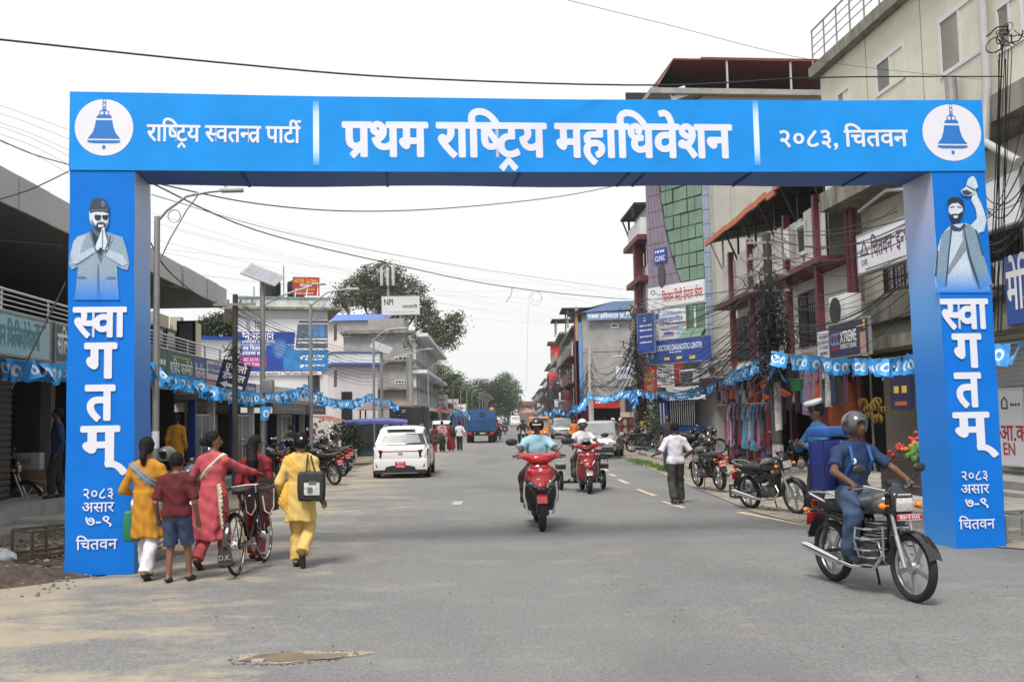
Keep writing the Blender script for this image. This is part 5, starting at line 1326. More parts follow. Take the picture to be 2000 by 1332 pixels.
F.bx('wall',M_dirtywhite,0,w,0,a,0,6);mb=MB();mb.add([(-.5,-.6,a),(w+.5,-.6,a),(w+.5,3,b),(-.5,3,b),(w+.5,7,a),(-.5,7,a)],[(0,1,2,3),(3,2,4,5)]);mb.build('roof',mat('vivid_blue_roof',(.08,.17,.5),.5,var=.1),F.root,0)
sign(F6,'npi_rooftop_billboard','pale rooftop billboard with black NPI letters in front of the big tree',746,615,819,578,3.0,mat('pale_grey_board',(.55,.56,.57),.5,var=.05),[('NPI',.18,.68,.3,M_lk,.26,.02),('नारायणी',.74,.42,.16,M_lk,.4,.016),('~',.55,.12,.06,M_galv,.7)],M_galv)
mb=MB()
for px_ in(752,782,812):q=at(px_,640,76.2);q2=at(px_,600,76.2);mb=MB();mb.cyl(q,q2,.07,6);tag(mb.build('billboard_post',M_galv),'steel post under the pale NPI rooftop billboard','post','posts under the NPI billboard')
p=at(758,560,80);t=thing('telecom_mast','telecom mast with pale antenna panels rising in front of the big tree','mast',(p.x,80,at(758,640,80).z))
hm=at(758,522,80).z-at(758,640,80).z
mb=MB();mb.cyl((0,0,0),(0,0,hm),.08,8);mb.build('pole',M_galv,t)
for a in(-.55,0,.5):mb=MB();mb.rbox((a*.9,-.25,hm-.8),(.24,.14,1.5),.05);mb.build('antenna_panel',M_pvc,t)
for px_,py_,Y,m_,lb in((857,800,100,M_sw,'white and pink notice board on the far left pavement'),(840,760,95,M_greyconc,'grey hoarding beyond the three-storey building'),(897,812,130,M_sw,'small pale sign above the walking group'),(880,806,110,M_whitepink,'pink shop sign beside the far parasol')):
 p=at(px_,py_,Y);t=thing('roadside_board',lb,'sign',p);mb=MB();mb.bb((-.9,0,0),(.9,.1,1.5));q=mb.build('panel',m_,t,0);mb=MB();blob_text(mb,-.7,.7,.9,.3,y=-.01);blob_text(mb,-.7,.6,.4,.2,y=-.01);o=mb.build('small_print',M_lr,q,0);o['kind']='stuff'
 mb=MB()
 for a in(-.7,.7):mb.bar((a,.05,-p.z),(a,.05,0),.08)
 mb.build('legs',M_galv,t,0)
for i,(px_,py_,Y)in enumerate(((868,802,88),(852,803,84))):
 p=at(px_,py_,Y);t=thing('parasol',('red and green' if i==0 else 'orange red')+' market parasol on the far left pavement','parasol',(p.x,p.y,0))
 for k in range(8):
  a0,a1=2*PI*k/8,2*PI*(k+1)/8;mb=MB();z=p.z
  mb.add([(0,0,z+.35),(1.3*math.cos(a0),1.3*math.sin(a0),z-.15),(1.3*math.cos(a1),1.3*math.sin(a1),z-.15)],[(0,1,2)]);mb.build('canopy_panel',(M_brightred,mat('parasol_green',(.08,.3,.16),.7),M_sw)[(k+i)%3]if i==0 else mat('parasol_orange',(.55,.12,.04),.7),t,0)
 mb=MB();mb.cyl((0,0,0),(0,0,p.z+.4),.03,6);mb.build('pole',M_galv,t)
for k in range(6):
 Y=104+k*22;X=-7.6-.05*k*10;t=Fac('far_shop',['low far shop just beyond the three-storey building','second low shop beyond the three-storey building','far shop with blue front under the green trees','far shop with red front under the green trees','far shop in the dark tree shade','last low shop on the far left side'][k],'shop',(X,Y,0),R(92))
 t.bx('wall',(M_dirtywhite,M_sg,M_sb,M_red,M_dark,M_dirtywhite)[k],0,18,0,3.2,0,4);t.bx('roof',M_slab,-.2,18.2,3.2,3.4,-1,4.2)
 for i in range(4):shutter(t,.4+i*4.4,4+i*4.4,.1,2.5,-.05,(M_dark,M_shutter)[i%2])
# ============================================================ STREET FURNITURE, TREES, WIRES
def lamp(Y,X=-6.3,label='',hgt=5.3,arm=1.15,solar=False):
 z0=gz(X);t=thing('street_lamp',label,'street lamp',(X,Y,z0),0)
 mb=MB();mb.tube([(0,0,0),(0,0,1.2),(0,0,hgt)],[.075,.06,.05],10);mb.build('pole',M_galv,t)
 if not solar:
  mb=MB();mb.tube([(0,0,hgt-.1),(arm*.15,0,hgt+.1),(arm*.45,0,hgt+.35),(arm*.8,0,hgt+.42),(arm*1.0,0,hgt+.44)],.024,8)
  mb.tube([(0,0,hgt-.9),(arm*.2,0,hgt-.4),(arm*.45,0,hgt+.1),(arm*.62,0,hgt+.36)],.012,6);mb.torus(.11,.009,16,5,Matrix.Translation((arm*.26,0,hgt+.0))@Matrix.Rotation(PI/2,4,'X'));mb.build('arm',M_galv,t)
  mb=MB();mb.rbox((arm+.16,0,hgt+.44),(.4,.16,.07),.03);mb.cyl((arm+.05,0,hgt+.47),(arm+.05,0,hgt+.56),.03,8);mb.build('lamp_head',M_pmetal,t)
 return t
names=['curved-arm street lamp beside the left arch column','curved-arm street lamp in front of the billboard building','curved-arm street lamp before the pale pink building','curved-arm street lamp left of the covered truck','fifth curved street lamp on the left, by the grey building corner','sixth curved street lamp on the left, above the walking group']
for k in range(15):
 Y=17.2+13.4*k
 lb=names[k]if k<6 else 'curved street lamp in the far row in front of the dark trees'
 o=lamp(Y,-6.3+.05*k+.1*(k==0),lb)
 if k>=6:o['group']='far row of curved street lamps'
mb=MB();mb.lathe([(.066,1.25),(.066,1.55)],10,cap=False);q=mb.build('pole_sticker',M_sw,None);q.parent=bpy.data.objects['street_lamp']
def solar(px,py_top,Y,label):
 X=at(px,815,Y).x;z0=gz(X);h=at(px,py_top,Y).z-z0
 t=thing('solar_lamp',label,'solar lamp',(X,Y,z0))
 mb=MB();mb.cyl((0,0,0),(0,0,h),.07,10);mb.build('pole',M_galv,t)
 M=Matrix.Translation((0,0,h+.12))@Matrix.Rotation(R(22),4,'Y')@Matrix.Rotation(R(34),4,'X')
 mb=MB(M);mb.rbox((0,0,0),(.98,.66,.035),.008);pn=mb.build('solar_panel',M_pmetal,t)
 cm=mat('solar_cell',(.3,.31,.36),.15,var=.1,spec=.8)
 for i in range(6):
  for j in range(4):
   mb=MB(M);x=-.45+i*.152;y=-.3+j*.152;mb.bb((x,y,.019),(x+.14,y+.14,.023));mb.bb((x,y,-.023),(x+.14,y+.14,-.019));mb.build('solar_cell',cm,pn,0)
 mb=MB();mb.tube([(0,0,h-.7),(.5,-.05,h-.45),(1.35,-.1,h-.2)],.025,8);mb.rbox((1.5,-.1,h-.17),(.36,.14,.05),.02);mb.build('lamp_arm',M_pmetal,t)
 mb=MB();mb.rbox((.16,-.1,h*.48),(.3,.25,.34),.02);mb.build('battery_box',M_galv,t)
 return t
solar(513,546,26,'solar street lamp with slanted panel in front of the billboard building')
solar(746,684,47,'smaller solar street lamp in front of the grey three-storey building')
def upole(px,pyt,Y,label,r0=.16,r1=.1,m=None,arms=2,lean=0,X=None):
 X=X if X is not None else at(px,815,Y).x;z0=gz(X);h=at(px,pyt,Y).z-z0
 t=thing('utility_pole',label,'pole',(X,Y,z0));mb=MB();mb.tube([(0,0,0),(lean*h*.5,0,h*.5),(lean*h,0,h)],[r0,(r0+r1)/2,r1],10);mb.build('shaft',m or M_conc,t)
 for k in range(arms):
  z=h-.25-.4*k;mb=MB();mb.bar((-.5+lean*h,-.06,z),(.5+lean*h,-.06,z),.06)
  for x in(-.42,-.15,.15,.42):mb.cyl((x+lean*h,-.06,z),(x+lean*h,-.06,z+.12),.03,6)
  mb.build('cross_arm',M_galv,t)
 return t
M_pdark=mat('dark_old_pole',(.05,.045,.04),.8,var=.3,grime=.3,gs=5)
UP1=upole(1517,455,24.5,'tangled utility pole wrapped in torn posters in front of the clothes stall',.13,.1,M_pdark,4,-.012)
UP2=upole(1243,590,47.2,'concrete pole hung with black cable bundles left of the red sign',.17,.11,M_conc,2)
UP3=upole(1155,675,66,'pale concrete pole in front of the grey hospital building',.2,.12,mat('pale_concrete_pole',(.4,.38,.36),.8,var=.1),2)
UP4=upole(459,575,23.5,'dark concrete pole with coiled black cable left of the billboard',.075,.06,M_pdark,1)
UP5=upole(803,655,64,'utility pole with insulator arms at the corner of the grey building',.17,.12,M_conc,3)
UP6=upole(1072,735,120,'far utility pole by the red water tower',.18,.12,M_pdark,2)
UP7=upole(1100,700,95,'utility pole before the pink far-right building',.18,.12,M_pdark,2)
mb=MB()
def poster_wrap(t,z0,z1,r,m,nm='torn_poster'):
 mb=MB();rr=random.Random(int(z0*100));n=14
 rows=[[(math.cos(a)*r,math.sin(a)*r,z+rr.uniform(-.02,.02))for a in[PI*.95+PI*1.1*i/n for i in range(n+1)]]for z in(z0,(z0+z1)/2,z1)]
 mb.sheet(rows);return mb.build(nm,m,t)
M_poster=mat('torn_poster_paper',(.5,.47,.45),.8,var=.2,grime=.8,gs=6,gcol=(.1,.06,.06))
poster_wrap(UP1,1.3,2.5,.128,M_poster);poster_wrap(UP1,.6,.95,.136,M_poster)
mb=MB();mb.cyl(at(1197,697,47),at(1240,694,47),.045,8);o=tag(mb.build('lamp_arm_tube',M_pmetal),'straight pale lamp tube reaching left from the cable-hung concrete pole','street lamp')
def sag(a,b,s_,n=18):
 a=Vector(a);b=Vector(b);return[a.lerp(b,i/n)-Vector((0,0,4*s_*(i/n)*(1-i/n)))for i in range(n+1)]
M_wire=mat('black_cable',(.012,.012,.013),.6,var=0)
M_wireg=mat('grey_cable',(.22,.22,.22),.6,var=0)
def wire(a,b,s_,r,label,m=None,group=None,n=18):
 mb=MB();mb.tube(sag(a,b,s_,n),r,5,False);o=mb.build('cable',m or M_wire,None,60);return tag(o,label,'cable',group)
def wpts(pts,r,label,m=None,group=None,k=6):
 """smooth cable through points"""
 P_=[Vector(p)for p in pts];out=[]
 for i in range(len(P_)-1):
  p0=P_[max(i-1,0)];p1=P_[i];p2=P_[i+1];p3=P_[min(i+2,len(P_)-1)]
  for j in range(k):
   t=j/k;out.append(.5*((2*p1)+(p2-p0)*t+(2*p0-5*p1+4*p2-p3)*t*t+(3*p1-p0-3*p2+p3)*t**3))
 out.append(P_[-1]);mb=MB();mb.tube(out,r,5,False);o=mb.build('cable',m or M_wire,None,60);return tag(o,label,'cable',group)
A_=lambda px,py,Y:at(px,py,Y)
wpts([A_(-60,72,9),A_(0,78,9.2),A_(420,122,10.2),A_(800,153,11),A_(1290,167,12.2),A_(1600,152,14),A_(1960,150,16)],.011,'thick black cable sweeping across the sky above the arch')
wpts([A_(1085,-5,13),A_(1300,48,15),A_(1600,120,18),A_(1960,160,19)],.004,'thin wire running down from the top centre to the cream building')
wpts([A_(290,355,16),A_(500,398,19),A_(700,413,22),A_(900,405,26),A_(1100,383,30),A_(1240,355,33)],.013,'black cable hanging in a shallow curve just below the arch beam')
wpts([A_(296,358,17),A_(500,450,22),A_(740,510,28),A_(1000,562,36),A_(1250,585,46),A_(1500,560,25)],.015,'long black cable slanting from the left lamp down past the tree to the right pole')
wpts([A_(296,380,17),A_(560,455,24),A_(900,520,30),A_(1250,570,45)],.006,'thin wire a little above the long slanting cable',M_wire)
wpts([A_(-20,265,12),A_(60,300,13),A_(134,322,14)],.008,'dark wire at far left meeting the arch corner')
wpts([A_(-20,395,12),A_(60,370,13),A_(134,335,14)],.009,'dark cable rising from the left canopy to the arch corner')
rw=random.Random(11)
for i in range(6):
 y0=200+i*14+rw.uniform(-6,6);wpts([A_(-20,y0,14),A_(60,y0+28,15),A_(136,y0+55+i*3,16)],.003,'thin grey wire slanting across the sky left of the arch',M_wireg,'thin wires left of the arch')
for i in range(11):
 a=(rw.uniform(290,330),rw.uniform(370,560));b=(rw.uniform(1140,1250),rw.uniform(560,680));Ya=18+rw.uniform(0,6)
 m1=((a[0]+b[0])/2,(a[1]+b[1])/2+rw.uniform(5,25));wpts([A_(*a,Ya),A_(*m1,36),A_(*b,55)],.0026,'thin grey wire crossing the pale sky under the arch',M_wireg,'thin wires under the arch',8)
for i in range(10):
 wpts([A_(460+rw.uniform(-5,5),585+6*i,23.5),A_(560,640+6*i,30),A_(720,690+7*i,44),A_(803,668+6*i,64)],.008,'black service wire strung between the two left utility poles',M_wire,'service wires along the left side',6)
wpts([A_(292,470,17.2),A_(330,530,19),A_(400,585,23),A_(470,618,28),A_(600,665,38),A_(665,700,45)],.014,'black cable drooping from the first left lamp past the canopy end')
wpts([A_(0,470,13),A_(120,480,14)],.006,'thin wire in front of the dark left canopy')
wpts([A_(22,760,13),A_(60,690,13.2),A_(128,552,13.6)],.012,'taut dark cable slanting over the pale blue left sign')
for(cx,cy,rr_,Y)in((1048,580,10,40),(1046,583,13,40.2)):
 c0=A_(cx,cy,Y);q=rr_*Y/1940;mb=MB();mb.torus(q,.006,28,4,Matrix.Translation(c0)@Matrix.Rotation(PI/2,4,'X'));tag(mb.build('wire_coil',M_wireg,None,60),'thin wire coil hanging from the long slanting cable','cable','coil of wire on the cable')
wire(A_(1032,590,40),A_(1028,765,40),0,.005,'thin wire dangling straight down in the middle of the sky',M_wireg)
wpts([A_(1000,560,37),A_(998,575,37),A_(988,590,37)],.02,'scrap of plastic caught on the slanting cable',mat('torn_plastic',(.5,.48,.45),.6))
def bundle(A,B,n,s0,s1,spread,r,label,seed,m=None):
 rr=random.Random(seed);mb=MB()
 for i in range(n):
  a=Vector(A)+Vector((rr.uniform(-.12,.12),rr.uniform(-.1,.1),rr.uniform(-spread,spread)));b=Vector(B)+Vector((rr.uniform(-.12,.12),rr.uniform(-.1,.1),rr.uniform(-spread,spread)))
  mb.tube(sag(a,b,rr.uniform(s0,s1),14),r*rr.uniform(.6,1.4),4,False)
 o=mb.build('cable_bundle',m or M_wire,None,60);o['kind']='stuff';return tag(o,label,'cables')
bundle(A_(1505,620,24.5),A_(1245,700,47),34,.5,2.0,.55,.011,'heavy drooping black cables between the two tangled right-hand poles',1)
bundle(A_(1505,560,24.5),A_(1250,600,47),12,.3,1.0,.8,.008,'upper loose cables between the two tangled right-hand poles',2)
bundle(A_(1243,680,47),A_(1155,730,66),26,.5,2.2,.9,.014,'drooping cables in front of the grey hospital wall',3)
bundle(A_(1155,735,66),A_(1100,745,95),24,.5,2.2,1.2,.016,'cables strung on towards the pink far building',4)
bundle(A_(1100,740,95),A_(1070,765,120),24,.5,2.5,1.5,.02,'cables beside the red water tower',5)
bundle(A_(1070,765,120),A_(1040,790,190),18,.5,2.5,1.5,.025,'cables fading to the far end of the right row',6)
bundle(A_(1505,480,24.5),A_(1765,445,15.5),9,.15,.6,.5,.009,'black cables running from the tangled pole past the white चितवन sign',7)
bundle(A_(1510,600,24.5),A_(1770,560,16),12,.2,.9,.5,.009,'lower black cables running from the tangled pole to the right',8)
bundle(A_(1930,430,15),A_(2030,250,11),10,.1,.5,.6,.008,'cables crossing the upper right corner behind the arch',9)
bundle(A_(1960,100,13.5),A_(1945,620,15),7,-.2,.4,.25,.009,'vertical cables hanging down at the right edge',10)
bundle(A_(1510,500,24.5),A_(1290,640,46),10,.3,1.4,.5,.007,'fine pale wires in front of the glass-fronted building',12,M_wireg)
def knot(px,py,Y,w,h,n,label,seed,r=.01,k_=1):
 rr=random.Random(seed);c0=A_(px,py,Y);mb=MB()
 for i in range(n):
  q=c0+Vector((rr.gauss(0,w),rr.gauss(0,.12),rr.gauss(0,h)));k=rr.random()
  if k<.45:
   mb.torus(rr.uniform(.08,.3)*k_,r*rr.uniform(.5,1.2),14,4,Matrix.Translation(q)@Euler((rr.uniform(.6,2.2),rr.uniform(0,6),rr.uniform(0,6))).to_matrix().to_4x4())
  else:
   pts=[q];d=Vector((rr.gauss(0,1),rr.gauss(0,.4),rr.gauss(-.3,1))).normalized()
   for _ in range(6):d=(d+Vector((rr.gauss(0,.5),rr.gauss(0,.2),rr.gauss(0,.5)))).normalized();pts.append(pts[-1]+d*rr.uniform(.06,.16)*k_)
   mb.tube(pts,r*rr.uniform(.5,1.3),4,False)
 o=mb.build('cable_tangle',M_wire,None,60);o['kind']='stuff';return tag(o,label,'cables')
knot(1508,655,24.3,.2,.55,230,'dense black cable tangle round the middle of the poster-wrapped pole',1,.013)
knot(1496,570,24.3,.2,.4,60,'looped wires near the top of the poster-wrapped pole',2,.007)
knot(1256,700,46.8,.35,1.3,230,'long black cable tangle on the second right-hand pole',3,.022)
knot(1262,800,46.8,.25,.8,90,'lower black cable tangle on the second right-hand pole',4,.02)
knot(1967,62,13.4,.04,.05,14,'small coil of black cable at the upper right corner',5,.01,.45)
knot(458,690,23.4,.05,.16,26,'black coil on the dark concrete pole left of the billboard',6,.011,.55)
knot(1106,762,95,.35,1.1,120,'far tangle of wires in front of the pink building',7,.04)
knot(1084,782,118,.4,1.0,100,'farther tangle of wires beside the red balcony tank',8,.05)
knot(803,668,64,.3,.25,24,'knot of wires on the corner pole of the grey building',9,.02)
def flag_mesh(seed):
 rr=random.Random(seed);mb=MB();rows=[]
 ph=rr.uniform(0,6);tw=rr.uniform(-.9,.9);tp=rr.uniform(.35,1.0);sl=rr.uniform(-.22,.22)
 for j in range(5):
  v=j/4;w=.5*(1+(tp-1)*v);rows.append([(w*(u/4-.5)+sl*v,.06*math.sin(ph+u*1.5+v*2.5)*v+tw*(u/4-.5)*v*.5,-v*.6)for u in range(5)])
 mb.sheet(rows);return mb.build('flag',M_flag,mesh_only=True,smooth=60)
def flag_mat():
 m=bpy.data.materials.new('bunting_print');m.use_nodes=True;n=m.node_tree.nodes;l=m.node_tree.links;b=n['Principled BSDF']
 tc=n.new('ShaderNodeTexCoord');sp=n.new('ShaderNodeSeparateXYZ');l.new(tc.outputs['Generated'],sp.inputs[0])
 cb=n.new('ShaderNodeCombineXYZ');l.new(sp.outputs[0],cb.inputs[0]);l.new(sp.outputs[2],cb.inputs[1])
 def dist(c_,r0,r1,sc=(1,1)):
  v=n.new('ShaderNodeVectorMath');v.operation='SUBTRACT';v.inputs[1].default_value=(*c_,0);l.new(cb.outputs[0],v.inputs[0])
  w=n.new('ShaderNodeVectorMath');w.operation='MULTIPLY';w.inputs[1].default_value=(*sc,0);l.new(v.outputs[0],w.inputs[0])
  g=n.new('ShaderNodeVectorMath');g.operation='LENGTH';l.new(w.outputs[0],g.inputs[0])
  r_=n.new('ShaderNodeMapRange');r_.inputs[1].default_value=r1;r_.inputs[2].default_value=r0;l.new(g.outputs['Value'],r_.inputs[0]);return r_.outputs[0]
 a=dist((.5,.5),.25,.29);c_=dist((.5,.47),.11,.14,(1,.8))
 x1=n.new('ShaderNodeMix');x1.data_type='RGBA';x1.inputs['A'].default_value=(.035,.34,.8,1);x1.inputs['B'].default_value=(.75,.8,.84,1);l.new(a,x1.inputs['Factor'])
 x2=n.new('ShaderNodeMix');x2.data_type='RGBA';x2.inputs['B'].default_value=(.03,.3,.7,1);l.new(x1.outputs['Result'],x2.inputs['A']);l.new(c_,x2.inputs['Factor'])
 l.new(x2.outputs['Result'],b.inputs['Base Color']);b.inputs['Roughness'].default_value=.4;b.inputs['Transmission Weight'].default_value=0
 return m
M_flag=flag_mat()
FM=[flag_mesh(i)for i in range(7)]
def bunting(pts,label,step=.3,size=.5,seed=0,clump=0,pole_knot=True):
 """pts: world points the string passes through"""
 rr=random.Random(seed);P_=[Vector(p)for p in pts];path=[]
 for i in range(len(P_)-1):
  L=(P_[i+1]-P_[i]).length;n=max(3,int(L/.3));s_=.02*L
  path+=[P_[i].lerp(P_[i+1],j/n)-Vector((0,0,4*s_*(j/n)*(1-j/n)))for j in range(n)]
 path.append(P_[-1])
 t=thing('bunting',label,'bunting',path[0])
 o0=path[0];mb=MB();mb.tube([p-o0 for p in path],.006,4,False);mb.build('string',M_wireg,t,60)
 acc=0;
 for i in range(len(path)-1):
  a,b=path[i]-o0,path[i+1]-o0;L=(b-a).length
  while acc<L:
   p=a.lerp(b,acc/L);d=b-a;rz=math.atan2(d.y,d.x)
   f=link('flag',rr.choice(FM),t);s_=size*rr.uniform(.85,1.15);f.location=p;f.scale=(s_,s_,s_)
   f.rotation_euler=Euler((rr.uniform(-.5,.5),rr.uniform(-.3,.3),rz+rr.gauss(0,.75)))
   acc+=step*rr.uniform(.7,1.3)
  acc-=L
 return t
bunting([A_(-10,693,13.2),A_(65,704,14.5),A_(140,708,16)],'blue bunting string hanging under the pale blue sign at far left',.22,.5,1)
bunting([A_(284,704,16.8),A_(370,735,20),A_(450,760,24),A_(520,765,26.5),A_(600,752,30.6)],'blue bunting sagging from the left arch column to the lamp by the billboard',.24,.5,2)
bunting([A_(600,752,30.6),A_(655,779,36),A_(722,768,44),A_(760,781,52),A_(806,797,62)],'blue bunting from the lamp by the billboard to the corner pole',.3,.55,3)
bunting([A_(842,806,82),A_(867,792,88),A_(890,798,100),A_(912,802,112)],'far blue bunting dipping above the walking group',.7,.95,4)
bunting([A_(2030,662,14.3),A_(1945,672,15.2)],'short blue bunting just right of the right arch column',.36,.62,5)
bunting([A_(1790,690,17.5),A_(1680,700,20),A_(1590,694,22),A_(1508,684,24.3)],'blue bunting over the clothes stall from the poster-wrapped pole to the arch',.22,.54,6)
bunting([A_(1500,684,24.5),A_(1440,722,29),A_(1370,752,35),A_(1290,764,42),A_(1240,757,47)],'blue bunting sagging from the poster-wrapped pole to the cable-hung pole',.26,.52,7)
bunting([A_(1240,757,47),A_(1215,762,52),A_(1160,770,62),A_(1152,765,66)],'blue bunting across the beige kiosk to the pale concrete pole',.3,.58,8)
bunting([A_(1152,768,66),A_(1118,792,80),A_(1112,800,84),A_(1100,790,95),A_(1085,795,110),A_(1062,797,140),A_(1052,808,170)],'distant blue bunting zigzagging along the far right shops',.6,.9,9)
bunting([A_(1514,695,24.2),A_(1518,720,24.0)],'clump of blue flags knotted on the poster-wrapped pole',.1,.6,10)
bunting([A_(1237,762,46.6),A_(1240,785,46.6)],'clump of blue flags knotted on the cable-hung pole',.12,.7,11)
def leaf_mat(name,c0,c1):
 m=bpy.data.materials.new(name);m.use_nodes=True;n=m.node_tree.nodes;l=m.node_tree.links;b=n['Principled BSDF']
 g=n.new('ShaderNodeNewGeometry');r_=n.new('ShaderNodeValToRGB');r_.color_ramp.elements[0].color=(*c0,1);r_.color_ramp.elements[1].color=(*c1,1)
 l.new(g.outputs['Random Per Island'],r_.inputs[0]);l.new(r_.outputs[0],b.inputs['Base Color']);b.inputs['Roughness'].default_value=.6
 return m
M_leafg=leaf_mat('grey_green_leaves',(.035,.055,.02),(.13,.16,.075))
M_leafl=leaf_mat('light_green_leaves',(.05,.085,.025),(.17,.23,.08))
M_leafd=leaf_mat('dark_green_leaves',(.014,.03,.012),(.05,.085,.03))
M_bark=mat('grey_bark',(.13,.11,.09),.9,var=.3,vs=5,bump=.8,bs=12)
def tree(name,label,base,h,blobs,leafm,n=6000,leaf=.3,seed=0,trunk_r=.35,hollow=.45,trunkh=None):
 """blobs: list of (dx, dy, z, rx, ry, rz) crown masses relative to base; leaves fill their outer shells in clumps"""
 rr=random.Random(seed);t=thing(name,label,'tree',base)
 mb=MB();top=Vector((0,0,trunkh or h*.45));mb.tube([(0,0,-.3),(trunk_r*.2,0,top.z*.5),top],[trunk_r,trunk_r*.8,trunk_r*.6],9)
 tw=[]
 for(dx,dy,z,rx,ry,rz)in blobs:
  c0=Vector((dx,dy,z));m0=top.lerp(c0,.5)+Vector((rr.uniform(-.4,.4),0,rr.uniform(-.3,.6)))
  mb.tube([top*.9,m0,c0],[trunk_r*.45,trunk_r*.28,trunk_r*.14],6)
  for _ in range(9):
   a=rr.uniform(0,6.28);e=rr.uniform(-.4,1.3);q=c0+Vector((rx*math.cos(a)*math.cos(e)*.85,ry*math.sin(a)*math.cos(e)*.85,rz*math.sin(e)*.85))
   mb.tube([m0.lerp(c0,rr.uniform(.3,1)),c0.lerp(q,.5)+Vector((0,0,rr.uniform(-.2,.3))),q],[trunk_r*.14,trunk_r*.08,trunk_r*.03],4);tw.append(q)
 mb.build('trunk',M_bark,t)
 vs=[];fs=[]
 vol=[b[3]*b[4]*b[5]for b in blobs];sv=sum(v**.7 for v in vol);
 for b,v in zip(blobs,vol):
  k=int(n*v**.7/sv/14)+1
  for _ in range(k):
   while True:
    u=Vector((rr.gauss(0,1),rr.gauss(0,1),rr.gauss(.15,1))).normalized();q=rr.uniform(hollow,1.0)**.6
    c0=Vector((b[0]+u.x*b[3]*q,b[1]+u.y*b[4]*q,b[2]+u.z*b[5]*q))
    if mnoise.noise(c0*(1.1/max(1.2,b[3]*.4))+Vector((seed,0,0)))>-.22:break
   cr=leaf*rr.uniform(1.4,2.8)
   for _ in range(14):
    d=Vector((rr.gauss(0,1),rr.gauss(0,1),rr.gauss(0,.7)))*cr*.55;p=c0+d;s_=leaf*rr.uniform(.5,1.15)
    nrm=Vector((rr.gauss(0,.7),rr.gauss(0,.7),1+rr.gauss(0,.4))).normalized();x=nrm.orthogonal().normalized()*s_*.5;x.rotate(Matrix.Rotation(rr.uniform(0,6.28),3,nrm));y=nrm.cross(x)*.6
    o=len(vs);vs+=[tuple(p-x),tuple(p+y),tuple(p+x),tuple(p-y)];fs.append((o,o+1,o+2,o+3))
 me=bpy.data.meshes.new('crown');me.from_pydata(vs,[],fs);me.materials.append(leafm);link('crown',me,t)
 return t
def blobs_px(base,Y,L):
 """crown masses given in photo pixels: (px, py, rx_px, rz_px)"""
 out=[];k=Y/1940
 for i,(px_,py_,rx,rz)in enumerate(L):
  c0=at(px_,py_,Y+(i%3-1)*rx*k*.5)-base;out.append((c0.x,c0.y,c0.z,rx*k,rx*k*.9,rz*k))
 return out
bs=at(752,816,100);bs.z=-.3
tree('rain_tree','big spreading grey-green tree behind the grey three-storey building',bs,16,blobs_px(bs,100,[(745,545,50,30),(700,570,42,30),(790,572,42,32),(740,580,55,28),(665,592,22,18),(820,605,30,26),(770,612,50,20),(850,650,34,22),(880,640,24,24),(868,668,26,16),(835,628,26,20),(895,618,10,8)]),M_leafg,24000,.3,1,.5,.42,8)
bs=at(420,816,60);bs.z=-.3
tree('bushy_tree','dark bushy tree behind the low white building on the left',bs,7,blobs_px(bs,60,[(410,640,24,18),(440,638,26,18),(425,628,22,14),(395,652,16,14),(455,655,14,16)]),M_leafd,7000,.2,2,.25,.2,4)
bs=at(868,816,135);bs.z=-.3
tree('roadside_tree','light green tree right of the grey three-storey building',bs,10,blobs_px(bs,135,[(862,735,22,22),(885,745,22,20),(850,715,14,14),(900,755,14,12),(870,765,26,20),(890,775,20,16)]),M_leafl,9000,.34,3,.35,.2,4)
bs=at(912,816,150);bs.z=-.3
tree('roadside_tree','green tree just left of the big dark tree',bs,9,blobs_px(bs,150,[(905,762,16,16),(920,778,20,18),(898,785,20,16)]),M_leafl,5000,.36,4,.35,.2,3)
bs=at(955,816,230);bs.z=-.3
tree('dense_tree','big dark dense tree closing the view on the left side',bs,14,blobs_px(bs,230,[(936,764,30,22),(965,762,32,23),(950,780,44,26),(925,785,26,20),(985,785,22,22),(985,778,16,16),(925,790,22,20),(960,798,40,20),(990,800,22,18),(930,804,26,14)]),M_leafd,24000,.55,5,.5,.1,4)
bs=at(992,816,250);bs.z=-.3
tree('pale_tree','pale airy tree behind the dark tree near the road end',bs,14,blobs_px(bs,250,[(985,742,16,13),(998,755,16,13),(1008,770,12,12),(1000,785,18,14),(975,752,12,12)]),M_leafl,6000,.5,6,.4,.3,6)
bs=at(700,880,40);bs.z=0
tree('potted_shrub','dark green shrub beside the battery rickshaw',Vector((-6.6,38.5,0)),2,[(0,0,1.1,.6,.5,.6),(.4,.1,.8,.4,.4,.4)],M_leafd,1500,.12,7,.05,.1,.5)
q=at(1278,815,43.5);tree('bamboo_shrub','leafy green shrub with pale stakes by the blue wall',Vector((q.x,q.y,.1)),2.4,[(0,0,1.3,.45,.4,.8),(.1,0,.8,.5,.4,.5)],M_leafl,1400,.1,8,.04,.1,.6)
for k in range(2):mb=MB();mb.cyl((q.x+.25+k*.12,q.y-.4,.1),(q.x+.22+k*.14,q.y-.4,2.2),.025,6);tag(mb.build('stake',M_sw),'pale stake beside the leafy shrub by the blue wall','stake','stakes by the shrub')
mb=MB()
def frame_rack(label,p,rz,L,W,Hh,m,n=4):
 t=thing('metal_frame',label,'frame',p,rz)
 for y in(0,W):
  for z in(0.03,Hh):mb=MB();mb.bar((0,y,z),(L,y,z),.035);mb.build('rail',m,t,0)
 for i in range(n+1):
  x=L*i/n;mb=MB();mb.bar((x,0,0),(x,0,Hh),.03);mb.bar((x,W,0),(x,W,Hh),.03);mb.bar((x,.02,Hh-.002),(x,W-.02,Hh-.002),.028);mb.build('upright',m,t,0)
 return t
M_rustm=mat('rusty_iron',(.12,.085,.06),.7,metal=.3,var=.3,grime=.3,gs=6)
q=gp(62,1102);frame_rack('rusty welded iron frame lying in the dug soil left of the arch',(q.x-.0,q.y,.1),R(52),1.7,.5,.32,M_rustm,4)
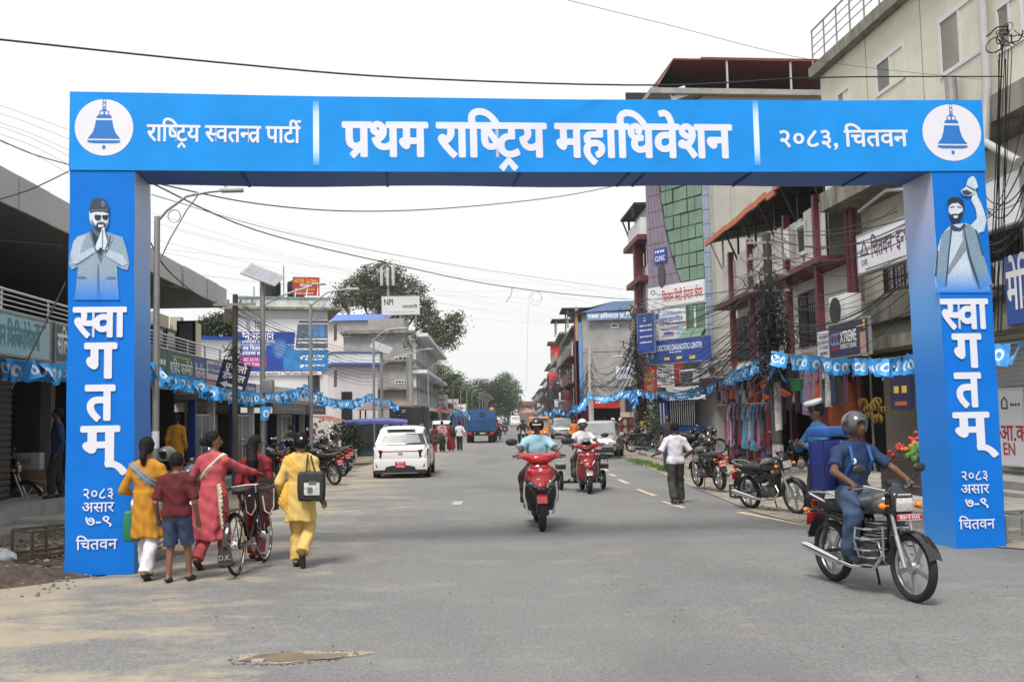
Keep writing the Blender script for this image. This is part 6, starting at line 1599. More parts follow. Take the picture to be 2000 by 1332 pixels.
q=gp(1990,1062);frame_rack('low galvanised frame beside the right arch column',(q.x-.15,q.y,0),R(20),1.6,.5,.3,M_galv,4)
for k,(px_,py_,w_,lb)in enumerate(((60,1000,2.6,'long grey concrete trough lying before the left shops'),(70,1040,2.2,'nearer grey concrete slab beside the rusty frame'))):
 q=gp(px_,py_);t=thing('concrete_slab',lb,'slab',(q.x,q.y,0),R(6))
 mb=MB();mb.rbox((0,0,.14),(w_,.55,.26),.02);mb.build('slab_body',M_conc,t);mb=MB();mb.rbox((0,0,.275),(w_*1.01,.1,.03),.01);mb.build('slab_lip',mat('pale_lip',(.42,.41,.38),.7,var=.15),t)
mb=MB();q=gp(4,1110);mb.ball((q.x-.08,q.y,.12),(.22,.17,.15),18,11)
for i,p in enumerate(mb.v):mb.v[i]=tuple(Vector(p)+Vector((rnd.uniform(-.035,.035),rnd.uniform(-.035,.035),rnd.uniform(-.03,.03))))
tag(mb.build('plastic_sack',mat('silver_sack',(.4,.42,.45),.4,var=.3,vs=8),None,60),'crumpled silver plastic sack at the left edge beside the soil heap','sack')
q=at(70,915,19.5);t=thing('carton','brown cardboard carton standing in the dark left shop','box',(q.x,19.5,.43));mb=MB();mb.rbox((0,0,.22),(.62,.45,.44),.01);mb.build('box_body',mat('cardboard',(.22,.13,.07),.8,var=.15),t);mb=MB();mb.bb((-.3,-.232,.2),(.3,-.226,.26));mb.build('packing_tape',mat('tape',(.35,.25,.15),.4),t,0)
t=thing('carton','white carton on top of the brown one in the left shop','box',(q.x-.1,19.5,.87));mb=MB();mb.rbox((0,0,.17),(.55,.4,.33),.02);mb.build('box_body',mat('white_carton',(.4,.39,.37),.7,var=.1),t);mb=MB();mb.bb((-.1,-.206,.12),(.1,-.2,.22));mb.build('box_print',M_galv,t,0)
cloths=[('pink',(.5,.2,.26)),('red',(.35,.02,.03)),('maroon',(.14,.02,.04)),('sky blue',(.12,.3,.5)),('purple',(.16,.06,.2)),('white',(.5,.48,.48)),('orange',(.6,.1,.02)),('black',(.02,.02,.022)),('teal',(.03,.16,.18)),('dusty pink',(.35,.17,.2)),('navy',(.02,.03,.1)),('lilac',(.3,.22,.36)),('rust',(.28,.06,.015))]
cm_={n_:mat('cloth_'+n_.replace(' ','_'),tuple(v*.62 for v in c_),.85,var=.5,vs=9,grime=.4 if k%2==0 else 0,gs=16,gcol=(.3,.27,.25)if k%4 else(.01,.01,.012))for k,(n_,c_)in enumerate(cloths)}
def garment_mesh(seed,kind):
 rr=random.Random(seed);rows=[];n=14;ph=rr.uniform(0,6);mb=MB()
 H_={'top':.7,'long':1.15,'scarf':1.0}[kind];W0={'top':.34,'long':.3,'scarf':.16}[kind];f=rr.uniform(.9,1.35)
 for j in range(7):
  v=j/6;w=W0*(.55+.45*min(1,v*5))*(1+(f-1)*v)
  rg=[]
  for i in range(n):
   a=2*PI*i/n;fold=1+.35*v*math.sin(a*5+ph);rg.append((w/2*math.cos(a)*(1+.06*math.sin(3*a+ph)),.05*math.sin(a)*fold+.015*math.sin(ph+v*4),-v*H_-.015*math.sin(4*a+ph)*v))
  rows.append(rg)
 mb.loft(rows)
 if kind!='scarf':
  for s_ in(-1,1):mb.tube([(s_*W0*.4,0,-.05),(s_*W0*.62,0,-.25),(s_*W0*.64,.0,-.42)],[.05,.055,.05],8)
 return mb.build('garment',cm_['pink'],mesh_only=True,smooth=60)
GM={k:[garment_mesh(i*7+j,k)for i in range(3)]for j,k in enumerate(('top','long','scarf'))}
rg_=random.Random(21)
def garment(p,kind,cn,label,rz=0,group='garments hanging at the clothes stall'):
 me=rg_.choice(GM[kind]).copy();me.materials.clear();me.materials.append(cm_[cn]);o=link('garment',me);tag(o,label,'garment',group);o.location=p;o.rotation_euler=(rg_.uniform(-.05,.05),rg_.uniform(-.08,.08),rz);s_=rg_.uniform(.85,1.15);o.scale=(s_*rg_.uniform(.35,.85),s_,s_);return o
cn_=[c_[0]for c_ in cloths[:-1]]+['black','maroon','red','navy']
def hang_row(pa,pb,ya,yb,n,z,kind,rowname,seed):
 rr=random.Random(seed);used={}
 for i in range(n):
  f=(i+.5)/n;px_=pa+(pb-pa)*f;Y=ya+(yb-ya)*f;c0=at(px_,815,Y);cn=rr.choice(cn_);k_=used[cn]=used.get(cn,0)+1
  garment((c0.x,Y+rr.uniform(-.1,.1),z+rr.uniform(-.05,.05)),kind if rr.random()<.8 else 'scarf',cn,'%s%s garment on the %s of the clothes stall'%(('','','second ','third ','fourth ','fifth ','sixth ','seventh ','eighth ','ninth ','tenth ')[min(k_,10)],cn,rowname),rz=R(-30)+rr.uniform(-.8,.8))
hang_row(1404,1502,32,27.5,44,2.82,'top','upper front rail',1)
hang_row(1416,1503,31,27.4,34,1.95,'long','lower front rail',2)
hang_row(1420,1500,31.5,27.8,26,1.15,'top','lowest rail',3)
hang_row(1545,1660,26.6,24.6,18,2.9,'long','right-hand rail',4)
def rail_(a,b,lb):
 mb=MB();mb.cyl(a,b,.02,6);tag(mb.build('hanging_rail',M_galv),lb,'rail')
for z,lb in((2.84,'upper front rail of the clothes stall'),(1.97,'lower front rail of the clothes stall'),(1.17,'lowest rail of the clothes stall')):rail_((at(1402,815,32.2).x,32.2,z),(at(1505,815,27.2).x,27.2,z),lb)
q=at(1644,760,24.5);garment((q.x*27/24.5,27,at(1645,745,27).z),'long','rust','big rust orange cloth hanging right of the traffic officer',0,'garments hanging at the clothes stall').scale=(2.6,1.5,1.2)
q=at(1532,745,25);garment((q.x,25.5,at(1532,738,25).z),'long','navy','long deep blue garment beside the poster-wrapped pole',0,'garments hanging at the clothes stall').scale=(1.6,1.4,1.0)
q=at(1556,752,25);t=thing('plastic_tub','green plastic tub hanging under the stall awning','tub',(q.x,25,q.z));mb=MB();mb.lathe([(.14,-.14),(.17,.12),(.19,.14),(.17,.13)],20);mb.build('tub_body',mat('green_plastic',(.02,.2,.06),.4),t);mb=MB();mb.torus(.18,.012,20,6,Matrix.Translation((0,0,.14)));mb.build('tub_rim',mat('green_plastic',()),t)
q=at(1535,768,25);t=thing('plastic_basin','orange plastic basin hanging beside the green tub','basin',(q.x,25.2,q.z));mb=MB();mb.lathe([(.08,-.06),(.17,.06),(.18,.07)],20,Matrix.Rotation(.6,4,'Y'));mb.build('basin_body',mat('orange_plastic',(.6,.12,.02),.4),t)
t=thing('banana_bunches','bunches of yellow bananas hanging in the dark fruit shop','bananas',A_(1705,790,25.3));t.scale=(1.3,1.3,1.3);My=mat('banana_yellow',(.32,.2,.03),.5,var=.2)
rb_=random.Random(3)
for k in range(10):
 mb=MB();cx,cz_=rb_.uniform(-.2,.25),rb_.uniform(-.25,.2)
 for i in range(6):
  a=i*1.05;mb.tube([(cx,0,cz_),(cx+.07*math.cos(a),.06*math.sin(a),cz_-.03),(cx+.09*math.cos(a),.07*math.sin(a),cz_-.09),(cx+.07*math.cos(a),.05*math.sin(a),cz_-.14)],[.006,.014,.013,.004],6)
 mb.build('bunch',My,t)
t=Fac('fruit_stand','sloping fruit stand piled with red and green fruit behind the delivery rider','stand',tuple(gp(1755,980)),R(-85));t.root.location.z=0
t.bx('stand_body',M_darkwood,-.9,.9,0,.75,.1,1.1)
fr=[('apple',mat('apple_red',(.4,.03,.02),.35,var=.3,vs=20)),('mango',mat('mango_orange',(.6,.2,.03),.4,var=.3,vs=20)),('cabbage',mat('leaf_veg_green',(.1,.22,.03),.6,var=.4,vs=15)),('watermelon',mat('dark_melon',(.02,.06,.02),.4,var=.3))]
fms=[]
for n_,m_ in fr:mb=MB();mb.ball((0,0,0),.055 if n_ in('apple','mango')else .09,10,7);fms.append((n_,mb.build(n_,m_,mesh_only=True,smooth=60)))
for i in range(90):
 u=rb_.uniform(-.85,.85);v=rb_.random();k=min(3,max(0,int((u+.85)/.43+rb_.uniform(-.4,.4))));o=link(fms[k][0],fms[k][1],t.root);o.location=(u,.15+v*.9,.78+v*.55+rb_.uniform(0,.05));o.rotation_euler=(rb_.uniform(0,6),rb_.uniform(0,6),0)
q=A_(618,838,36.5);t=thing('garland_bunch','bunch of hanging snack packets and garlands under the small red awning','garlands',q)
for k in range(26):mb=MB();x,z=rb_.uniform(-.35,.4),rb_.uniform(-.35,.35);mb.rbox((x,rb_.uniform(-.1,.1),z),(.08,.02,.11),.01);mb.build('packet',rb_.choice([cm_['red'],cm_['white'],mat('lettering_yellow',()),M_leafl,cm_['orange']]),t)
q=gp(1450,973);t=thing('plastic_crate','dark green plastic crate on the verge beside the parked motorcycles','crate',(q.x,q.y,q.z+.01),R(8));Mcr=mat('crate_green',(.015,.045,.045),.5,var=.2)
for z in(.02,.1,.18,.25):
 for a,b in(((-.2,-.14),(.2,-.14)),((.2,-.14),(.2,.14)),((.2,.14),(-.2,.14)),((-.2,.14),(-.2,-.14))):mb=MB();mb.bar((*a,z),(*b,z),.02,.035);mb.build('slat',Mcr,t,0)
for a in((-.2,-.14),(.2,-.14),(.2,.14),(-.2,.14)):mb=MB();mb.bar((*a,0),(*a,.27),.035);mb.build('corner_post',Mcr,t,0)
mb=MB();mb.bb((-.2,-.14,0),(.2,.14,.012));mb.build('base',Mcr,t,0)
q=gp(1233,890);t=thing('menu_board','dark brown board with round dish pictures standing on the right sidewalk','board',(at(1227,815,50).x,50,SWZ));t.scale=(.62,1,1);Mbd=mat('board_brown',(.05,.018,.02),.5,var=.2)
mb=MB();mb.bb((-.55,0,.15),(.5,.05,1.5));pn=mb.build('panel',Mbd,t,0)
for i in range(6):mb=MB();disc2(mb,-.27+(i%2)*.5,.4+(i//2)*.42,.17,.17,-.004,20);disc2(mb,-.27+(i%2)*.5,.4+(i//2)*.42,.09,.09,-.007,20);mb.build('dish_picture',(mat('dish_pale',(.3,.22,.2),.5,var=.6,vs=14),mat('dish_red',(.3,.05,.05),.5,var=.6,vs=14))[i%2],pn,0)
for x in(-.5,.45):mb=MB();mb.bar((x,.03,0),(x,.03,.16),.05);mb.build('leg',Mbd,t,0)
q=at(1257,815,42.5);t=thing('yellow_notice_board','small yellow and white notice board right of the menu board','board',(at(1250,815,49).x,49,SWZ));t.scale=(.8,1,1);mb=MB();mb.bb((-.35,0,.5),(.35,.04,1.3));pn=mb.build('panel',M_sw,t,0);mb=MB();mb.bb((-.34,-.004,1.0),(.34,-.001,1.29));mb.build('heading_field',M_ly,pn,0);mb=MB();mb.bar((0,.02,0),(0,.02,.5),.05);mb.build('leg',M_galv,t,0)
q=A_(520,809,25.8);t=thing('bell_pennant','small square blue pennant with white bell ring hung on the solar pole','pennant',q);f=link('cloth',FM[0],t);f.scale=(.55,.5,.6);f.location=(0,0,.2)
for px_,py_,s_,m_,lb in((1486,905,.16,cm_['pink'],'pink handbag standing on the stall doorstep'),(1455,905,.14,cm_['white'],'white cloth bundle at the foot of the stall'),(1248,894,.07,cm_['white'],'scrap of white litter on the verge'),(1610,870,.2,cm_['white'],'white sack hanging by the fruit shop')):
 q=gp(px_,py_);mb=MB();mb.ball((0,0,s_*.8),(s_*.8,s_*.6,s_),12,8)
 mb.v=[(x+rb_.uniform(-.1,.1)*s_,y+rb_.uniform(-.1,.1)*s_,z)for x,y,z in mb.v];mb.tube([(-s_*.3,0,s_*1.5),(-s_*.2,0,s_*2.2),(s_*.2,0,s_*2.2),(s_*.3,0,s_*1.5)],s_*.08,6);o=tag(mb.build('cloth_bag' if s_>.1 else 'litter',m_,None,60),lb,'bag' if s_>.1 else 'litter');o.location=(q.x,min(q.y,28),SWZ if s_>.1 else .0)
# ============================================================ VEHICLES
M_tyre=mat('tyre_rubber',(.014,.014,.015),.85,var=.2,bump=.3,bs=80)
M_alloy=mat('silver_alloy',(.45,.45,.46),.35,metal=.8,var=.08)
M_chrome=mat('chrome',(.75,.75,.76),.12,metal=1,var=.03)
M_dchrome=mat('dull_chrome',(.45,.45,.45),.3,metal=.9,var=.15)
M_engine=mat('engine_grey',(.09,.09,.09),.55,metal=.5,var=.3,vs=12)
M_gloss=mat('gloss_black_paint',(.008,.008,.01),.18,var=0,coat=.6)
M_grey_paint=mat('grey_tank_paint',(.13,.13,.14),.3,metal=.4,var=.03,coat=.5)
M_redp=mat('gloss_red_paint',(.5,.012,.02),.25,var=.03,coat=.7)
M_dredp=mat('deep_red_paint',(.28,.008,.014),.25,var=.03,coat=.7)
M_bluep=mat('dark_blue_paint',(.01,.02,.1),.25,var=.03,coat=.5)
M_whitep=mat('white_car_paint',(.72,.73,.74),.22,var=.015,coat=.6)
M_silver=mat('silver_car_paint',(.42,.42,.41),.3,metal=.5,var=.03,coat=.6)
M_seat=mat('black_seat_vinyl',(.018,.018,.018),.6,var=.2,bump=.2,bs=50)
M_plate=mat('red_number_plate',(.5,.02,.03),.45,var=.05)
M_platew=mat('pale_number_plate',(.6,.55,.56),.45,var=.05)
M_amber=mat('amber_lens',(.8,.2,.01),.2,var=.1)
M_redlens=mat('red_lens',(.4,.01,.01),.15,var=.1)
M_dlens=mat('dark_tail_lens',(.05,.006,.01),.12,var=.1)
M_lens=mat('clear_headlamp',(.7,.7,.68),.08,metal=.6,var=.35,vs=30)
M_mirror=mat('mirror_glass',(.5,.52,.55),.05,metal=1,var=0)
M_helm=mat('helmet_black',(.012,.012,.013),.15,var=0,coat=.6)
M_visor=mat('smoked_visor',(.05,.05,.055),.05,var=0,coat=1)
def RY(v):return Matrix.Rotation(v,4,'Y')
def wheel(t,y,r,w=.045,spokes='alloy',x=0,steer=0,rimm=None,name='wheel',rimr=None):
 """wheel with its axle along x"""
 rimm=rimm or M_alloy;rr=rimr or r-.06
 M=Matrix.Translation((x,y,r))@Matrix.Rotation(steer,4,'Z')@RY(PI/2)
 mb=MB()
 mb.torus(rr-.004,.016,32,8,M)
 mb.lathe([(.055,-.04),(.06,-.03),(.06,.03),(.055,.04)],14,M)
 if spokes=='alloy':
  for k in range(5):
   a=2*PI*k/5
   for s_ in(-.05,.05):
    p0=M@Vector((.05*math.cos(a+s_*5),.05*math.sin(a+s_*5),0));p1=M@Vector((rr*math.cos(a+s_),rr*math.sin(a+s_),0));mb.bar(p0,p1,.02,.022)
 elif spokes=='wire':
  for k in range(28):
   a=2*PI*k/28;z=.02 if k%2 else -.02
   mb.tube([M@Vector((.03*math.cos(a+.5),.03*math.sin(a+.5),z)),M@Vector((rr*math.cos(a),rr*math.sin(a),0))],.0018,3,False)
 else:
  mb.lathe([(.0,.02),(rr*.35,.03),(rr*.8,.015),(rr,.03),(rr,-.03),(rr*.8,-.015),(0,-.02)],24,M)
 o=mb.build(name,rimm,t)
 mb=MB();ty=(r-rr)/2+.006
 mb.torus(r-ty,ty,40,10,M,flat=w/ty)
 mb.build('tyre',M_tyre,o)
 return o
def mirror_part(t,sx,base,tip,m=M_blackp,w=.075,h=.045):
 mb=MB();b=Vector(base);e=Vector(tip)
 mb.tube([b,b.lerp(e,.5)+Vector((sx*.02,0,.02)),e],.006,6)
 mb.ball(e+Vector((sx*.02,0,.01)),(w,.02,h),14,8);o=mb.build('mirror',m,t)
 mb=MB();mb.ball(e+Vector((sx*.02,-.012,.01)),(w*.85,.012,h*.82),12,6);mb.build('mirror_glass',M_mirror,o)
def plate(t,x,y,z,w,h,txt,rot=0,m=None,face=1,tilt=0):
 """number plate; face=1 looks to +y (front), -1 to -y"""
 M=Matrix.Translation((x,y,z))@Matrix.Rotation(rot+(PI if face>0 else 0),4,'Z')@Matrix.Rotation(tilt,4,'X')
 mb=MB(M);mb.rbox((0,0,0),(w,.008,h),.003);p=mb.build('number_plate',m or M_plate,t)
 mb=MB(M)
 for a in(-1,1):mb.bb((-w/2+.004,-.0062,a*h/2*.88-.0015),(w/2-.004,-.005,a*h/2*.88+.0015))
 o=mb.build('plate_border',M_lw,p,0);o['kind']='stuff'
 lines=txt.split('\n');n=len(lines)
 for i,s_ in enumerate(lines):
  hh=h*.62/n;text(s_,M_lw,p,z=h*.5-h*(i+.78)/n,y=-.0075,h=hh/.64,w=w*.8 if n==1 else w*.62,M=M,bold=.014)
def motorcycle(label,body=M_gloss,guard=False,ptxt='बा ५ प',group=None,rimm=None,rider=True,sport=False,detail=1.0,vox=.014,tank_m=None):
 t=thing('motorcycle',label,'motorcycle',group=group)
 wr,yf,yr=.305,.63,-.62
 wheel(t,yf,wr,.043,rimm=rimm,name='front_wheel');wheel(t,yr,wr,.05,rimm=rimm,name='rear_wheel')
 for s_ in(-1,1):
  mb=MB();mb.tube([(s_*.085,yf,wr),(s_*.085,yf-.1,.58)],.024,10);mb.tube([(s_*.085,yf-.1,.58),(s_*.085,yf-.2,.92)],.017,8);mb.build('fork_leg',M_alloy if guard else M_dchrome,t)
 mb=MB();rows=[]
 for i in range(15):
  a=R(20+i*10);rr=wr+.03
  rows.append([(x,yf+rr*math.cos(a)*1.0,wr+rr*math.sin(a)-abs(x)*.35)for x in(-.065,-.045,0,.045,.065)])
 mb.sheet(rows);mb.sheet([[(p[0],p[1]*1.0,p[2]-.004)for p in r_][::-1]for r_ in rows]);mb.build('front_fender',body,t)
 G=grid((-.2,-.35,.6),(.2,.42,1.02),vox)
 D=smin(ell(G,(0,.1,.82),(.145,.24,.125)),ell(G,(0,.24,.86),(.13,.14,.1)),.06)
 D=smax(D,-seg(G,(.3,.02,.76),(.3,-.16,.72),.17,.17),.03);D=smax(D,-seg(G,(-.3,.02,.76),(-.3,-.16,.72),.17,.17),.03)
 D=smax(D,.73-G[2]+.1*np.abs(G[1]-.1),.02)
 sdf_mb(G,D).build('fuel_tank',tank_m or body,t,60)
 G=grid((-.17,-.85,.62),(.17,.05,.92),vox)
 D=rb(G,(0,-.34,.77),(.115,.38,.045),.04)
 D=smin(D,ell(G,(0,-.02,.78),(.09,.12,.06)),.05);D=D-.012*np.sin(np.clip((G[1]+.75)*5,0,3))
 sdf_mb(G,D).build('seat',M_seat,t,60)
 G=grid((-.16,-.95,.45),(.16,.08,.78),vox)
 D=smin(seg(G,(0,-.05,.66),(0,-.62,.71),.09,.075),seg(G,(0,-.6,.71),(0,-.86,.77),.07,.035),.05)
 D=smin(D,ell(G,(0,-.2,.58),(.125,.17,.1)),.04)
 sdf_mb(G,D).build('side_panel',body,t,60)
 mb=MB()
 mb.tube([(0,.38,.86),(0,.3,.62),(0,.22,.3),(0,-.18,.26),(0,-.28,.5),(0,-.05,.66)],.02,8)
 for s_ in(-1,1):mb.tube([(s_*.06,-.2,.38),(s_*.1,yr,wr)],.018,8);mb.tube([(s_*.1,-.1,.6),(s_*.11,-.5,.66),(s_*.1,-.8,.72)],.014,8)
 mb.tube([(-.2,-.02,.3),(.2,-.02,.3)],.014,8)
 for s_ in(-1,1):mb.tube([(s_*.17,-.02,.3),(s_*.27,-.0,.31)],.02,8)
 mb.build('frame',M_black,t)
 mb=MB();mb.rbox((0,.05,.36),(.24,.36,.2),.05);mb.lathe([(.09,-.14),(.1,-.12),(.1,.12),(.09,.14)],18,Matrix.Translation((0,-.02,.35))@RY(PI/2))
 e=mb.build('engine',M_engine,t)
 mb=MB()
 for k in range(8):mb.rbox((0,.12+k*.008,.46+k*.028),(.2 if k%2 else .17,.2,.014),.004)
 o=mb.build('cooling_fins',M_engine if not guard else M_galv,e);o['kind']='stuff'
 mb=MB();mb.tube([(.06,.22,.48),(.09,.32,.38),(.11,.2,.24),(.13,-.1,.22),(.15,-.3,.25)],.02,10);mb.tube([(.15,-.28,.245),(.155,-.5,.28),(.16,-.82,.33),(.16,-.9,.34)],[.035,.045,.047,.035],14)
 mb.build('exhaust',M_chrome,t)
 for s_ in(-1,1):
  mb=MB();n=10
  mb.tube([(s_*.13,yr+.02,wr+.03),(s_*.12,yr+.12,.66)],.012,6)
  for k in range(n):z=wr+.08+k*.022;mb.torus(.026,.006,10,4,Matrix.Translation((s_*.128,yr+.03+k*.008,z)))
  mb.build('shock_absorber',M_black if not guard else M_blackp,t)
 mb=MB();rows=[]
 for i in range(10):
  a=R(60+i*12);rr=wr+.05;rows.append([(x,yr+rr*math.cos(a),wr+.03+rr*math.sin(a))for x in(-.07,0,.07)])
 mb.sheet(rows);mb.sheet([[(p[0],p[1],p[2]-.004)for p in r_][::-1]for r_ in rows]);mb.build('rear_fender',M_blackp,t)
 mb=MB();mb.rbox((0,-.88,.76),(.13,.05,.07),.015);mb.build('tail_lamp',M_redlens,t)
 plate(t,0,-.93,.6,.2,.13,ptxt+'\n'+'४८२१',face=-1,tilt=-.2)
 mb=MB();mb.tube([(-.11,-.55,.8),(-.12,-.8,.86),(-.06,-.93,.87),(.06,-.93,.87),(.12,-.8,.86),(.11,-.55,.8)],.011,8);mb.build('grab_rail',M_chrome if guard else M_galv,t)
 hy=.36
 mb=MB();mb.tube([(-.36,hy-.12,.99),(-.24,hy-.05,1.01),(-.1,hy,.97),(.1,hy,.97),(.24,hy-.05,1.01),(.36,hy-.12,.99)],.0125,8);hb=mb.build('handlebar',M_chrome if guard else M_black,t)
 for s_ in(-1,1):
  mb=MB();mb.tube([(s_*.25,hy-.055,1.008),(s_*.37,hy-.125,.988)],.018,8);mb.build('grip',M_seat,hb)
  mb=MB();mb.tube([(s_*.24,hy+.0,1.0),(s_*.37,hy-.06,.985)],.005,5);mb.build('lever',M_dchrome,hb)
  mirror_part(t,s_,(s_*.2,hy-.03,1.01),(s_*.3,hy-.0,1.16),M_blackp,.07,.045)
  mb=MB();mb.tube([(s_*.08,hy+.12,.84),(s_*.17,hy+.13,.84)],.008,6);mb.ball((s_*.19,hy+.13,.84),(.035,.035,.03),12,8);mb.build('indicator',M_amber,t)
  mb=MB();mb.tube([(s_*.05,-.84,.7),(s_*.13,-.86,.7)],.007,6);mb.ball((s_*.15,-.86,.7),(.03,.028,.025),10,6);mb.build('indicator',M_amber,t)
 G=grid((-.17,hy-.1,.68),(.17,hy+.26,1.1),vox)
 D=smin(rb(G,(0,hy+.11,.86),(.115,.08,.11),.05),seg(G,(0,hy+.08,.96),(0,hy+.02,1.02),.085,.05),.05)
 sdf_mb(G,D).build('headlamp_cowl',body,t,60)
 mb=MB();mb.rbox((0,hy+.185,.85),(.17,.03,.125),.02);mb.build('headlight',M_lens,t)
 if guard:
  mb=MB();mb.rbox((0,hy+.19,.94),(.14,.015,.02),.004);mb.build('cowl_badge',M_chrome,t)
  plate(t,0,hy+.25,.745,.26,.055,'बा४० प ६९०३',face=1)
 mb=MB();mb.rbox((0,hy+.03,1.04),(.14,.06,.05),.015);mb.build('instrument_cluster',M_blackp,t)
 if guard:
  mb=MB()
  for s_ in(-1,1):
   for z,x1 in((.62,.27),(.53,.29),(.43,.29),(.36,.24)):
    mb.tube([(s_*.05,.33,z),(s_*(x1-.05),.35,z),(s_*x1,.31,z),(s_*(x1+.0),.18,z)],.0105,8)
   mb.tube([(s_*.27,.18,.63),(s_*.29,.18,.5),(s_*.24,.18,.35)],.011,8);mb.tube([(s_*.1,.35,.64),(s_*.1,.35,.34),(s_*.03,.28,.28)],.011,8)
  mb.build('crash_guard',M_dchrome,t)
 mb=MB();mb.tube([(-.1,-.08,.28),(-.2,-.16,.02)],.012,6);mb.build('side_stand',M_black,t)
 return t
def scooter(label,body=M_redp,side=M_gloss,rider=True,three=False,group=None):
 t=thing('scooter',label,'scooter',group=group);V=.014
 wr=.225;yf,yr=.62,-.6
 wheel(t,yf,wr,.05,rimr=.15,name='front_wheel');wheel(t,yr,wr,.05,rimr=.15,name='rear_wheel')
 G=grid((-.27,.2,.2),(.27,.66,.86),V)
 apron=ell(G,(0,.36,.56),(.235,.13,.35))
 D=smax(apron,-ell(G,(0,.2,.55),(.16,.12,.33)),.02)
 nose=smin(rb(G,(0,.42,.68),(.155,.09,.14),.05),seg(G,(0,.5,.42),(0,.5,.54),.08,.13),.06)
 Dall=smin(D,nose,.03)
 cut=G[2]-(.56+np.abs(G[0])*.55)
 sdf_mb(G,smax(Dall,-cut,.006)).build('nose_panel',body,t,60)
 sdf_mb(G,smax(Dall+.003,cut,.006)).build('leg_shield',side,t,60)
 for s_ in(-1,1):
  mb=MB();mb.bar((s_*.19,.45,.72),(s_*.075,.585,.575),.022,.03);mb.bar((s_*.2,.42,.62),(s_*.08,.575,.525),.014,.02);mb.build('silver_trim',M_chrome,t)
  mb=MB();mb.ball((s_*.125,.53,.605),(.055,.035,.045),12,8);mb.build('side_lamp',M_visor,t)
  mb=MB();mb.tube([(s_*.21,.42,.64),(s_*.225,.38,.45),(s_*.17,.36,.2)],.017,6);mb.build('edge_trim',M_whitep if side is M_gloss else M_dchrome,t)
 mb=MB();mb.bar((-.08,.585,.575),(.08,.585,.575),.02,.03);mb.rbox((0,.575,.548),(.15,.05,.05),.012);mb.build('headlight',M_lens,t)
 mb=MB();mb.rbox((0,.5,.8),(.045,.03,.045),.008);mb.build('front_sticker',M_lw,t)
 G=grid((-.1,.4,.2),(.1,.86,.56),V)
 D=np.sqrt((G[1]-yf)**2+(G[2]-wr)**2);D=smax(smax(np.abs(D-wr-.025)-.012,np.abs(G[0])-.075,.02),wr+.2-G[2]-.25*(G[1]-yf),.01)
 sdf_mb(G,D).build('front_fender',body if not three else M_dchrome,t,60)
 G=grid((-.3,.2,.84),(.3,.48,1.08),V)
 D=smin(ell(G,(0,.35,.94),(.17,.1,.075)),smin(seg(G,(.05,.35,.95),(.27,.3,.99),.062,.034),seg(G,(-.05,.35,.95),(-.27,.3,.99),.062,.034),.04),.04)
 sdf_mb(G,D).build('handle_cowl',body,t,60)
 mb=MB();mb.tube([(0,.4,.8),(0,.36,.92)],.05,10);mb.build('steering_neck',M_blackp,t)
 for s_ in(-1,1):
  mb=MB();mb.tube([(s_*.22,.31,.985),(s_*.36,.26,.975)],.02,8);mb.build('grip',M_seat,t)
  mb=MB();mb.tube([(s_*.2,.35,.985),(s_*.36,.32,.965)],.006,5);mb.build('brake_lever',M_dchrome,t)
  mirror_part(t,s_,(s_*.2,.33,1.0),(s_*.36,.36,1.17),M_blackp,.085,.05)
  mb=MB();mb.cyl((s_*.06,yf,wr),(s_*.05,.46,.5),.02,8);mb.build('fork_leg',M_black,t)
 mb=MB();mb.rbox((0,.1,.28),(.34,.5,.06),.02);mb.rbox((0,.12,.21),(.24,.4,.08),.03);mb.build('floorboard',M_blackp,t)
 G=grid((-.22,-.9,.3),(.22,.02,.82),V)
 D=smin(ell(G,(0,-.42,.58),(.19,.42,.19)),rb(G,(0,-.16,.48),(.15,.14,.2),.06),.06);D=smax(D,G[2]-.72,.02)
 sdf_mb(G,D).build('rear_body',body,t,60)
 G=grid((-.17,-.82,.66),(.17,.1,.86),V)
 D=rb(G,(0,-.38,.76),(.13,.4,.045),.04);sdf_mb(G,D).build('seat',M_seat,t,60)
 mb=MB();mb.rbox((0,-.84,.62),(.2,.04,.06),.015);mb.build('tail_lamp',M_redlens,t)
 plate(t,0,-.86,.48,.2,.12,'प्र ३\n७७१४',face=-1)
 mb=MB();mb.tube([(.12,-.2,.22),(.16,-.5,.25),(.16,-.78,.3)],[.025,.045,.04],10);mb.build('exhaust',M_dchrome,t)
 if three:
  mb=MB();mb.tube([(-.46,-.62,.17),(.46,-.62,.17)],.028,8);mb.tube([(-.3,-.3,.24),(-.3,-.62,.2)],.02,6);mb.tube([(.3,-.3,.24),(.3,-.62,.2)],.02,6);mb.build('outrigger_axle',M_black,t)
  for s_ in(-1,1):
   wheel(t,-.62,.21,.045,x=s_*.46,rimr=.14,name='side_wheel',spokes='disc')
   mb=MB();mb.rbox((s_*.46,-.62,.5),(.19,.5,.09),.02);mb.build('wheel_box',M_dark,t)
   mb=MB();mb.rbox((s_*.46,-.62,.56),(.2,.48,.03),.01);mb.build('box_lid',M_galv,t)
  mb=MB()
  for a in(-.38,-.54):mb.tube([(a,-.4,.58),(a,-.4,.74),(a,-.84,.74),(a,-.84,.58)],.009,6)
  for a in(-.4,-.84):mb.tube([(-.38,a,.7),(-.54,a,.7)],.008,6)
  mb.build('side_rack',M_black,t)
 return t
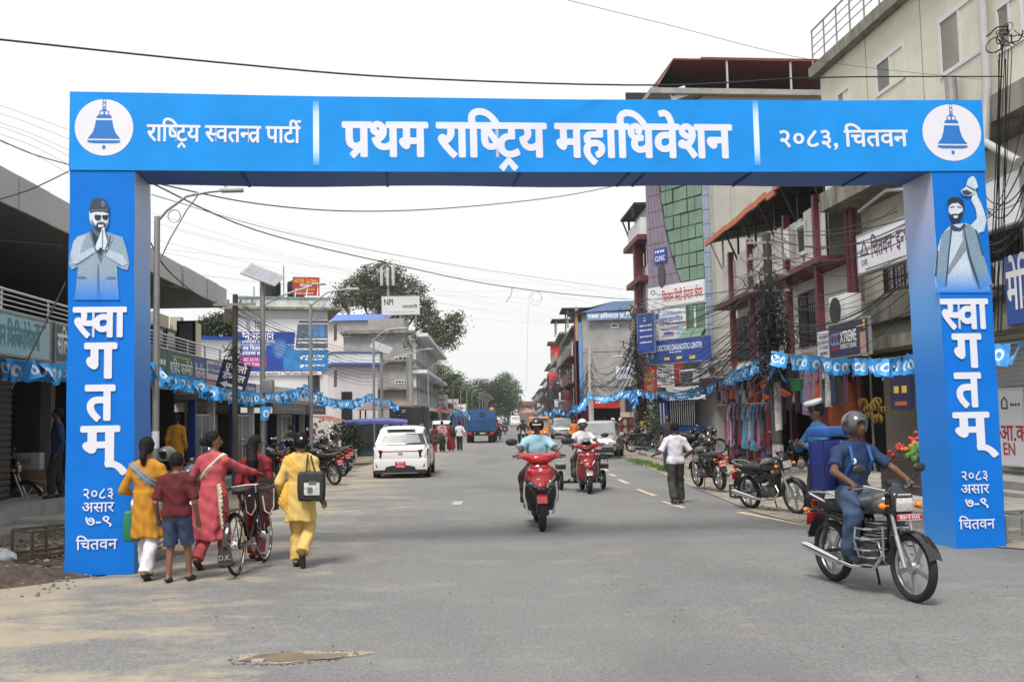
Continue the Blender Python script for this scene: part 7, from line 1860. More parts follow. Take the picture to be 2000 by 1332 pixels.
def bicycle(label):
 t=thing('bicycle',label,'bicycle');r=.335;yf,yr=.54,-.54
 for y,nm in((yf,'front_wheel'),(yr,'rear_wheel')):wheel(t,y,r,.018,'wire',rimr=r-.028,name=nm,rimm=M_chrome)
 K=.012
 mb=MB();bbk=(0,-.06,.28);st=(0,-.2,.8);hd0,hd1=(0,.36,.68),(0,.32,.84)
 for a,b in((bbk,st),(st,hd1),(bbk,hd0)):mb.tube([a,b],.016,8)
 mb.tube([hd0,hd1],.02,8)
 for s_ in(-.05,.05):mb.tube([(s_*.5,-.06,.28),(s_,yr,r)],.01,6);mb.tube([(s_*.4,-.19,.76),(s_,yr,r)],.009,6)
 mb.build('frame',M_gloss,t)
 mb=MB()
 for s_ in(-.05,.05):mb.tube([(s_,yf,r),(s_,.42,.6),(s_*.5,.37,.67)],.011,6)
 mb.build('fork',M_gloss,t)
 mb=MB();mb.tube([(0,.32,.84),(0,.3,.93)],.012,6);mb.tube([(-.27,.08,.9),(-.25,.2,.93),(-.12,.31,.94),(.12,.31,.94),(.25,.2,.93),(.27,.08,.9)],.011,8);hb=mb.build('handlebar',M_chrome,t)
 for s_ in(-1,1):mb=MB();mb.tube([(s_*.268,.06,.9),(s_*.255,.17,.925)],.017,8);mb.build('grip',M_seat,hb)
 G=grid((-.13,-.4,.84),(.13,-.02,.98),.011);D=smin(ell(G,(0,-.28,.91),(.1,.09,.035)),seg(G,(0,-.24,.91),(0,-.08,.905),.05,.022),.03);sdf_mb(G,D).build('saddle',M_seat,t,60)
 mb=MB();mb.cyl(st,(0,-.24,.89),.011,6);mb.build('seat_post',M_chrome,t)
 for y,a0,a1 in((yf,35,170),(yr,10,175)):
  mb=MB();rows=[]
  for i in range(14):
   a=R(a0+(a1-a0)*i/13);rows.append([(x,y+(r+.025)*math.cos(a),r+(r+.025)*math.sin(a)-abs(x)*.4)for x in(-.028,0,.028)])
  mb.sheet(rows);mb.sheet([[(p[0],p[1],p[2]-.003)for p in q][::-1]for q in rows]);mb.build('mudguard',M_gloss,t)
 mb=MB();mb.rbox((0,-.6,.72),(.13,.34,.012),.004)
 for s_ in(-.05,.05):mb.tube([(s_,-.66,.71),(s_,yr,r)],.006,5)
 mb.build('carrier',M_black,t)
 mb=MB();mb.add([(-.06,-.87,.34),(.06,-.87,.34),(.085,-.89,.18),(0,-.9,.15),(-.085,-.89,.18)],[(0,1,2,3,4)]);fl=mb.build('mud_flap',M_seat,t,0)
 text('D.K.',M_galv,fl,y=-.905,z=.22,h=.075,bold=.02)
 mb=MB();mb.tube([(-.09,-.06,.28),(.09,-.06,.28)],.014,8);mb.lathe([(.08,0),(.085,.004),(.08,.008)],20,Matrix.Translation((.05,-.06,.28))@RY(PI/2))
 for s_ in(-1,1):mb.bar((s_*.08,-.06,.28),(s_*.09,-.06+s_*.11,.28-s_*.12),.014);mb.rbox((s_*.14,-.06+s_*.11,.28-s_*.12),(.08,.08,.02),.005)
 mb.build('pedals',M_dchrome,t)
 mb=MB();mb.rbox((.045,-.3,.31),(.02,.46,.07),.01);mb.build('chain_guard',M_gloss,t)
 mb=MB();mb.rbox((0,.46,.76),(.42,.2,.3),.03);mb.build('basket',mat('brown_basket',(.05,.025,.02),.7,var=.3,vs=20,bump=.5,bs=60),t)
 mb=MB()
 for s_ in(-.1,.12):mb.tube([(s_-.05,.35,.8),(s_-.03,.34,.62),(s_+.03,.33,.58),(s_+.08,.34,.66),(s_+.09,.35,.88)],.009,6)
 mb.build('basket_strap',mat('pink_strap',(.6,.45,.4),.7),t)
 return t
def car(label,L=3.8,W=1.68,H=1.52,paint=M_whitep,kind='hatch',name='parked_car',group=None,rear_detail=True,suv=False,ptxt='बा २० च\n४१५६'):
 t=thing(name,label,'car',group=group)
 h=W/2;gc=.2+.04*suv;zs=H*.6;l=L/2
 S=[(-l,gc+.14,zs*.72,zs*.76,h*.82,h*.72),(-l+.08,gc+.02,zs*.93,zs+.02,h*.93,h*.8),(-l+.3,gc,zs,H*.86,h,h*.72),(-l+.62,gc,zs,H*.975,h,h*.74),(-l*.3,gc,zs-.01,H,h,h*.74),(l*.12,gc,zs-.02,H*.985,h,h*.73),(l*.3,gc,zs-.03,H*.93,h,h*.72),(l*.56,gc,zs-.05,zs+.04,h*.99,h*.8),(l*.8,gc,zs-.1,zs-.04,h*.97,h*.75),(l*.95,gc+.02,zs-.2,zs-.14,h*.9,h*.65),(l,gc+.1,zs-.34,zs-.3,h*.78,h*.5)]
 rings=[]
 for(y,zb,zk,zt,wk,wt)in S:
  half=[(0,zb),(wk*.8,zb),(wk*.96,zb+.07),(wk,zb+.22),(wk*1.0,(zb+zk)/2+.08),(wk*.985,zk-.02),(wk*.93,zk+.02*(zt>zk+.1)),(wt+.03,zt-.07*(zt>zk+.1)),(wt-.04,zt-.01),(wt*.5,zt+.012),(0,zt+.018)]
  rings.append([(x,y,z)for x,z in half]+[(-x,y,z)for x,z in half[1:-1]][::-1])
 mb=MB();mb.loft(rings);o=mb.build('body',paint,t,32)
 wr=.31+.03*suv;ys=(l*.62,-l*.62)
 for y in ys:
  for s_ in(-1,1):
   mb=MB();mb.lathe([(wr+.05,-.02),(wr+.05,.012),(wr+.0,.013)],24,Matrix.Translation((s_*(h-.008),y,wr))@RY(s_*PI/2),cap=False);mb.lathe([(0.001,.006),(wr+.05,.006)],24,Matrix.Translation((s_*(h-.008),y,wr))@RY(s_*PI/2),cap=False);mb.build('wheel_arch',M_blackp,t)
   wheel(t,y,wr,.1,x=s_*(h-.1),rimr=wr-.1,spokes='alloy',name='wheel')
   mb=MB();mb.bb((s_*(h-.3),y-.28,gc-.02),(s_*(h-.02),y+.28,gc+.25));mb.build('wheel_well',M_black,t,0)
 def lerp(a,b,q):return tuple(a[i]+(b[i]-a[i])*q for i in range(3))
 def patch(i,j,a,b,q0,q1,e0,e1,off,nm,m):
  """glass over ring columns a..b between sections i and j"""
  A0,A1,B0,B1=rings[i][a],rings[i][b],rings[j][a],rings[j][b]
  P_=lambda u,v:Vector(lerp(lerp(A0,A1,u),lerp(B0,B1,u),v))+Vector(off)
  rows=[[P_(q0+(q1-q0)*u/3,e0+(e1-e0)*v/2)for u in range(4)]for v in range(3)]
  mb=MB();mb.sheet(rows);return mb.build(nm,m,t)
 n=len(rings[0])
 for s_ in(-1,1):
  a,b=(6,7)if s_>0 else(n-6,n-7);off=(s_*.009,0,.004)
  patch(2,3,a,b,.12,.9,.35,.95,off,'side_window',M_glassd);patch(3,4,a,b,.1,.92,.1,.96,off,'side_window',M_glassd);patch(4,5,a,b,.1,.92,.06,1.0,off,'side_window',M_glassd);patch(5,6,a,b,.1,.9,.02,.8,off,'side_window',M_glassd)
 zc=S[7][3];zr=S[6][3]
 def flatglass(pts,nm,m=M_glassd):
  mb=MB();mb.add(pts,[(0,1,2,3)]);return mb.build(nm,m,t,0)
 y7,y6=S[7][0],S[6][0];wt7,wt6=S[7][5],S[6][5]
 q=lambda v,w_:(y7+(y6-y7)*v,zc+(zr-zc)*v)
 a0,a1=q(.06,0),q(.95,0)
 flatglass([(-h*.78,a0[0]+.012,a0[1]+.03),(-wt6+.02,a1[0]+.012,a1[1]+.03),(wt6-.02,a1[0]+.012,a1[1]+.03),(h*.78,a0[0]+.012,a0[1]+.03)],'windscreen',M_curtain if not rear_detail else M_glassd)
 ya,za,yb,zb_=S[1][0],S[1][3],S[2][0],S[2][3]
 wa,wb=S[1][5],S[2][5]
 f=lambda v:(ya+(yb-ya)*v-.035,za+(zb_-za)*v+.024)
 r0,r1=f(.12),f(.92)
 mb=MB();k=10;rows=[]
 for j in range(4):
  yy,zz_=f(.1+.82*j/3);ww=(wa+(wb-wa)*(.1+.82*j/3))*(1.08-.03*j)+.03
  rows.append([(x,yy+.03*(x/ww)**2,zz_)for x in[-ww+2*ww*i/k for i in range(k+1)]])
 mb.sheet(rows);rw_=mb.build('rear_window',M_glassd,t)
 if rear_detail:
  mb=MB();c0=Vector(rows[1][5]).lerp(Vector(rows[2][5]),.5);mb.sheet([[tuple(c0+(Vector(p)-c0)*.8+Vector((0,-.008,.004)))for p in r_]for r_ in rows]);mb.build('rear_glass',mat('rear_glass',(.13,.15,.15),.35,var=.5,vs=5),rw_)
 for s_ in(-1,1):
  mb=MB();mb.rbox((s_*(h+.09),l*.38,zs+.06),(.2,.1,.13),.035);mb.build('mirror',M_blackp if kind=='hatch' else paint,t)
  mb=MB();mb.rbox((s_*h*.74,l-.05,zs-.26),(.34,.12,.14),.04);mb.build('headlight',M_lens,t)
 mb=MB();mb.rbox((0,l+.0,zs-.3),(W*.4,.05,.12),.02);mb.build('grille',M_dchrome if suv else M_blackp,t)
 mb=MB();mb.rbox((0,l+.01,gc+.14),(W*.8,.1,.2),.04);mb.build('front_bumper',M_blackp,t)
 plate(t,0,l+.07,gc+.2,.42,.11,'बा १२ च ३३०७',face=1)
 if rear_detail:
  y=-l
  mb=MB();mb.rbox((0,y-.0,zs*.7),(W*.66,.05,.26),.03);tg=mb.build('tailgate',paint,t)
  mb=MB();mb.rbox((0,y+.0,zs*.86),(W*.7,.05,.03),.012);mb.build('light_strip',M_redlens,t)
  for s_ in(-1,1):
   mb=MB();mb.add([(s_*h*.62,y-.035,zs*.9),(s_*h*.96,y+.12,zs*.92),(s_*h*.97,y+.12,zs*.72),(s_*h*.68,y-.035,zs*.66),(s_*h*.62,y+.1,zs*.9),(s_*h*.9,y+.2,zs*.92),(s_*h*.9,y+.2,zs*.72),(s_*h*.68,y+.1,zs*.66)],[(0,1,2,3),(4,7,6,5),(0,4,5,1),(3,2,6,7),(0,3,7,4)]);mb.build('tail_light',M_dlens,t,0)
   mb=MB();mb.bar((s_*h*.88,y-.02,zs*.5),(s_*h*.8,y-.035,zs*.36),.05,.04);mb.build('reflector',M_redlens,t)
  mb=MB();mb.rbox((0,y+.02,zs*.42),(W*.94,.14,.36),.06);mb.build('rear_bumper',paint,t)
  mb=MB();mb.add([(-h*.55,y-.055,gc+.02),(h*.55,y-.055,gc+.02),(h*.5,y-.06,gc+.13),(h*.28,y-.06,gc+.17),(-h*.28,y-.06,gc+.17),(-h*.5,y-.06,gc+.13)],[(0,1,2,3,4,5)]);mb.rbox((0,y+.05,gc),(W*.9,.2,.14),.03);mb.build('lower_bumper',M_blackp,t,0)
  mb=MB();mb.rbox((0,y-.05,gc-.05),(W*.6,.03,.02),.008);mb.build('skid_strip',M_galv,t)
  plate(t,0,y-.065,zs*.44,.3,.17,ptxt,face=-1)
  mb=MB();mb.bb((-.06,y-.035,zs*.57),(.06,y-.026,zs*.585));mb.build('tailgate_handle',M_black,t,0)
  mb=MB()
  for s_ in(-.035,.035):mb.torus(.035,.005,16,6,Matrix.Translation((s_*.5,y-.035,zs*.79))@Matrix.Rotation(PI/2,4,'X')@Matrix.Diagonal((1.4,.8,1,1)))
  mb.build('badge',M_dchrome,t)
  mb=MB();mb.bar((-.02,-l*.62,H+.01),(-.0,-l*.66,H+.08),.05,.02);mb.build('roof_antenna',M_black,t)
  mb=MB();mb.rbox((0,-l+.36,H*.93),(W*.5,.16,.03),.01);mb.build('spoiler',M_black,t)
  for s_ in(-1,1):mb=MB();mb.tube([(s_*h*.66,-l*.55,H),(s_*h*.66,-l*.5,H+.04),(s_*h*.66,l*.1,H+.04),(s_*h*.66,l*.15,H)],.016,6);mb.build('roof_rail',M_galv,t)
 else:
  for s_ in(-1,1):mb=MB();mb.rbox((s_*h*.8,-l+.05,zs*.8),(.2,.1,.2),.03);mb.build('tail_light',M_redlens,t)
  plate(t,0,-l-.02,zs*.5,.3,.15,ptxt,face=-1)
 return t
def place(o,p,rz):o.location=p;o.rotation_euler=(0,0,rz);return o
hb_=gp(778,934)
c=car('white hatchback with roof rails and red light strip parked on the dusty left side',L=3.8,W=1.66,H=1.5);place(c,(hb_.x,hb_.y+1.9,hb_.z),R(2))
p=gp(1172,897);c=car('silver car with dark windscreen parked half behind the three-wheeled scooter',L=3.9,W=1.66,H=1.52,paint=M_silver,kind='suv',rear_detail=False,suv=True);place(c,(p.x+.25,p.y+2.2,p.z),R(180-10))
p=gp(1101,857);c=car('white sport utility car driving up behind the orange auto-rickshaw',L=4.2,W=1.8,H=1.66,paint=M_silver,kind='suv',rear_detail=False,suv=True,name='driving_car');place(c,(p.x,p.y+2,p.z),R(180))
p=gp(850,872);c=car('white car standing beyond the walking group on the left',L=4.0,W=1.7,H=1.6,rear_detail=False,kind='suv',suv=True);place(c,(p.x-.3,p.y+9,p.z),R(8))
p=gp(1082,850);c=car('dark green car glimpsed between the auto-rickshaw and the white car',L=4.0,W=1.7,H=1.6,paint=mat('dark_green_paint',(.03,.06,.05),.3,coat=.5),rear_detail=False,name='driving_car');place(c,(p.x+.5,p.y+20,p.z),R(180))
def van():
 t=thing('white_van','distant white van with black roof rack coming down the road','van')
 S=[(2.4,.35,1.0,.8),(2.35,.3,1.15,.9),(1.7,.28,2.1,.86),(1.4,.28,2.2,.86),(-2.4,.28,2.2,.88),(-2.45,.4,2.1,.86)]
 rg=[]
 for y,zb,zt,w in S:rg.append([(-w*.9,y,zb),(-w,y,zb+.2),(-w,y,min(1.1,zt-.1)),(-w*.88,y,zt-.05),(-w*.78,y,zt),(w*.78,y,zt),(w*.88,y,zt-.05),(w,y,min(1.1,zt-.1)),(w,y,zb+.2),(w*.9,y,zb)])
 mb=MB();mb.loft(rg);mb.build('body',M_whitep,t)
 mb=MB();mb.add([(-.72,2.3,1.22),(.72,2.3,1.22),(.66,1.78,2.05),(-.66,1.78,2.05)],[(0,1,2,3)]);mb.build('windscreen',M_curtain,t,0)
 mb=MB();mb.rbox((0,.2,2.27),(1.3,2.2,.1),.02);mb.build('roof_rack',M_black,t)
 for s_ in(-1,1):
  mb=MB();mb.rbox((s_*.66,2.42,.82),(.26,.06,.18),.03);mb.build('headlight',M_lens,t)
  for y in(1.5,-1.5):wheel(t,y,.33,.1,x=s_*.78,spokes='disc',rimr=.2)
 mb=MB();mb.rbox((0,2.43,.45),(1.6,.1,.24),.04);mb.build('bumper',M_galv,t)
 return t
p=gp(1007,833);place(van(),(p.x,min(p.y,190),p.z),R(180))
def truck():
 t=thing('blue_truck','blue open-bodied truck driving away down the road','truck');W,H0,H1=2.0,.85,2.3
 Mb=mat('truck_blue',(.02,.09,.24),.55,var=.2,grime=.35,gs=3,gcol=(.05,.05,.05))
 mb=MB();mb.bb((-W/2,0,H0),(W/2,.06,H0+.78));mb.build('tailboard',Mb,t,0)
 for k in range(5):mb=MB();mb.rbox((0,-.02,H0+.08+k*.16),(W-.04,.05,.045),.01);mb.build('tailboard_rib',Mb,t)
 for s_ in(-1,1):
  mb=MB();mb.bb((s_*W/2,.06,H0),(s_*(W/2-.06),3.6,H0+.78));mb.build('side_board',Mb,t,0)
  mb=MB();mb.bb((s_*W/2,-.03,H0-.05),(s_*(W/2-.08),.04,H0+.85));mb.build('corner_post',Mb,t,0)
  mb=MB();mb.rbox((s_*.78,-.02,H0-.17),(.32,.06,.2),.02);mb.build('tail_light',M_redlens,t)
  for x in(.62,.88):wheel(t,.7,.42,.12,x=s_*x,spokes='disc',rimr=.24,rimm=M_galv)
  wheel(t,4.2,.42,.12,x=s_*.85,spokes='disc',rimr=.24,rimm=M_galv)
 mb=MB();mb.bb((-W*.48,3.6,.7),(W*.48,5.2,H1+.1));mb.bb((-W*.48,3.5,H0+.8),(W*.48,3.58,H1+.1));mb.build('cab',Mb,t,0)
 mb=MB();mb.bb((-.22,3.46,1.85),(.2,3.49,2.15));mb.build('cab_window',M_glassd,t,0)
 mb=MB();mb.bb((-.42,0.1,.55),(-.32,5,.7));mb.bb((.32,.1,.55),(.42,5,.7));mb.bb((-W/2,.02,H0-.12),(W/2,3.6,H0-.01));mb.bb((-.8,-.04,.5),(.8,.02,.62));mb.build('chassis',M_black,t,0)
 mb=MB();mb.ball((.8,.5,H1+.02),(.17,.17,.16),12,8);mb.build('orange_bundle',mat('orange_cloth',(.6,.25,.03),.8),t)
 return t
p=gp(939,865);place(truck(),p,R(-1))
def auto():
 t=thing('auto_rickshaw','orange auto-rickshaw with wide windscreen behind the red scooter','auto-rickshaw');Mo=mat('orange_paint',(.6,.17,.02),.35,var=.05,coat=.4)
 G=grid((-.72,-1.3,.25),(.72,1.35,1.9),.03)
 D=rb(G,(0,-.2,1.05),(.65,1.0,.72),.12);D=smin(D,ell(G,(0,.7,.7),(.55,.5,.42)),.1)
 D=smax(D,-rb(G,(0,-.1,1.28),(.9,.55,.36),.05),.03);D=smax(D,-rb(G,(0,.85,1.33),(.53,.5,.29),.05),.03);D=smax(D,-rb(G,(0,-.2,1.1),(.58,.92,.6),.08),.02)
 sdf_mb(G,D).build('body',Mo,t,60)
 mb=MB();mb.add([(-.53,.74,1.04),(.53,.74,1.04),(.53,.6,1.62),(-.53,.6,1.62)],[(0,1,2,3)]);mb.build('windscreen',M_curtain,t,0)
 mb=MB();mb.rbox((0,-.3,.85),(1.1,.5,.12),.03);mb.rbox((0,-.6,1.15),(1.1,.1,.5),.03);mb.build('bench',M_seat,t)
 wheel(t,1.05,.24,.05,spokes='disc',rimr=.13)
 for s_ in(-1,1):wheel(t,-.8,.24,.05,x=s_*.56,spokes='disc',rimr=.13);mb=MB();mb.ball((s_*.36,1.1,.78),(.08,.05,.08),12,8);mb.build('headlight',M_lens,t)
 mb=MB();mb.rbox((0,1.2,.5),(.5,.08,.06),.02);mb.build('bumper',M_black,t)
 return t
p=gp(1054,869);place(auto(),(p.x,p.y+.8,p.z),R(180))
def erick():
 t=thing('battery_rickshaw','dark green battery rickshaw with purple-blue canopy parked left of the white hatchback','rickshaw')
 Mg=mat('rickshaw_green',(.01,.07,.05),.4,var=.1,coat=.3);Mc=mat('purple_blue_tarpaulin',(.07,.08,.3),.5,var=.15,bump=.4,bs=5)
 mb=MB();rows=[]
 for i in range(13):
  x=-1.25+2.5*i/12;rows.append([(x,y,1.62+.1*math.cos(x*1.1)+.05*math.cos(y*2)-.07*(abs(y)>.55)+.012*math.sin(x*9+y*5))for y in(-.62,-.56,-.3,0,.3,.56,.62)])
 mb.sheet(rows);mb.sheet([[(p_[0],p_[1],p_[2]-.05)for p_ in r_][::-1]for r_ in rows]);mb.sheet([[(r_[0][0],r_[0][1],r_[0][2])for r_ in rows],[(r_[0][0],r_[0][1],r_[0][2]-.12)for r_ in rows]]);mb.build('canopy',Mc,t)
 G=grid((-1.35,-.65,.2),(1.35,.65,1.1),.035);D=rb(G,(.2,0,.48),(.9,.55,.18),.06);D=smin(D,rb(G,(-1.0,0,.65),(.15,.45,.32),.08),.06);D=smin(D,rb(G,(1.05,0,.7),(.1,.55,.38),.05),.03)
 sdf_mb(G,D).build('body',Mg,t,60)
 for x in(-1.05,-.2,1.1):
  for y in(-.56,.56):mb=MB();mb.bar((x,y,.5),(x,y,1.62),.04);mb.build('post',M_blackp,t)
 mb=MB();mb.add([(-1.1,-.5,.95),(-1.1,.5,.95),(-1.0,.5,1.55),(-1.0,-.5,1.55)],[(0,1,2,3)]);mb.build('windscreen',M_glassd,t,0)
 mb=MB();mb.rbox((.3,0,.8),(.5,1.0,.12),.04);mb.rbox((.95,0,1.0),(.1,1.0,.55),.04);mb.build('bench',M_seat,t)
 mb=MB();mb.bb((.0,-.6,.3),(1.12,-.57,1.57));mb.bb((-1.05,-.6,.6),(-.05,-.585,1.57));mb.bb((1.1,-.58,.4),(1.14,.58,1.57));mb.build('side_curtain',mat('dark_plastic_curtain',(.02,.024,.026),.25,var=.4),t,0)
 wheel(t,0,.25,.05,x=0,spokes='disc',rimr=.14)if False else None
 for x,y in((-1.05,0),(.75,-.5),(.75,.5)):
  mb=MB();mb.torus(.2,.05,24,8,Matrix.Translation((x,y,.25))@Matrix.Rotation(PI/2,4,'X'));o=mb.build('wheel',M_tyre,t);mb=MB();mb.lathe([(0.001,-.03),(.15,-.02),(.15,.02),(0.001,.03)],16,Matrix.Translation((x,y,.25))@Matrix.Rotation(PI/2,4,'X'));mb.build('rim',M_galv,o)
 return t
p=gp(735,906);place(erick(),(p.x-.1,p.y+.6,p.z),R(6))
def cargo():
 t=thing('covered_truck','black tarpaulin covered goods truck parked beyond the white hatchback','truck');Mk=mat('black_tarpaulin',(.014,.014,.015),.6,var=.3,bump=.5,bs=6)
 mb=MB();W=1.95
 G=grid((-1.1,-.1,.95),(1.1,3.2,2.62),.05);D=rb(G,(0,1.55,1.75),(W/2,1.5,.7),.08)+.015*np.sin(G[1]*7)*np.sin(G[0]*6);sdf_mb(G,D).build('tarpaulin',Mk,t,60)
 mb=MB();mb.bb((-W/2,.0,.62),(W/2,3.1,1.02));mb.build('bed',Mk,t,0)
 mb=MB();mb.bb((.42,-.03,.9),(W/2+.01,-.005,1.1));mb.build('yellow_band',mat('yellow_paint',(.6,.35,.02),.5),t,0)
 mb=MB();mb.bb((.42,-.03,.55),(W/2+.01,-.005,.89));mb.build('blue_band',mat('mid_blue_paint',(.04,.2,.45),.5),t,0)
 mb=MB();r_=random.Random(2)
 for _ in range(9):x=r_.uniform(-.45,-.05);z=r_.uniform(1.95,2.25);mb.bar((x,.0,z),(x+r_.uniform(-.15,.15),.0,z+r_.uniform(-.06,.06)),.03,.02)
 o=mb.build('painted_mark',M_lw,t,0);o['kind']='stuff'
 mb=MB();mb.bb((-W*.45,3.1,.5),(W*.45,4.5,2.2));mb.build('cab',mat('mid_blue_paint',()),t,0)
 for s_ in(-1,1):
  for y in(.8,3.9):wheel(t,y,.36,.1,x=s_*.82,spokes='disc',rimr=.2)
  mb=MB();mb.rbox((s_*.8,-.02,.7),(.2,.05,.12),.02);mb.build('tail_light',M_redlens,t)
 return t
p=gp(795,880);place(cargo(),(p.x,p.y,p.z),R(0))
BK=motorcycle('black commuter motorcycle with silver crash guard and red plate ridden by the delivery rider',guard=True,tank_m=M_grey_paint)
f_,r_=gp(1774,1172),gp(1640,1136)
d=(f_-r_);rz=math.atan2(-d.x,d.y);mid=(f_+r_)/2
BK_LOC=Vector((mid.x,mid.y,mid.z));BK_RZ=rz
place(BK,BK_LOC,rz)
S1=scooter('bright red scooter with black leg shield ridden towards the camera',M_redp)
p=gp(1056,1036);S1_LOC=Vector((p.x,p.y+.62,p.z));S1_RZ=R(180+2);place(S1,S1_LOC,S1_RZ)
S2=scooter('dark red three-wheeled scooter with box side wheels',M_dredp,side=M_dredp,three=True);S2.name='three_wheeled_scooter'
p=gp(1148,964);S2_LOC=Vector((p.x,p.y+.62,p.z));S2_RZ=R(180+3);place(S2,S2_LOC,S2_RZ)
BI=bicycle('black roadster bicycle with brown basket wheeled by the woman in pink')
a,b=gp(462,1124),gp(518,1096);d=b-a;BI_RZ=math.atan2(-d.x,d.y);mid=(a+b)/2;BI_LOC=mid;place(BI,mid,BI_RZ);BI.rotation_euler=(0,R(-3),BI_RZ)
proto=motorcycle('black motorcycle parked under the pole facing the camera beside the traffic officer',body=M_gloss,vox=.018)
f_,r_=gp(1538,1008),gp(1496,992)
place(proto,((f_.x+r_.x)/2,(f_.y+r_.y)/2+.15,gz(5)),R(-132));proto.rotation_euler=Euler((0,R(8),R(-156)))
def bike_copy(label,x,y,rz,m=None,z=0,lean=6,group=None):
 c=copy_tree(proto);c['label']=label;c.location=(x,y,gz(x)+z);c.rotation_euler=Euler((0,R(lean),rz))
 if group:c['group']=group
 elif 'group' in c:del c['group']
 if m:
  for n_ in('fuel_tank','side_panel','front_fender','headlamp_cowl'):recolor(c,n_,m)
 return c
q=gp(1388,962);bike_copy('black motorcycle parked tail to camera on the verge beside the green crate',q.x+.1,q.y+.6,R(12),None,.05,-7)
for i,(px_,py_,rz_,m_,lb)in enumerate(((1232,884,-80,None,'black motorcycle leftmost in the row on the right sidewalk'),(1258,888,-76,M_grey_paint,'grey and black motorcycle second in the row on the right sidewalk'),(1285,885,-70,M_bluep,'dark blue motorcycle behind the dark-shirted man'),(1352,905,-60,None,'black motorcycle right of the man in the white shirt'),(1372,893,-95,M_gloss,'black motorcycle furthest right in the sidewalk row with round mirrors'),(1338,890,-110,M_gloss,'black motorcycle hidden behind the white-shirted man'))):
 q=gp(px_,py_);q=Vector((max(q.x,6.0 if i>2 else 5.9),q.y,0));q=at(px_,815,q.y);bike_copy(lb,q.x,q.y,R(rz_),m_,SWZ,7)
for i,(px_,py_,rz_,m_,lb)in enumerate(((655,947,-38,None,'black motorcycle with red plate nearest in the left parked row'),(668,930,-34,M_gloss,'black and silver motorcycle second in the left parked row'),(622,938,-42,None,'black motorcycle behind the woman in pale yellow'),(560,940,-50,None,'black motorcycle parked behind the red-clad woman'),(640,915,-40,M_gloss,'black motorcycle at the back of the left parked row'),(585,925,-60,M_bluep,'dark blue motorcycle near the glass shop on the left'),(600,912,-48,None,'black motorcycle in the second left rank near the glass doors'),(530,930,-55,M_grey_paint,'grey motorcycle half hidden behind the crimson-clad woman'),(680,921,-40,None,'black motorcycle at the rickshaw end of the left row'))):
 q=gp(px_,py_);bike_copy(lb,q.x-.45,q.y+.35,R(rz_+85),m_,0,-6)
q=gp(378,1020);bike_copy('black motorcycle parked behind the boy in the red shirt',q.x-.2,q.y+.6,R(8),M_grey_paint,.0,-5)
q=gp(-6,1010);bike_copy('black motorcycle cut off at the left edge of the picture',q.x-.15,q.y,R(-80),None,.04,6)
def helmet_mb(vox=.016,s=1.0):
 G=grid((-.16,-.19,-.16),(.16,.19,.17),vox)
 D=ell(G,(0,0,0),(.13,.155,.145));D=smax(np.abs(D+.008)-.012,-(G[2]+.11+.0*G[1]),.01)
 D=smax(D,-rb(G,(0,.17,-.015),(.1,.09,.065),.03),.01);return sdf_mb(G,D)
HM=helmet_mb().build('helmet_mesh',M_helm,mesh_only=True,smooth=60)
def helmet(label,p,rz,m=None,group=None):
 me=HM
 if m:me=HM.copy();me.materials.clear();me.materials.append(m)
 o=link('helmet',me);tag(o,label,'helmet',group);o.location=p;o.rotation_euler=(0,0,rz);return o
for px_,py_,Y,rz_,m_,lb in((565,866,26.5,180,None,'glossy black helmet on a parked motorcycle behind the pale yellow woman'),(651,852,31,90,None,'black helmet on the left row of motorcycles, nearer the rickshaw'),(632,860,29,120,None,'dark helmet on the middle of the left motorcycle row'),(1386,865,24,90,None,'black helmet resting on the motorcycle parked tail to camera'),(326,888,17,150,mat('helmet_grey',(.12,.13,.12),.3,coat=.5),'grey helmet just behind the boy in the red shirt'),(1374,857,27,30,None,'small black helmet above the sidewalk motorcycles')):
 helmet(lb,at(px_,py_,Y),R(rz_),m_)
# ============================================================ PEOPLE
M_skin=mat('brown_skin',(.2,.095,.05),.5,var=.08)
M_skind=mat('dark_brown_skin',(.12,.055,.03),.5,var=.08)
M_hair=mat('black_hair',(.008,.007,.007),.75,spec=.25,var=.2,vs=20)
M_eye=mat('eye_dark',(.01,.008,.008),.2,var=0)
M_lip=mat('lip',(.14,.045,.035),.5,var=0)
def cl(name,c_,**k):return mat('cloth_'+name,c_,.8,**{**dict(var=.14,vs=6,bump=.9,bs=9,fold=.35),**k})
def N(v):v=Vector(v);return v.normalized()if v.length else v
def ik(a,b,l1,l2,hint):
 a,b,hint=Vector(a),Vector(b),Vector(hint);d=b-a;L=min(d.length,(l1+l2)*.995);dn=N(d);x=(l1*l1-l2*l2+L*L)/(2*L)if L>1e-6 else l1
 h_=math.sqrt(max(0,l1*l1-x*x));p=hint-dn*hint.dot(dn);return a+dn*x+N(p)*h_,a+dn*L
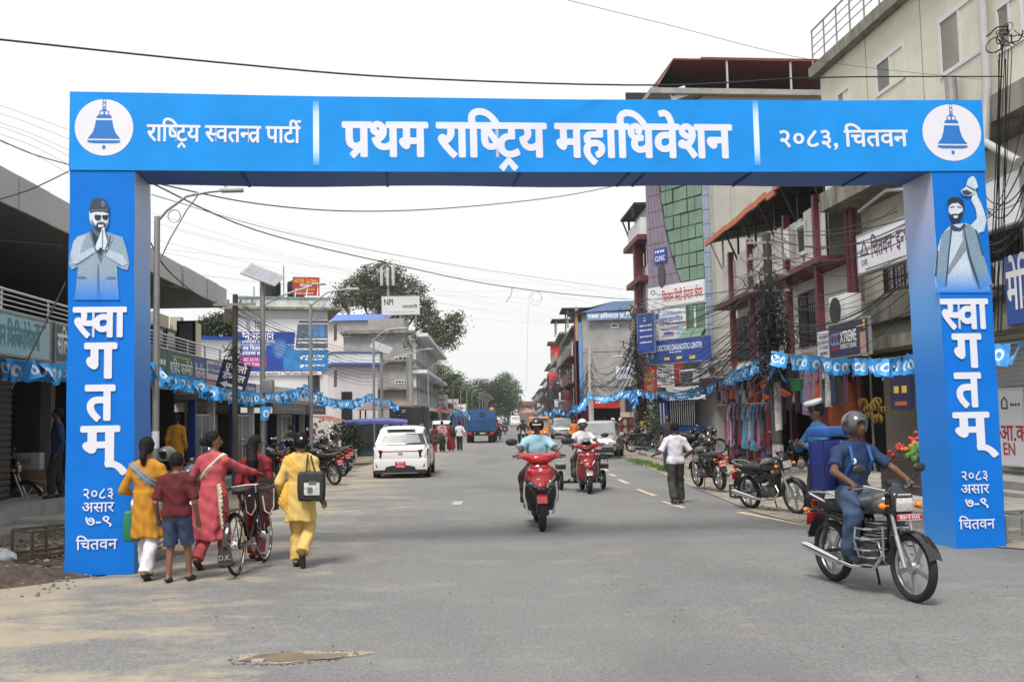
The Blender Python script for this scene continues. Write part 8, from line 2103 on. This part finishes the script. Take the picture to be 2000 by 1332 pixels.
def person(label,loc,rz,h=1.55,sex='f',vox=.02,pel=(0,0,.93),lean=0,twist=0,hL=(-.24,.04,.82),hR=(.24,.04,.82),eL=(-.3,-1,0),eR=(.3,-1,0),aL=(-.09,.1,.075),aR=(.09,-.12,.075),kL=(0,1,0),kR=(0,1,0),look=0,nod=0,top=None,sleeve=1.0,hem=.82,bot=None,botz=.1,loose=.02,skirt=None,hair='short',sash=None,shoes=M_seat,grip=False,skin=None,face=False,acc=(),toeL=None,toeR=None,group=None,fold=.0035):
 s=h/1.7;skin=skin or M_skin
 t=thing('person',label,'person',loc,rz,group);t.scale=(s,s,s)
 q=lambda v:Vector(v)/(s if grip else 1)
 pel=q(pel);TM=Matrix.Translation(pel)@Matrix.Rotation(-lean,4,'X')@Matrix.Rotation(twist,4,'Z');U=lambda x,y,z:TM@Vector((x,y,z))
 sw=.175 if sex=='f' else .195;fr=(TM.to_3x3()@Vector((0,1,0)))
 chest,nb=U(0,0,.3),U(0,-.01,.5);Hh=U(0,.01,.655);Hr=Matrix.Rotation(look,3,'Z')@Matrix.Rotation(-nod,3,'X')
 sh={-1:U(-sw+.012,-.005,.4),1:U(sw-.012,-.005,.4)};hp={-1:pel+Matrix.Rotation(twist*.5,3,'Z')@Vector((-.088,0,-.02)),1:pel+Matrix.Rotation(twist*.5,3,'Z')@Vector((.088,0,-.02))}
 el,wr,kn,an={},{},{},{}
 for k,hh,ee,aa,kk in((-1,hL,eL,aL,kL),(1,hR,eR,aR,kR)):
  el[k],wr[k]=ik(sh[k],q(hh),.29,.255,ee);kn[k],an[k]=ik(hp[k],q(aa),.43,.42,kk)
 pts=[pel,chest,nb,Hh]+[x for d_ in(sh,el,wr,kn,an)for x in d_.values()]
 mg=.3 if skirt else .24
 lo=[min(p[i]for p in pts)-mg for i in range(3)];hi=[max(p[i]for p in pts)+mg for i in range(3)];lo[2]=max(lo[2],min(an[-1].z,an[1].z)-.12)
 G=grid(lo,hi,vox);f=tuple(fr)
 hipw=.135 if sex=='f' else .12;ww=.115 if sex=='f' else .125
 D_t=smin(seg(G,pel,U(0,0,.17),hipw,ww,f,.78),seg(G,U(0,0,.17),chest,ww,.14,f,.72),.05)
 D_t=smin(D_t,seg(G,chest,U(0,0,.43),.14,.1,f,.72),.05);D_t=smin(D_t,smin(seg(G,sh[-1],U(0,-.005,.455),.05,.06),seg(G,sh[1],U(0,-.005,.455),.05,.06),.02),.05)
 if sex=='f':D_t=smin(D_t,smin(ell(G,U(-.065,.07,.32),(.065,.06,.065)),ell(G,U(.065,.07,.32),(.065,.06,.065)),.03),.04)
 D_n=seg(G,U(0,0,.45),U(0,.01,.6),.055,.048)
 hv=lambda x,y,z:Hh+Hr@Vector((x,y,z))
 D_h=smin(ell(G,hv(0,-.01,.03),(.078,.094,.09)),ell(G,hv(0,.022,-.035),(.058,.068,.078)),.04);D_h=smin(D_h,seg(G,hv(0,.085,.01),hv(0,.103,-.022),.009,.014),.012)
 for k in(-1,1):D_h=smin(D_h,ell(G,hv(k*.077,-.01,-.01),(.014,.02,.03)),.01)
 D_a={};D_l={};Df={}
 for k in(-1,1):
  D_a[k]=smin(seg(G,sh[k],el[k],.047,.038),seg(G,el[k],wr[k],.039,.027),.02)
  D_l[k]=smin(seg(G,hp[k],kn[k],.088,.056),seg(G,kn[k],an[k],.054,.036),.02)
  td=N(toeL if k<0 else toeR)if(toeL if k<0 else toeR)else Vector((.1*k,1,-.12)).normalized()
  Df[k]=smin(seg(G,an[k]-Vector((0,0,.03))-td*.05,an[k]-Vector((0,0,.04))+td*.14,.034,.03),seg(G,an[k],an[k]-Vector((0,0,.03)),.036,.036),.02)
 B=smin(smin(D_t,D_n,.03),D_h,.02)
 for k in(-1,1):B=smin(smin(smin(B,D_a[k],.03),D_l[k],.03),Df[k],.015)
 mb=MB()
 for k in(-1,1):
  d=N(wr[k]-el[k]);side=N(d.cross(fr))if abs(d.dot(fr))<.9 else Vector((1,0,0));pn=N(d.cross(side));pc=wr[k]+d*.045
  if grip:side=Vector((0,0,1))if False else N(Vector((1,0,0))-d*d.x);pn=N(side.cross(d));pn=pn if pn.z<0 else -pn
  B=smin(B,seg(G,wr[k],wr[k]+d*.07,.027,.034,tuple(pn),.6),.015)
  if vox<=.021:
   for i in range(4):
    b0=wr[k]+d*.085+side*(i-1.5)*.019;Lf=(.06,.072,.068,.052)[i];c_=(.9 if grip else .35)
    p1=b0+(d*math.cos(c_*.6)+pn*math.sin(c_*.6))*Lf*.5;p2=p1+(d*math.cos(c_*2)+pn*math.sin(c_*2))*Lf*.35;p3=p2+(d*math.cos(c_*3.2)+pn*math.sin(c_*3.2))*Lf*.28
    mb.tube([b0-d*.02,p1,p2,p3],[.0095,.009,.008,.006],6)
   ts=side*(-.03*k)+d*.03;mb.tube([wr[k]+ts*.6,wr[k]+ts+d*.03+side*(-.012*k),wr[k]+ts+d*.055+pn*.012],[.012,.0105,.007],6)
 sdf_mb(G,B,mb);mb.build('body',skin,t,60)
 X,Y,Z=G;zdir=TM.to_3x3()@Vector((0,0,1))
 wv=fold*(np.sin(Z*38+X*21+np.sin(Y*30)*1.5)+.7*np.sin(X*47-Z*23))
 def cutarm(k,fr_):
  if fr_>=1:return smax(np.minimum(D_a[k],9)-loose*.9,pln(G,wr[k]-N(wr[k]-el[k])*.02,N(wr[k]-el[k])),.006)if fr_==1 else D_a[k]
  if fr_>.55:e_=el[k].lerp(wr[k],(fr_-.55)/.45);return smin(seg(G,sh[k],el[k],.052,.045),smax(seg(G,el[k],wr[k],.045,.034),pln(G,e_,N(wr[k]-el[k])),.006),.02)-loose*.4
  e_=sh[k].lerp(el[k],fr_/.55);d=N(el[k]-sh[k]);return smax(seg(G,sh[k],el[k],.052,.058)-loose*.4,pln(G,e_,d),.006)
 if top:
  D=D_t-loose
  for k in(-1,1):
   if sleeve>0:D=smin(D,cutarm(k,sleeve),.025)
  base=U(0,0,(hem-.93));
  if skirt:
   hz,fx,fy,ox,oy=skirt;z0=pel.z+.12;v=np.clip((z0-Z)/(z0-hz),0,1);cx=pel.x+ox*v**1.5;cy=pel.y+oy*v**1.5;ang=np.arctan2(Y-cy,X-cx)
   rx=.15+(fx-.15)*v**.8;ry=.125+(fy-.125)*v**.8;g_=1+(.05*np.sin(ang*7+1)+.03*np.sin(ang*12+v*3))*v
   sk=(np.sqrt(((X-cx)/rx)**2+((Y-cy)/ry)**2)-g_)*.13;sk=smax(smax(sk,Z-z0,.02),hz-Z+.012*np.sin(ang*3),.006);D=smin(D,sk,.04)
  else:
   if not grip:D=smin(D,np.minimum(D_l[-1],D_l[1])-loose,.05)
   D=smax(D,-pln(G,base,tuple(zdir)),.006)
  D=smax(D,pln(G,U(0,.02,.522),tuple(N(zdir*1+fr*-.15))),.006)
  sdf_mb(G,D+wv).build('kurta' if skirt else 'shirt',top,t,60)
 if bot:
  D=None
  for k in(-1,1):
   tv=np.clip(((X-hp[k].x)*(an[k]-hp[k]).x+(Y-hp[k].y)*(an[k]-hp[k]).y+(Z-hp[k].z)*(an[k]-hp[k]).z)/max(1e-6,(an[k]-hp[k]).length_squared),0,1)
   dl=D_l[k]-.014-(loose+.012)*tv;dc=N(an[k]-kn[k]);zz_=an[k]-dc*(botz-.1)if botz<.3 else(kn[k]-N(kn[k]-hp[k])*(.0));dl=smax(dl,pln(G,zz_,tuple(dc if botz<.3 else N(kn[k]-hp[k]))),.006)
   D=dl if D is None else smin(D,dl,.02)
  D=smin(D,smax(seg(G,pel,U(0,0,.1),hipw+.004,ww+.004,f,.78),pln(G,U(0,0,.07),tuple(zdir)),.01),.04)
  sdf_mb(G,D+wv*1.3).build('trousers' if botz<.3 else 'shorts',bot,t,60)
 for k in(-1,1):
  x_=smax(Df[k]-.008,pln(G,an[k]+Vector((0,0,-.012)),(0,0,1)),.005);sdf_mb(G,x_).build('shoe',shoes,t,60)
 fw=Hr@Vector((0,1,0));up=Hr@Vector((0,0,1))
 if hair and hair!='none':
  e_=smin(ell(G,hv(0,-.018,.035),(.09,.102,.1)),ell(G,hv(0,-.03,-.02),(.08,.07,.07)),.03);e_=smax(e_,smin(pln(G,hv(0,.055,.045),tuple(N(fw-up*.9))),pln(G,hv(0,.005,0),tuple(fw)),.02),.01)
  if hair=='short':e_=smax(e_,pln(G,hv(0,-.03,-.055),tuple(-up)),.01)
  if hair=='bun':e_=smin(e_,ell(G,hv(0,-.125,-.01),(.055,.05,.055)),.015)
  if hair=='low':e_=smin(e_,smin(seg(G,hv(0,-.09,-.03),hv(0,-.12,-.12),.045,.04),seg(G,hv(0,-.12,-.12),hv(0,-.1,-.2),.04,.03),.02),.02)
  if hair=='long':e_=smin(e_,smin(seg(G,hv(0,-.08,-.03),U(0,-.13,.42),.07,.075),seg(G,U(0,-.13,.42),U(.0,-.15,.18),.075,.05),.03),.04)
  sdf_mb(G,e_+.003*np.sin(Z*90+X*40)).build('hair',M_hair,t,60)
 for a in acc:
  kd=a[0]
  if kd=='sash':
   _,m_,p_,n_,w_,end=a;D=smax(D_t-.034,np.abs(pln(G,U(*p_),tuple(N(TM.to_3x3()@Vector(n_)))))-w_,.01);
   for e0,e1,r0,r1 in end:D=smin(D,seg(G,U(*e0),U(*e1),r0,r1,f,.55),.02)
   sdf_mb(G,D+.008*np.sin((X*n_[0]+Z*n_[2])*150+Y*10)).build('dupatta',m_,t,60)
  elif kd=='helmet':
   m_,vm=a[1],a[2];D=ell(G,hv(0,-.012,.02),(.125,.145,.14));D=smax(D,-rb(G,hv(0,.14,-.005),(.085,.09,.06),.03),.02);D=smax(D,-pln(G,hv(0,0,-.105),tuple(up)),.01)
   D=smax(D,-(ell(G,hv(0,0,-.08),(.085,.1,.1))),.01);hm=sdf_mb(G,D).build('helmet',m_,t,60)
   if vm:
    mb=MB();rows=[[tuple(hv(.135*math.sin(b),-.012+.156*math.cos(b),z))for b in[R(-62+124*i/12)for i in range(13)]]for z in(a[3],a[3]+.03,a[3]+.065)]
    mb.sheet(rows);mb.build('visor',vm,hm,60)
  elif kd=='cap':
   mb=MB();MM=Matrix.Translation(hv(0,0,.075))@(Matrix.Rotation(look,4,'Z')@Matrix.Rotation(-nod,4,'X'));mb.lathe([(.09,0),(.09,.03),(.125,.06),(.12,.08),(.0,.085)],20,MM);mb.cur=1;mb.lathe([(.0905,.0),(.0905,.028)],20,MM,cap=False)
   mb.cur=2;mb.add([(.08*math.cos(b),.04+(.1 if e_ else .045)*math.sin(b),-.02*e_+.005)for e_ in(0,1)for b in[PI*i/8 for i in range(9)]],[(i,i+1,i+10,i+9)for i in range(8)],MM)
   mb.build('peaked_cap',[a[1],M_eye,M_eye],t,60)
  elif kd=='visorcap':
   mb=MB();mb.add([tuple(hv(.075*math.cos(b),.085+(.07 if e_ else .0)*math.sin(b),.06-.03*e_))for e_ in(0,1)for b in[PI*i/8 for i in range(9)]],[(i,i+1,i+10,i+9)for i in range(8)]);mb.build('cap_peak',a[1],t,60)
  elif kd=='tag':
   mb=MB();p_=U(*a[2]);mb.ball(p_,a[3],12,6);mb.build(a[4],a[1],t)
  elif kd=='tube':mb=MB();mb.tube([U(*v)for v in a[2]],a[3],8);mb.build(a[4],a[1],t)
  elif kd=='glasses':
   mb=MB()
   for k in(-1,1):mb.torus(.026,.003,14,5,Matrix.Translation(hv(k*.034,.1,.018))@Matrix.Rotation(look,4,'Z')@Matrix.Rotation(PI/2,4,'X'));mb.tube([hv(k*.06,.095,.02),hv(k*.082,.0,.015)],.003,4)
   mb.build('glasses',M_eye,t)
 if face:
  for k in(-1,1):
   mb=MB();mb.ball(hv(k*.031,.083,.018),(.014,.008,.007),10,6);mb.build('eye',M_eye,t);mb=MB();mb.tube([hv(k*.015,.09,.036),hv(k*.033,.092,.041),hv(k*.05,.08,.036)],.004,5);mb.build('eyebrow',M_hair,t)
  mb=MB();mb.ball(hv(0,.086,-.052),(.024,.008,.008),10,6);mb.build('mouth',M_lip,t)
 return t
def stand(label,px,pyf,pyt,rz,dy=0,**k):
 p=gp(px,pyf);z=at(px,pyt,p.y).z;return person(label,(p.x,p.y+dy,p.z),rz,h=(z-p.z),**k)
c_must=cl('mustard',(.46,.2,.01));c_wh=cl('white_cotton',(.62,.6,.66));c_maroon=cl('maroon_polo',(.09,.004,.009));c_denim=cl('denim',(.035,.06,.12),var=.3);c_pink=cl('coral_pink',(.48,.075,.095));c_py=cl('pale_yellow',(.62,.43,.13));c_red=cl('crimson',(.22,.004,.012))
c_gb=cl('grey_blue_scarf',(.2,.22,.27),var=.4);c_cream=cl('cream_scarf',(.55,.53,.4),var=.25);c_oy=cl('orange_yellow_scarf',(.68,.38,.06),var=.25);c_sho=mat('dark_sandal',(.025,.015,.013),.6)
V1=.0155
W1=stand('woman in mustard kurta and white trousers with grey scarf, walking away beside the arch',285,1130,855,R(-4),vox=V1,top=c_must,sleeve=.8,bot=c_wh,loose=.018,skirt=(.5,.2,.16,.03,.0),hair='low',hL=(-.2,.2,1.0),hR=(.24,.16,.98),eL=(-.5,-1,0),eR=(.6,-.8,0),aL=(-.07,.16,.08),aR=(.08,-.2,.1),toeR=(0,.8,-.5),shoes=c_sho,acc=[('sash',c_gb,(.02,-.1,.3),(.62,0,.78),.045,[((-.16,.02,.12),(-.17,.06,-.02),.035,.03)])])
W2=stand('boy in maroon polo shirt, denim shorts and dark sandals seen from behind',344,1138,885,R(2),sex='m',vox=V1,top=c_maroon,sleeve=.48,hem=.86,bot=c_denim,botz=.5,loose=.03,hair='short',aL=(-.12,.05,.075),aR=(.13,.16,.075),hL=(-.26,.06,.84),hR=(.27,.05,.82),shoes=c_sho)
c_bk=BI_LOC;
p3=gp(416,1110);rz3=R(-14)
def tl(p,loc,rz,s):return tuple(Matrix.Rotation(-rz,3,'Z')@(Vector(p)-Vector(loc))/s)
h3=at(416,843,p3.y).z-p3.z;hbR=at(536,936,12.25)
W3=person('woman in coral pink kurta with cream scarf looking right and wheeling the bicycle',p3,rz3,h=h3,vox=V1,top=c_pink,sleeve=1,bot=c_pink,loose=.018,skirt=(.36,.27,.2,-.1,-.02),hair='bun',look=R(-58),hR=tl(hbR,p3,rz3,h3/1.7),eR=(.4,-.4,-1),hL=(-.16,.2,1.0),eL=(-1,-.6,-.3),aL=(-.09,-.22,.14),aR=(.07,.16,.08),toeL=(0,.7,-.7),shoes=c_sho,face=True,acc=[('sash',c_cream,(-.02,-.1,.3),(-.7,0,.7),.03,[((.14,-.1,.1),(.17,-.1,-.12),.035,.03),((.16,-.11,-.1),(.2,-.12,-.42),.028,.02)])])
p4=gp(500,1092);h4=at(500,851,p4.y).z-p4.z
W4=person('woman in crimson kurta with long black hair and glasses beyond the bicycle',p4,R(-8),h=h4,vox=V1,top=c_red,sleeve=.95,bot=c_red,loose=.018,skirt=(.45,.19,.16,0,0),hair='long',look=R(-35),acc=[('glasses',),('tube',M_seat,[(.1,-.1,.48),(.16,-.13,.25),(.2,-.08,.02)],.014,'bag_strap')],shoes=c_sho)
W5=stand('woman in pale yellow kurta and trousers with orange scarf and black shoulder bag',588,1106,845,R(-3),vox=V1,top=c_py,sleeve=.92,bot=c_py,loose=.026,skirt=(.58,.2,.17,0,0),hair='bun',look=R(12),hL=(-.27,.1,.88),hR=(.27,.06,.86),aL=(-.06,.02,.08),aR=(.07,-.2,.2),toeR=(0,.25,-1),toeL=(0,1,-.1),shoes=c_sho,acc=[('sash',c_oy,(.0,-.1,.3),(.72,0,.69),.05,[((-.15,-.06,.1),(-.2,-.08,-.12),.055,.07),((-.2,-.08,-.1),(-.14,-.1,-.24),.065,.03)]),('tag',M_lw,(.05,-.155,.7),(.018,.01,.018),'hair_flower'),('tube',M_seat,[(.1,.04,.47),(.11,-.06,.49),(.12,-.14,.4),(.13,-.21,.24)],.011,'bag_strap'),('tube',M_seat,[(.14,.04,.46),(.15,-.06,.47),(.19,-.14,.38),(.25,-.21,.24)],.011,'bag_strap')])
def bag(label,p,rz,w,d,h_,m,prt=None,cat='bag',hd=True):
 t=thing('shoulder_bag',label,cat,p,rz);G=grid((-w,-d,-.02),(w,d,h_+.03),.014);D=rb(G,(0,0,h_/2),(w/2,d/2,h_/2),.025);D=D-.012*np.sin(G[2]/h_*PI)+.004*np.sin(G[0]*50);sdf_mb(G,D).build('bag_body',m,t,60)
 if not prt:mb=MB();mb.tube([(-w*.3,0,h_*.97),(-w*.2,0,h_+.1),(w*.2,0,h_+.1),(w*.3,0,h_*.97)],.009,6);mb.build('handle',m,t)
 if prt:mb=MB();mb.rbox((.02,-d/2-.012,h_*.42),(w*.62,.008,h_*.42),.004);pp=mb.build('print_patch',prt,t);mb=MB();mb.rbox((.03,-d/2-.018,h_*.62),(w*.3,.006,h_*.12),.003);mb.rbox((0,-d/2-.018,h_*.38),(w*.2,.006,h_*.2),.003);mb.build('print_figure',mat('print_grey',(.12,.12,.13),.6),pp,0)
 return t
q=W5.location;bag('black cloth tote bag with white printed patch on the pale yellow woman',(q.x+.17,q.y-.2,.78),R(-8),.3,.09,.34,M_seat,mat('bag_print',(.5,.5,.5),.6,var=.5,vs=30))
q=W4.location;bag('dark brown handbag on the crimson-clad woman',(q.x+.2,q.y-.1,.78),0,.26,.1,.24,M_dark)
q=gp(262,1100);bag('green carry bag held by the woman in mustard',(at(262,1040,W1.location.y+.05).x,W1.location.y+.05,.42),R(20),.22,.08,.34,mat('green_bag',(.01,.17,.1),.5))
c_navy=cl('navy_polo',(.008,.028,.09));c_jean=cl('jeans',(.04,.075,.14),var=.35,vs=4);gL=lambda s_,z=1.0,y=.29:(s_*.31,y,z)
RB=person('delivery rider in navy polo and jeans with black and silver helmet on the motorcycle',BK_LOC,BK_RZ,h=1.66,sex='m',vox=.013,grip=True,pel=(0,-.24,.92),lean=R(8),hL=(-.31,.2,1.04),hR=(.31,.2,1.04),eL=(-1,-.4,-.5),eR=(1,-.4,-.5),aL=(-.22,-.02,.36),aR=(.22,-.02,.36),kL=(-.35,1,.5),kR=(.35,1,.5),look=R(14),top=c_navy,sleeve=.42,hem=.9,bot=c_jean,loose=.02,hair=None,face=True,skin=M_skind,shoes=mat('dark_sneaker',(.03,.035,.05),.6),acc=[('helmet',mat('silver_helmet',(.1,.1,.105),.15,metal=.5,var=.5,vs=5,coat=.6),None),('tag',M_lw,(.09,.135,.33),(.032,.008,.032),'chest_logo'),('tube',mat('blue_strap',(.02,.1,.33),.5),[(-.1,-.08,.49),(-.1,.08,.46),(-.11,.14,.34),(-.13,.06,.18)],.017,'backpack_strap'),('tube',mat('blue_strap',()),[(.1,-.08,.49),(.1,.08,.46),(.11,.14,.34),(.13,.06,.18)],.017,'backpack_strap')],toeL=(0,1,-.1),toeR=(0,1,-.1))
def on(loc,rz,p):return Vector(loc)+Matrix.Rotation(rz,3,'Z')@Vector(p)
t=thing('delivery_box','big blue insulated delivery backpack box on the rider','backpack',on(BK_LOC,BK_RZ,(0,-.52,.9)),BK_RZ);Mdb=mat('delivery_blue',(.01,.022,.15),.5,var=.1,bump=.2,bs=8)
mb=MB();mb.rbox((0,-.02,.27),(.4,.3,.5),.025);bx_=mb.build('box_body',Mdb,t)
mb=MB();mb.rbox((0,-.02,.6),(.41,.31,.1),.03);mb.build('box_lid',mat('delivery_light_blue',(.02,.1,.33),.5,var=.3,vs=8),t)
for k in(-.12,.05):mb=MB();mb.rbox((-.22,k,.6),(.07,.06,.12),.01);mb.build('reflective_band',M_sw,t)
for s_ in(-1,1):mb=MB();mb.tube([(s_*.204,-.14,.03),(s_*.204,-.14,.5)],.006,4);mb.tube([(s_*.204,.12,.03),(s_*.204,.12,.52)],.006,4);mb.build('seam',M_eye,bx_,60)
PO=stand('traffic police officer in blue shirt and white cap looking down to the left',1606,1044,787,R(100),sex='m',vox=.017,top=cl('police_blue',(.02,.13,.34)),sleeve=.95,hem=.9,bot=cl('police_navy',(.012,.014,.03)),loose=.018,hair='short',nod=R(18),hL=(-.1,.24,1.16),hR=(.1,.25,1.17),eL=(-1,-.5,-.4),eR=(1,-.5,-.4),aL=(-.1,.03,.075),aR=(.1,-.03,.075),skin=M_skind,face=True,shoes=M_gloss,acc=[('cap',M_lw),('tag',mat('badge_patch',(.45,.4,.2),.5),(-.185,.0,.38),(.012,.035,.045),'shoulder_badge')])
c_ol=cl('olive_trousers',(.035,.035,.028));MW=stand('man in white short-sleeved shirt and dark trousers walking away holding a phone',1322,984,826,R(6),sex='m',vox=.018,top=c_wh,sleeve=.5,hem=.84,bot=c_ol,loose=.026,hair='short',nod=R(10),hL=(-.38,.22,1.04),eL=(-.3,-1,-.6),hR=(.27,.18,.98),eR=(.6,-1,-.2),aL=(-.1,-.2,.11),aR=(.13,.14,.075),skin=M_skind)
q=MW.location;mb=MB();mb.rbox((0,0,0),(.15,.07,.012),.004);o=tag(mb.build('mobile_phone',mat('green_phone',(.01,.2,.1),.3)),'green mobile phone in the left hand of the man in white','phone');o.location=(q.x-.4,q.y+.3,1.02)
q=at(1303,815,30);person('man in dark shirt standing on the sidewalk behind the white-shirted man',(q.x,30,.1),R(165),h=1.6,sex='m',vox=.024,top=cl('charcoal',(.02,.022,.03)),sleeve=.5,bot=c_denim,hair='short',skin=M_skind)
HW=mat('white_helmet',(.6,.6,.62),.2,coat=.5,var=0)
def scl(root,k):root.scale=(k,k,k)
scl(S1,1.12);scl(S2,1.08)
c_lb=cl('light_blue_tee',(.3,.5,.58));c_brn=cl('brown_trousers',(.06,.025,.02))
person('man in light blue T-shirt and open helmet with cap riding the red scooter',S1_LOC,S1_RZ,h=1.64,sex='m',vox=.0155,grip=True,pel=(0,-.3,.92),lean=R(6),hL=(-.33,.3,1.1),hR=(.33,.3,1.1),eL=(-1,-.3,-.6),eR=(1,-.3,-.6),aL=(-.2,.1,.38),aR=(.2,.1,.38),kL=(-.5,1,.4),kR=(.5,1,.4),top=c_lb,sleeve=.5,hem=.88,bot=c_brn,loose=.03,hair='short',face=True,skin=M_skind,nod=R(4),acc=[('helmet',M_helm,None),('visorcap',mat('khaki_cap',(.4,.33,.18),.7))])
person('rider in white shirt and white helmet steering the three-wheeled scooter',S2_LOC,S2_RZ,h=1.62,sex='m',vox=.018,grip=True,pel=(0,-.35,.88),lean=R(4),hL=(-.35,.28,1.04),hR=(.35,.28,1.04),eL=(-1,-.3,-.5),eR=(1,-.3,-.5),aL=(-.26,.12,.34),aR=(.26,.12,.34),kL=(-.6,1,.3),kR=(.6,1,.3),top=c_wh,sleeve=.5,hem=.88,bot=M_seat,loose=.025,hair=None,skin=M_skind,face=True,acc=[('helmet',HW,M_visor,-.02)])
person('small child riding in front on the three-wheeled scooter',S2_LOC,S2_RZ,h=1.0,sex='m',vox=.025,grip=True,pel=(-.0,-.08,.68),lean=R(5),hL=(-.2,.2,.95),hR=(.2,.2,.95),eL=(-1,-.3,-.6),eR=(1,-.3,-.6),aL=(-.1,.2,.4),aR=(.1,.2,.4),top=c_wh,sleeve=.5,bot=c_denim,hair='short',face=True,look=R(-25),skin=M_skin)
helmet('grey helmet hung on the three-wheeled scooter handlebar',on(S2_LOC,S2_RZ,(.02,.4,1.08)),S2_RZ,mat('helmet_grey',()))
def rider(label,blabel,px,py,rz,top_,hm,red=None,Ymax=150,hair=None,sc=False):
 p=gp(px,py);Y=min(p.y,Ymax);p=at(px,815,Y);loc=Vector((p.x,Y,gz(p.x)))
 b=bike_copy(blabel,loc.x,loc.y,rz,red,0,0)
 return person(label,loc,rz,h=1.6,sex='m',vox=.032,grip=True,pel=(0,-.24,.9),lean=R(8),hL=(-.31,.2,1.02),hR=(.31,.2,1.02),eL=(-1,-.4,-.5),eR=(1,-.4,-.5),aL=(-.22,-.02,.36),aR=(.22,-.02,.36),kL=(-.35,1,.5),kR=(.35,1,.5),top=top_,bot=M_seat,loose=.03,hair=hair,skin=M_skind,acc=[('helmet',hm,None)]if hm else())
rider('rider in black jacket and black helmet beside the orange auto-rickshaw','black motorcycle ridden towards the camera beside the auto-rickshaw',1021,875,R(180),cl('black_jacket',(.015,.015,.017)),M_helm)
rider('rider in teal shirt riding away far down the road','dark motorcycle ridden away in the middle of the road',986,846,R(0),cl('teal_shirt',(.02,.1,.13)),M_helm,Ymax=105)
rider('rider in red shirt just right of the blue truck','dark motorcycle ridden away beside the blue truck',972,858,R(-14),c_red,None,Ymax=80,hair='short')
c_ph=cl('pale_pink_hoodie',(.5,.25,.28));c_dr=cl('deep_red_kurta',(.22,.01,.015));c_bl=cl('black_trousers',(.012,.012,.014))
stand('person in dark red with a big dark bag, leftmost of the walking group',849,883,829,R(-8),vox=.03,top=cl('dark_red_shawl',(.1,.015,.015),var=.5),bot=c_dr,hair='bun',skirt=(.55,.19,.16,0,0),skin=M_skind)
stand('person in pale pink hoodie and black trousers walking away',864,882,822,R(0),vox=.03,sex='m',top=c_ph,bot=c_bl,hair='short',loose=.03,acc=[('tag',c_ph,(0,-.1,.45),(.1,.05,.06),'hood')])
stand('woman in deep red dress with black backpack walking away',881,881,824,R(4),vox=.03,top=c_dr,bot=c_dr,skirt=(.14,.27,.22,0,0),hair='bun')
stand('man in white shirt and black trousers, rightmost of the walking group',898,880,823,R(2),vox=.03,sex='m',top=c_wh,bot=c_bl,hair='short',hL=(-.3,.1,.9),hR=(.32,.08,.88))
q=gp(881,881);t=thing('backpack','black backpack on the woman in the deep red dress','backpack',(q.x+.1,q.y-.2,.92));mb=MB();mb.rbox((0,0,.2),(.3,.16,.4),.06);mb.build('pack_body',M_seat,t);mb=MB();mb.rbox((0,-.09,.12),(.22,.05,.18),.03);mb.build('pocket',M_seat,t)
q=gp(853,883);t=thing('carry_bag','big dark grey bag carried by the leftmost walker','bag',(q.x+.2,q.y-.15,.5));mb=MB();mb.ball((0,0,.25),(.27,.16,.27),14,9);mb.build('bag_body',mat('dark_canvas',(.03,.03,.028),.8,var=.3),t);mb=MB();mb.tube([(-.1,0,.48),(0,0,.7),(.1,0,.48)],.012,6);mb.build('handle',M_seat,t)
def bg(label,px,pyf,h,rz,Y=None,**k):
 p=at(px,815,Y);z=k.pop('z',gz(p.x));return person(label,(p.x,Y,z),rz,h=h,**{**dict(vox=.034,hair='short',skin=M_skind),**k})
bg('person in orange shirt standing between the cars on the right',1121,0,1.6,R(180),52,top=cl('orange_shirt',(.6,.17,.02)),bot=c_bl,sex='m')
bg('person in white shirt by the red shops on the right',1181,0,1.65,R(20),58,top=c_wh,bot=c_bl,sex='m')
bg('person in red with white helmet near the red shops',1197,0,1.6,R(160),55,top=c_red,bot=c_red,acc=[('helmet',HW,None)])
bg('second person in red near the beige kiosk with pale helmet',1212,0,1.6,R(190),54,top=c_dr,bot=c_dr,acc=[('helmet',HW,None)])
bg('woman in yellow standing in the dark left shop doorway',345,0,1.5,R(0),22.5,top=c_must,bot=c_must,skirt=(.5,.2,.16,0,0),hair='bun',z=.42)
bg('dark-clothed person standing inside the far left shop',113,0,1.6,R(120),18,top=c_navy,bot=c_bl,sex='m',z=.43)
bg('man in grey cap behind the pale yellow woman',567,0,1.6,R(60),33,top=c_bl,bot=c_bl,sex='m',acc=[('visorcap',mat('grey_cap',(.2,.19,.17),.7))])
bg('shopkeeper with dark hair under the red awning on the left',655,0,1.5,R(-90),38,top=cl('brown_shirt',(.12,.06,.04)),bot=c_bl,sex='m')
# ============================================================ HAZE
mb=MB();mb.bb((-260,-32,-3),(260,460,42));o=mb.build('haze',M_wire,None,0);o['kind']='stuff'
m=bpy.data.materials.new('thin_air_haze');m.use_nodes=True;n=m.node_tree.nodes;n.clear()
pv=n.new('ShaderNodeVolumePrincipled');pv.inputs['Color'].default_value=(.93,.95,.97,1);pv.inputs['Density'].default_value=.00045;pv.inputs['Anisotropy'].default_value=.2
mo=n.new('ShaderNodeOutputMaterial');m.node_tree.links.new(pv.outputs[0],mo.inputs['Volume'])
o.data.materials.clear();o.data.materials.append(m)
tag(o,'thin pale haze filling the whole street','haze',kind='stuff')
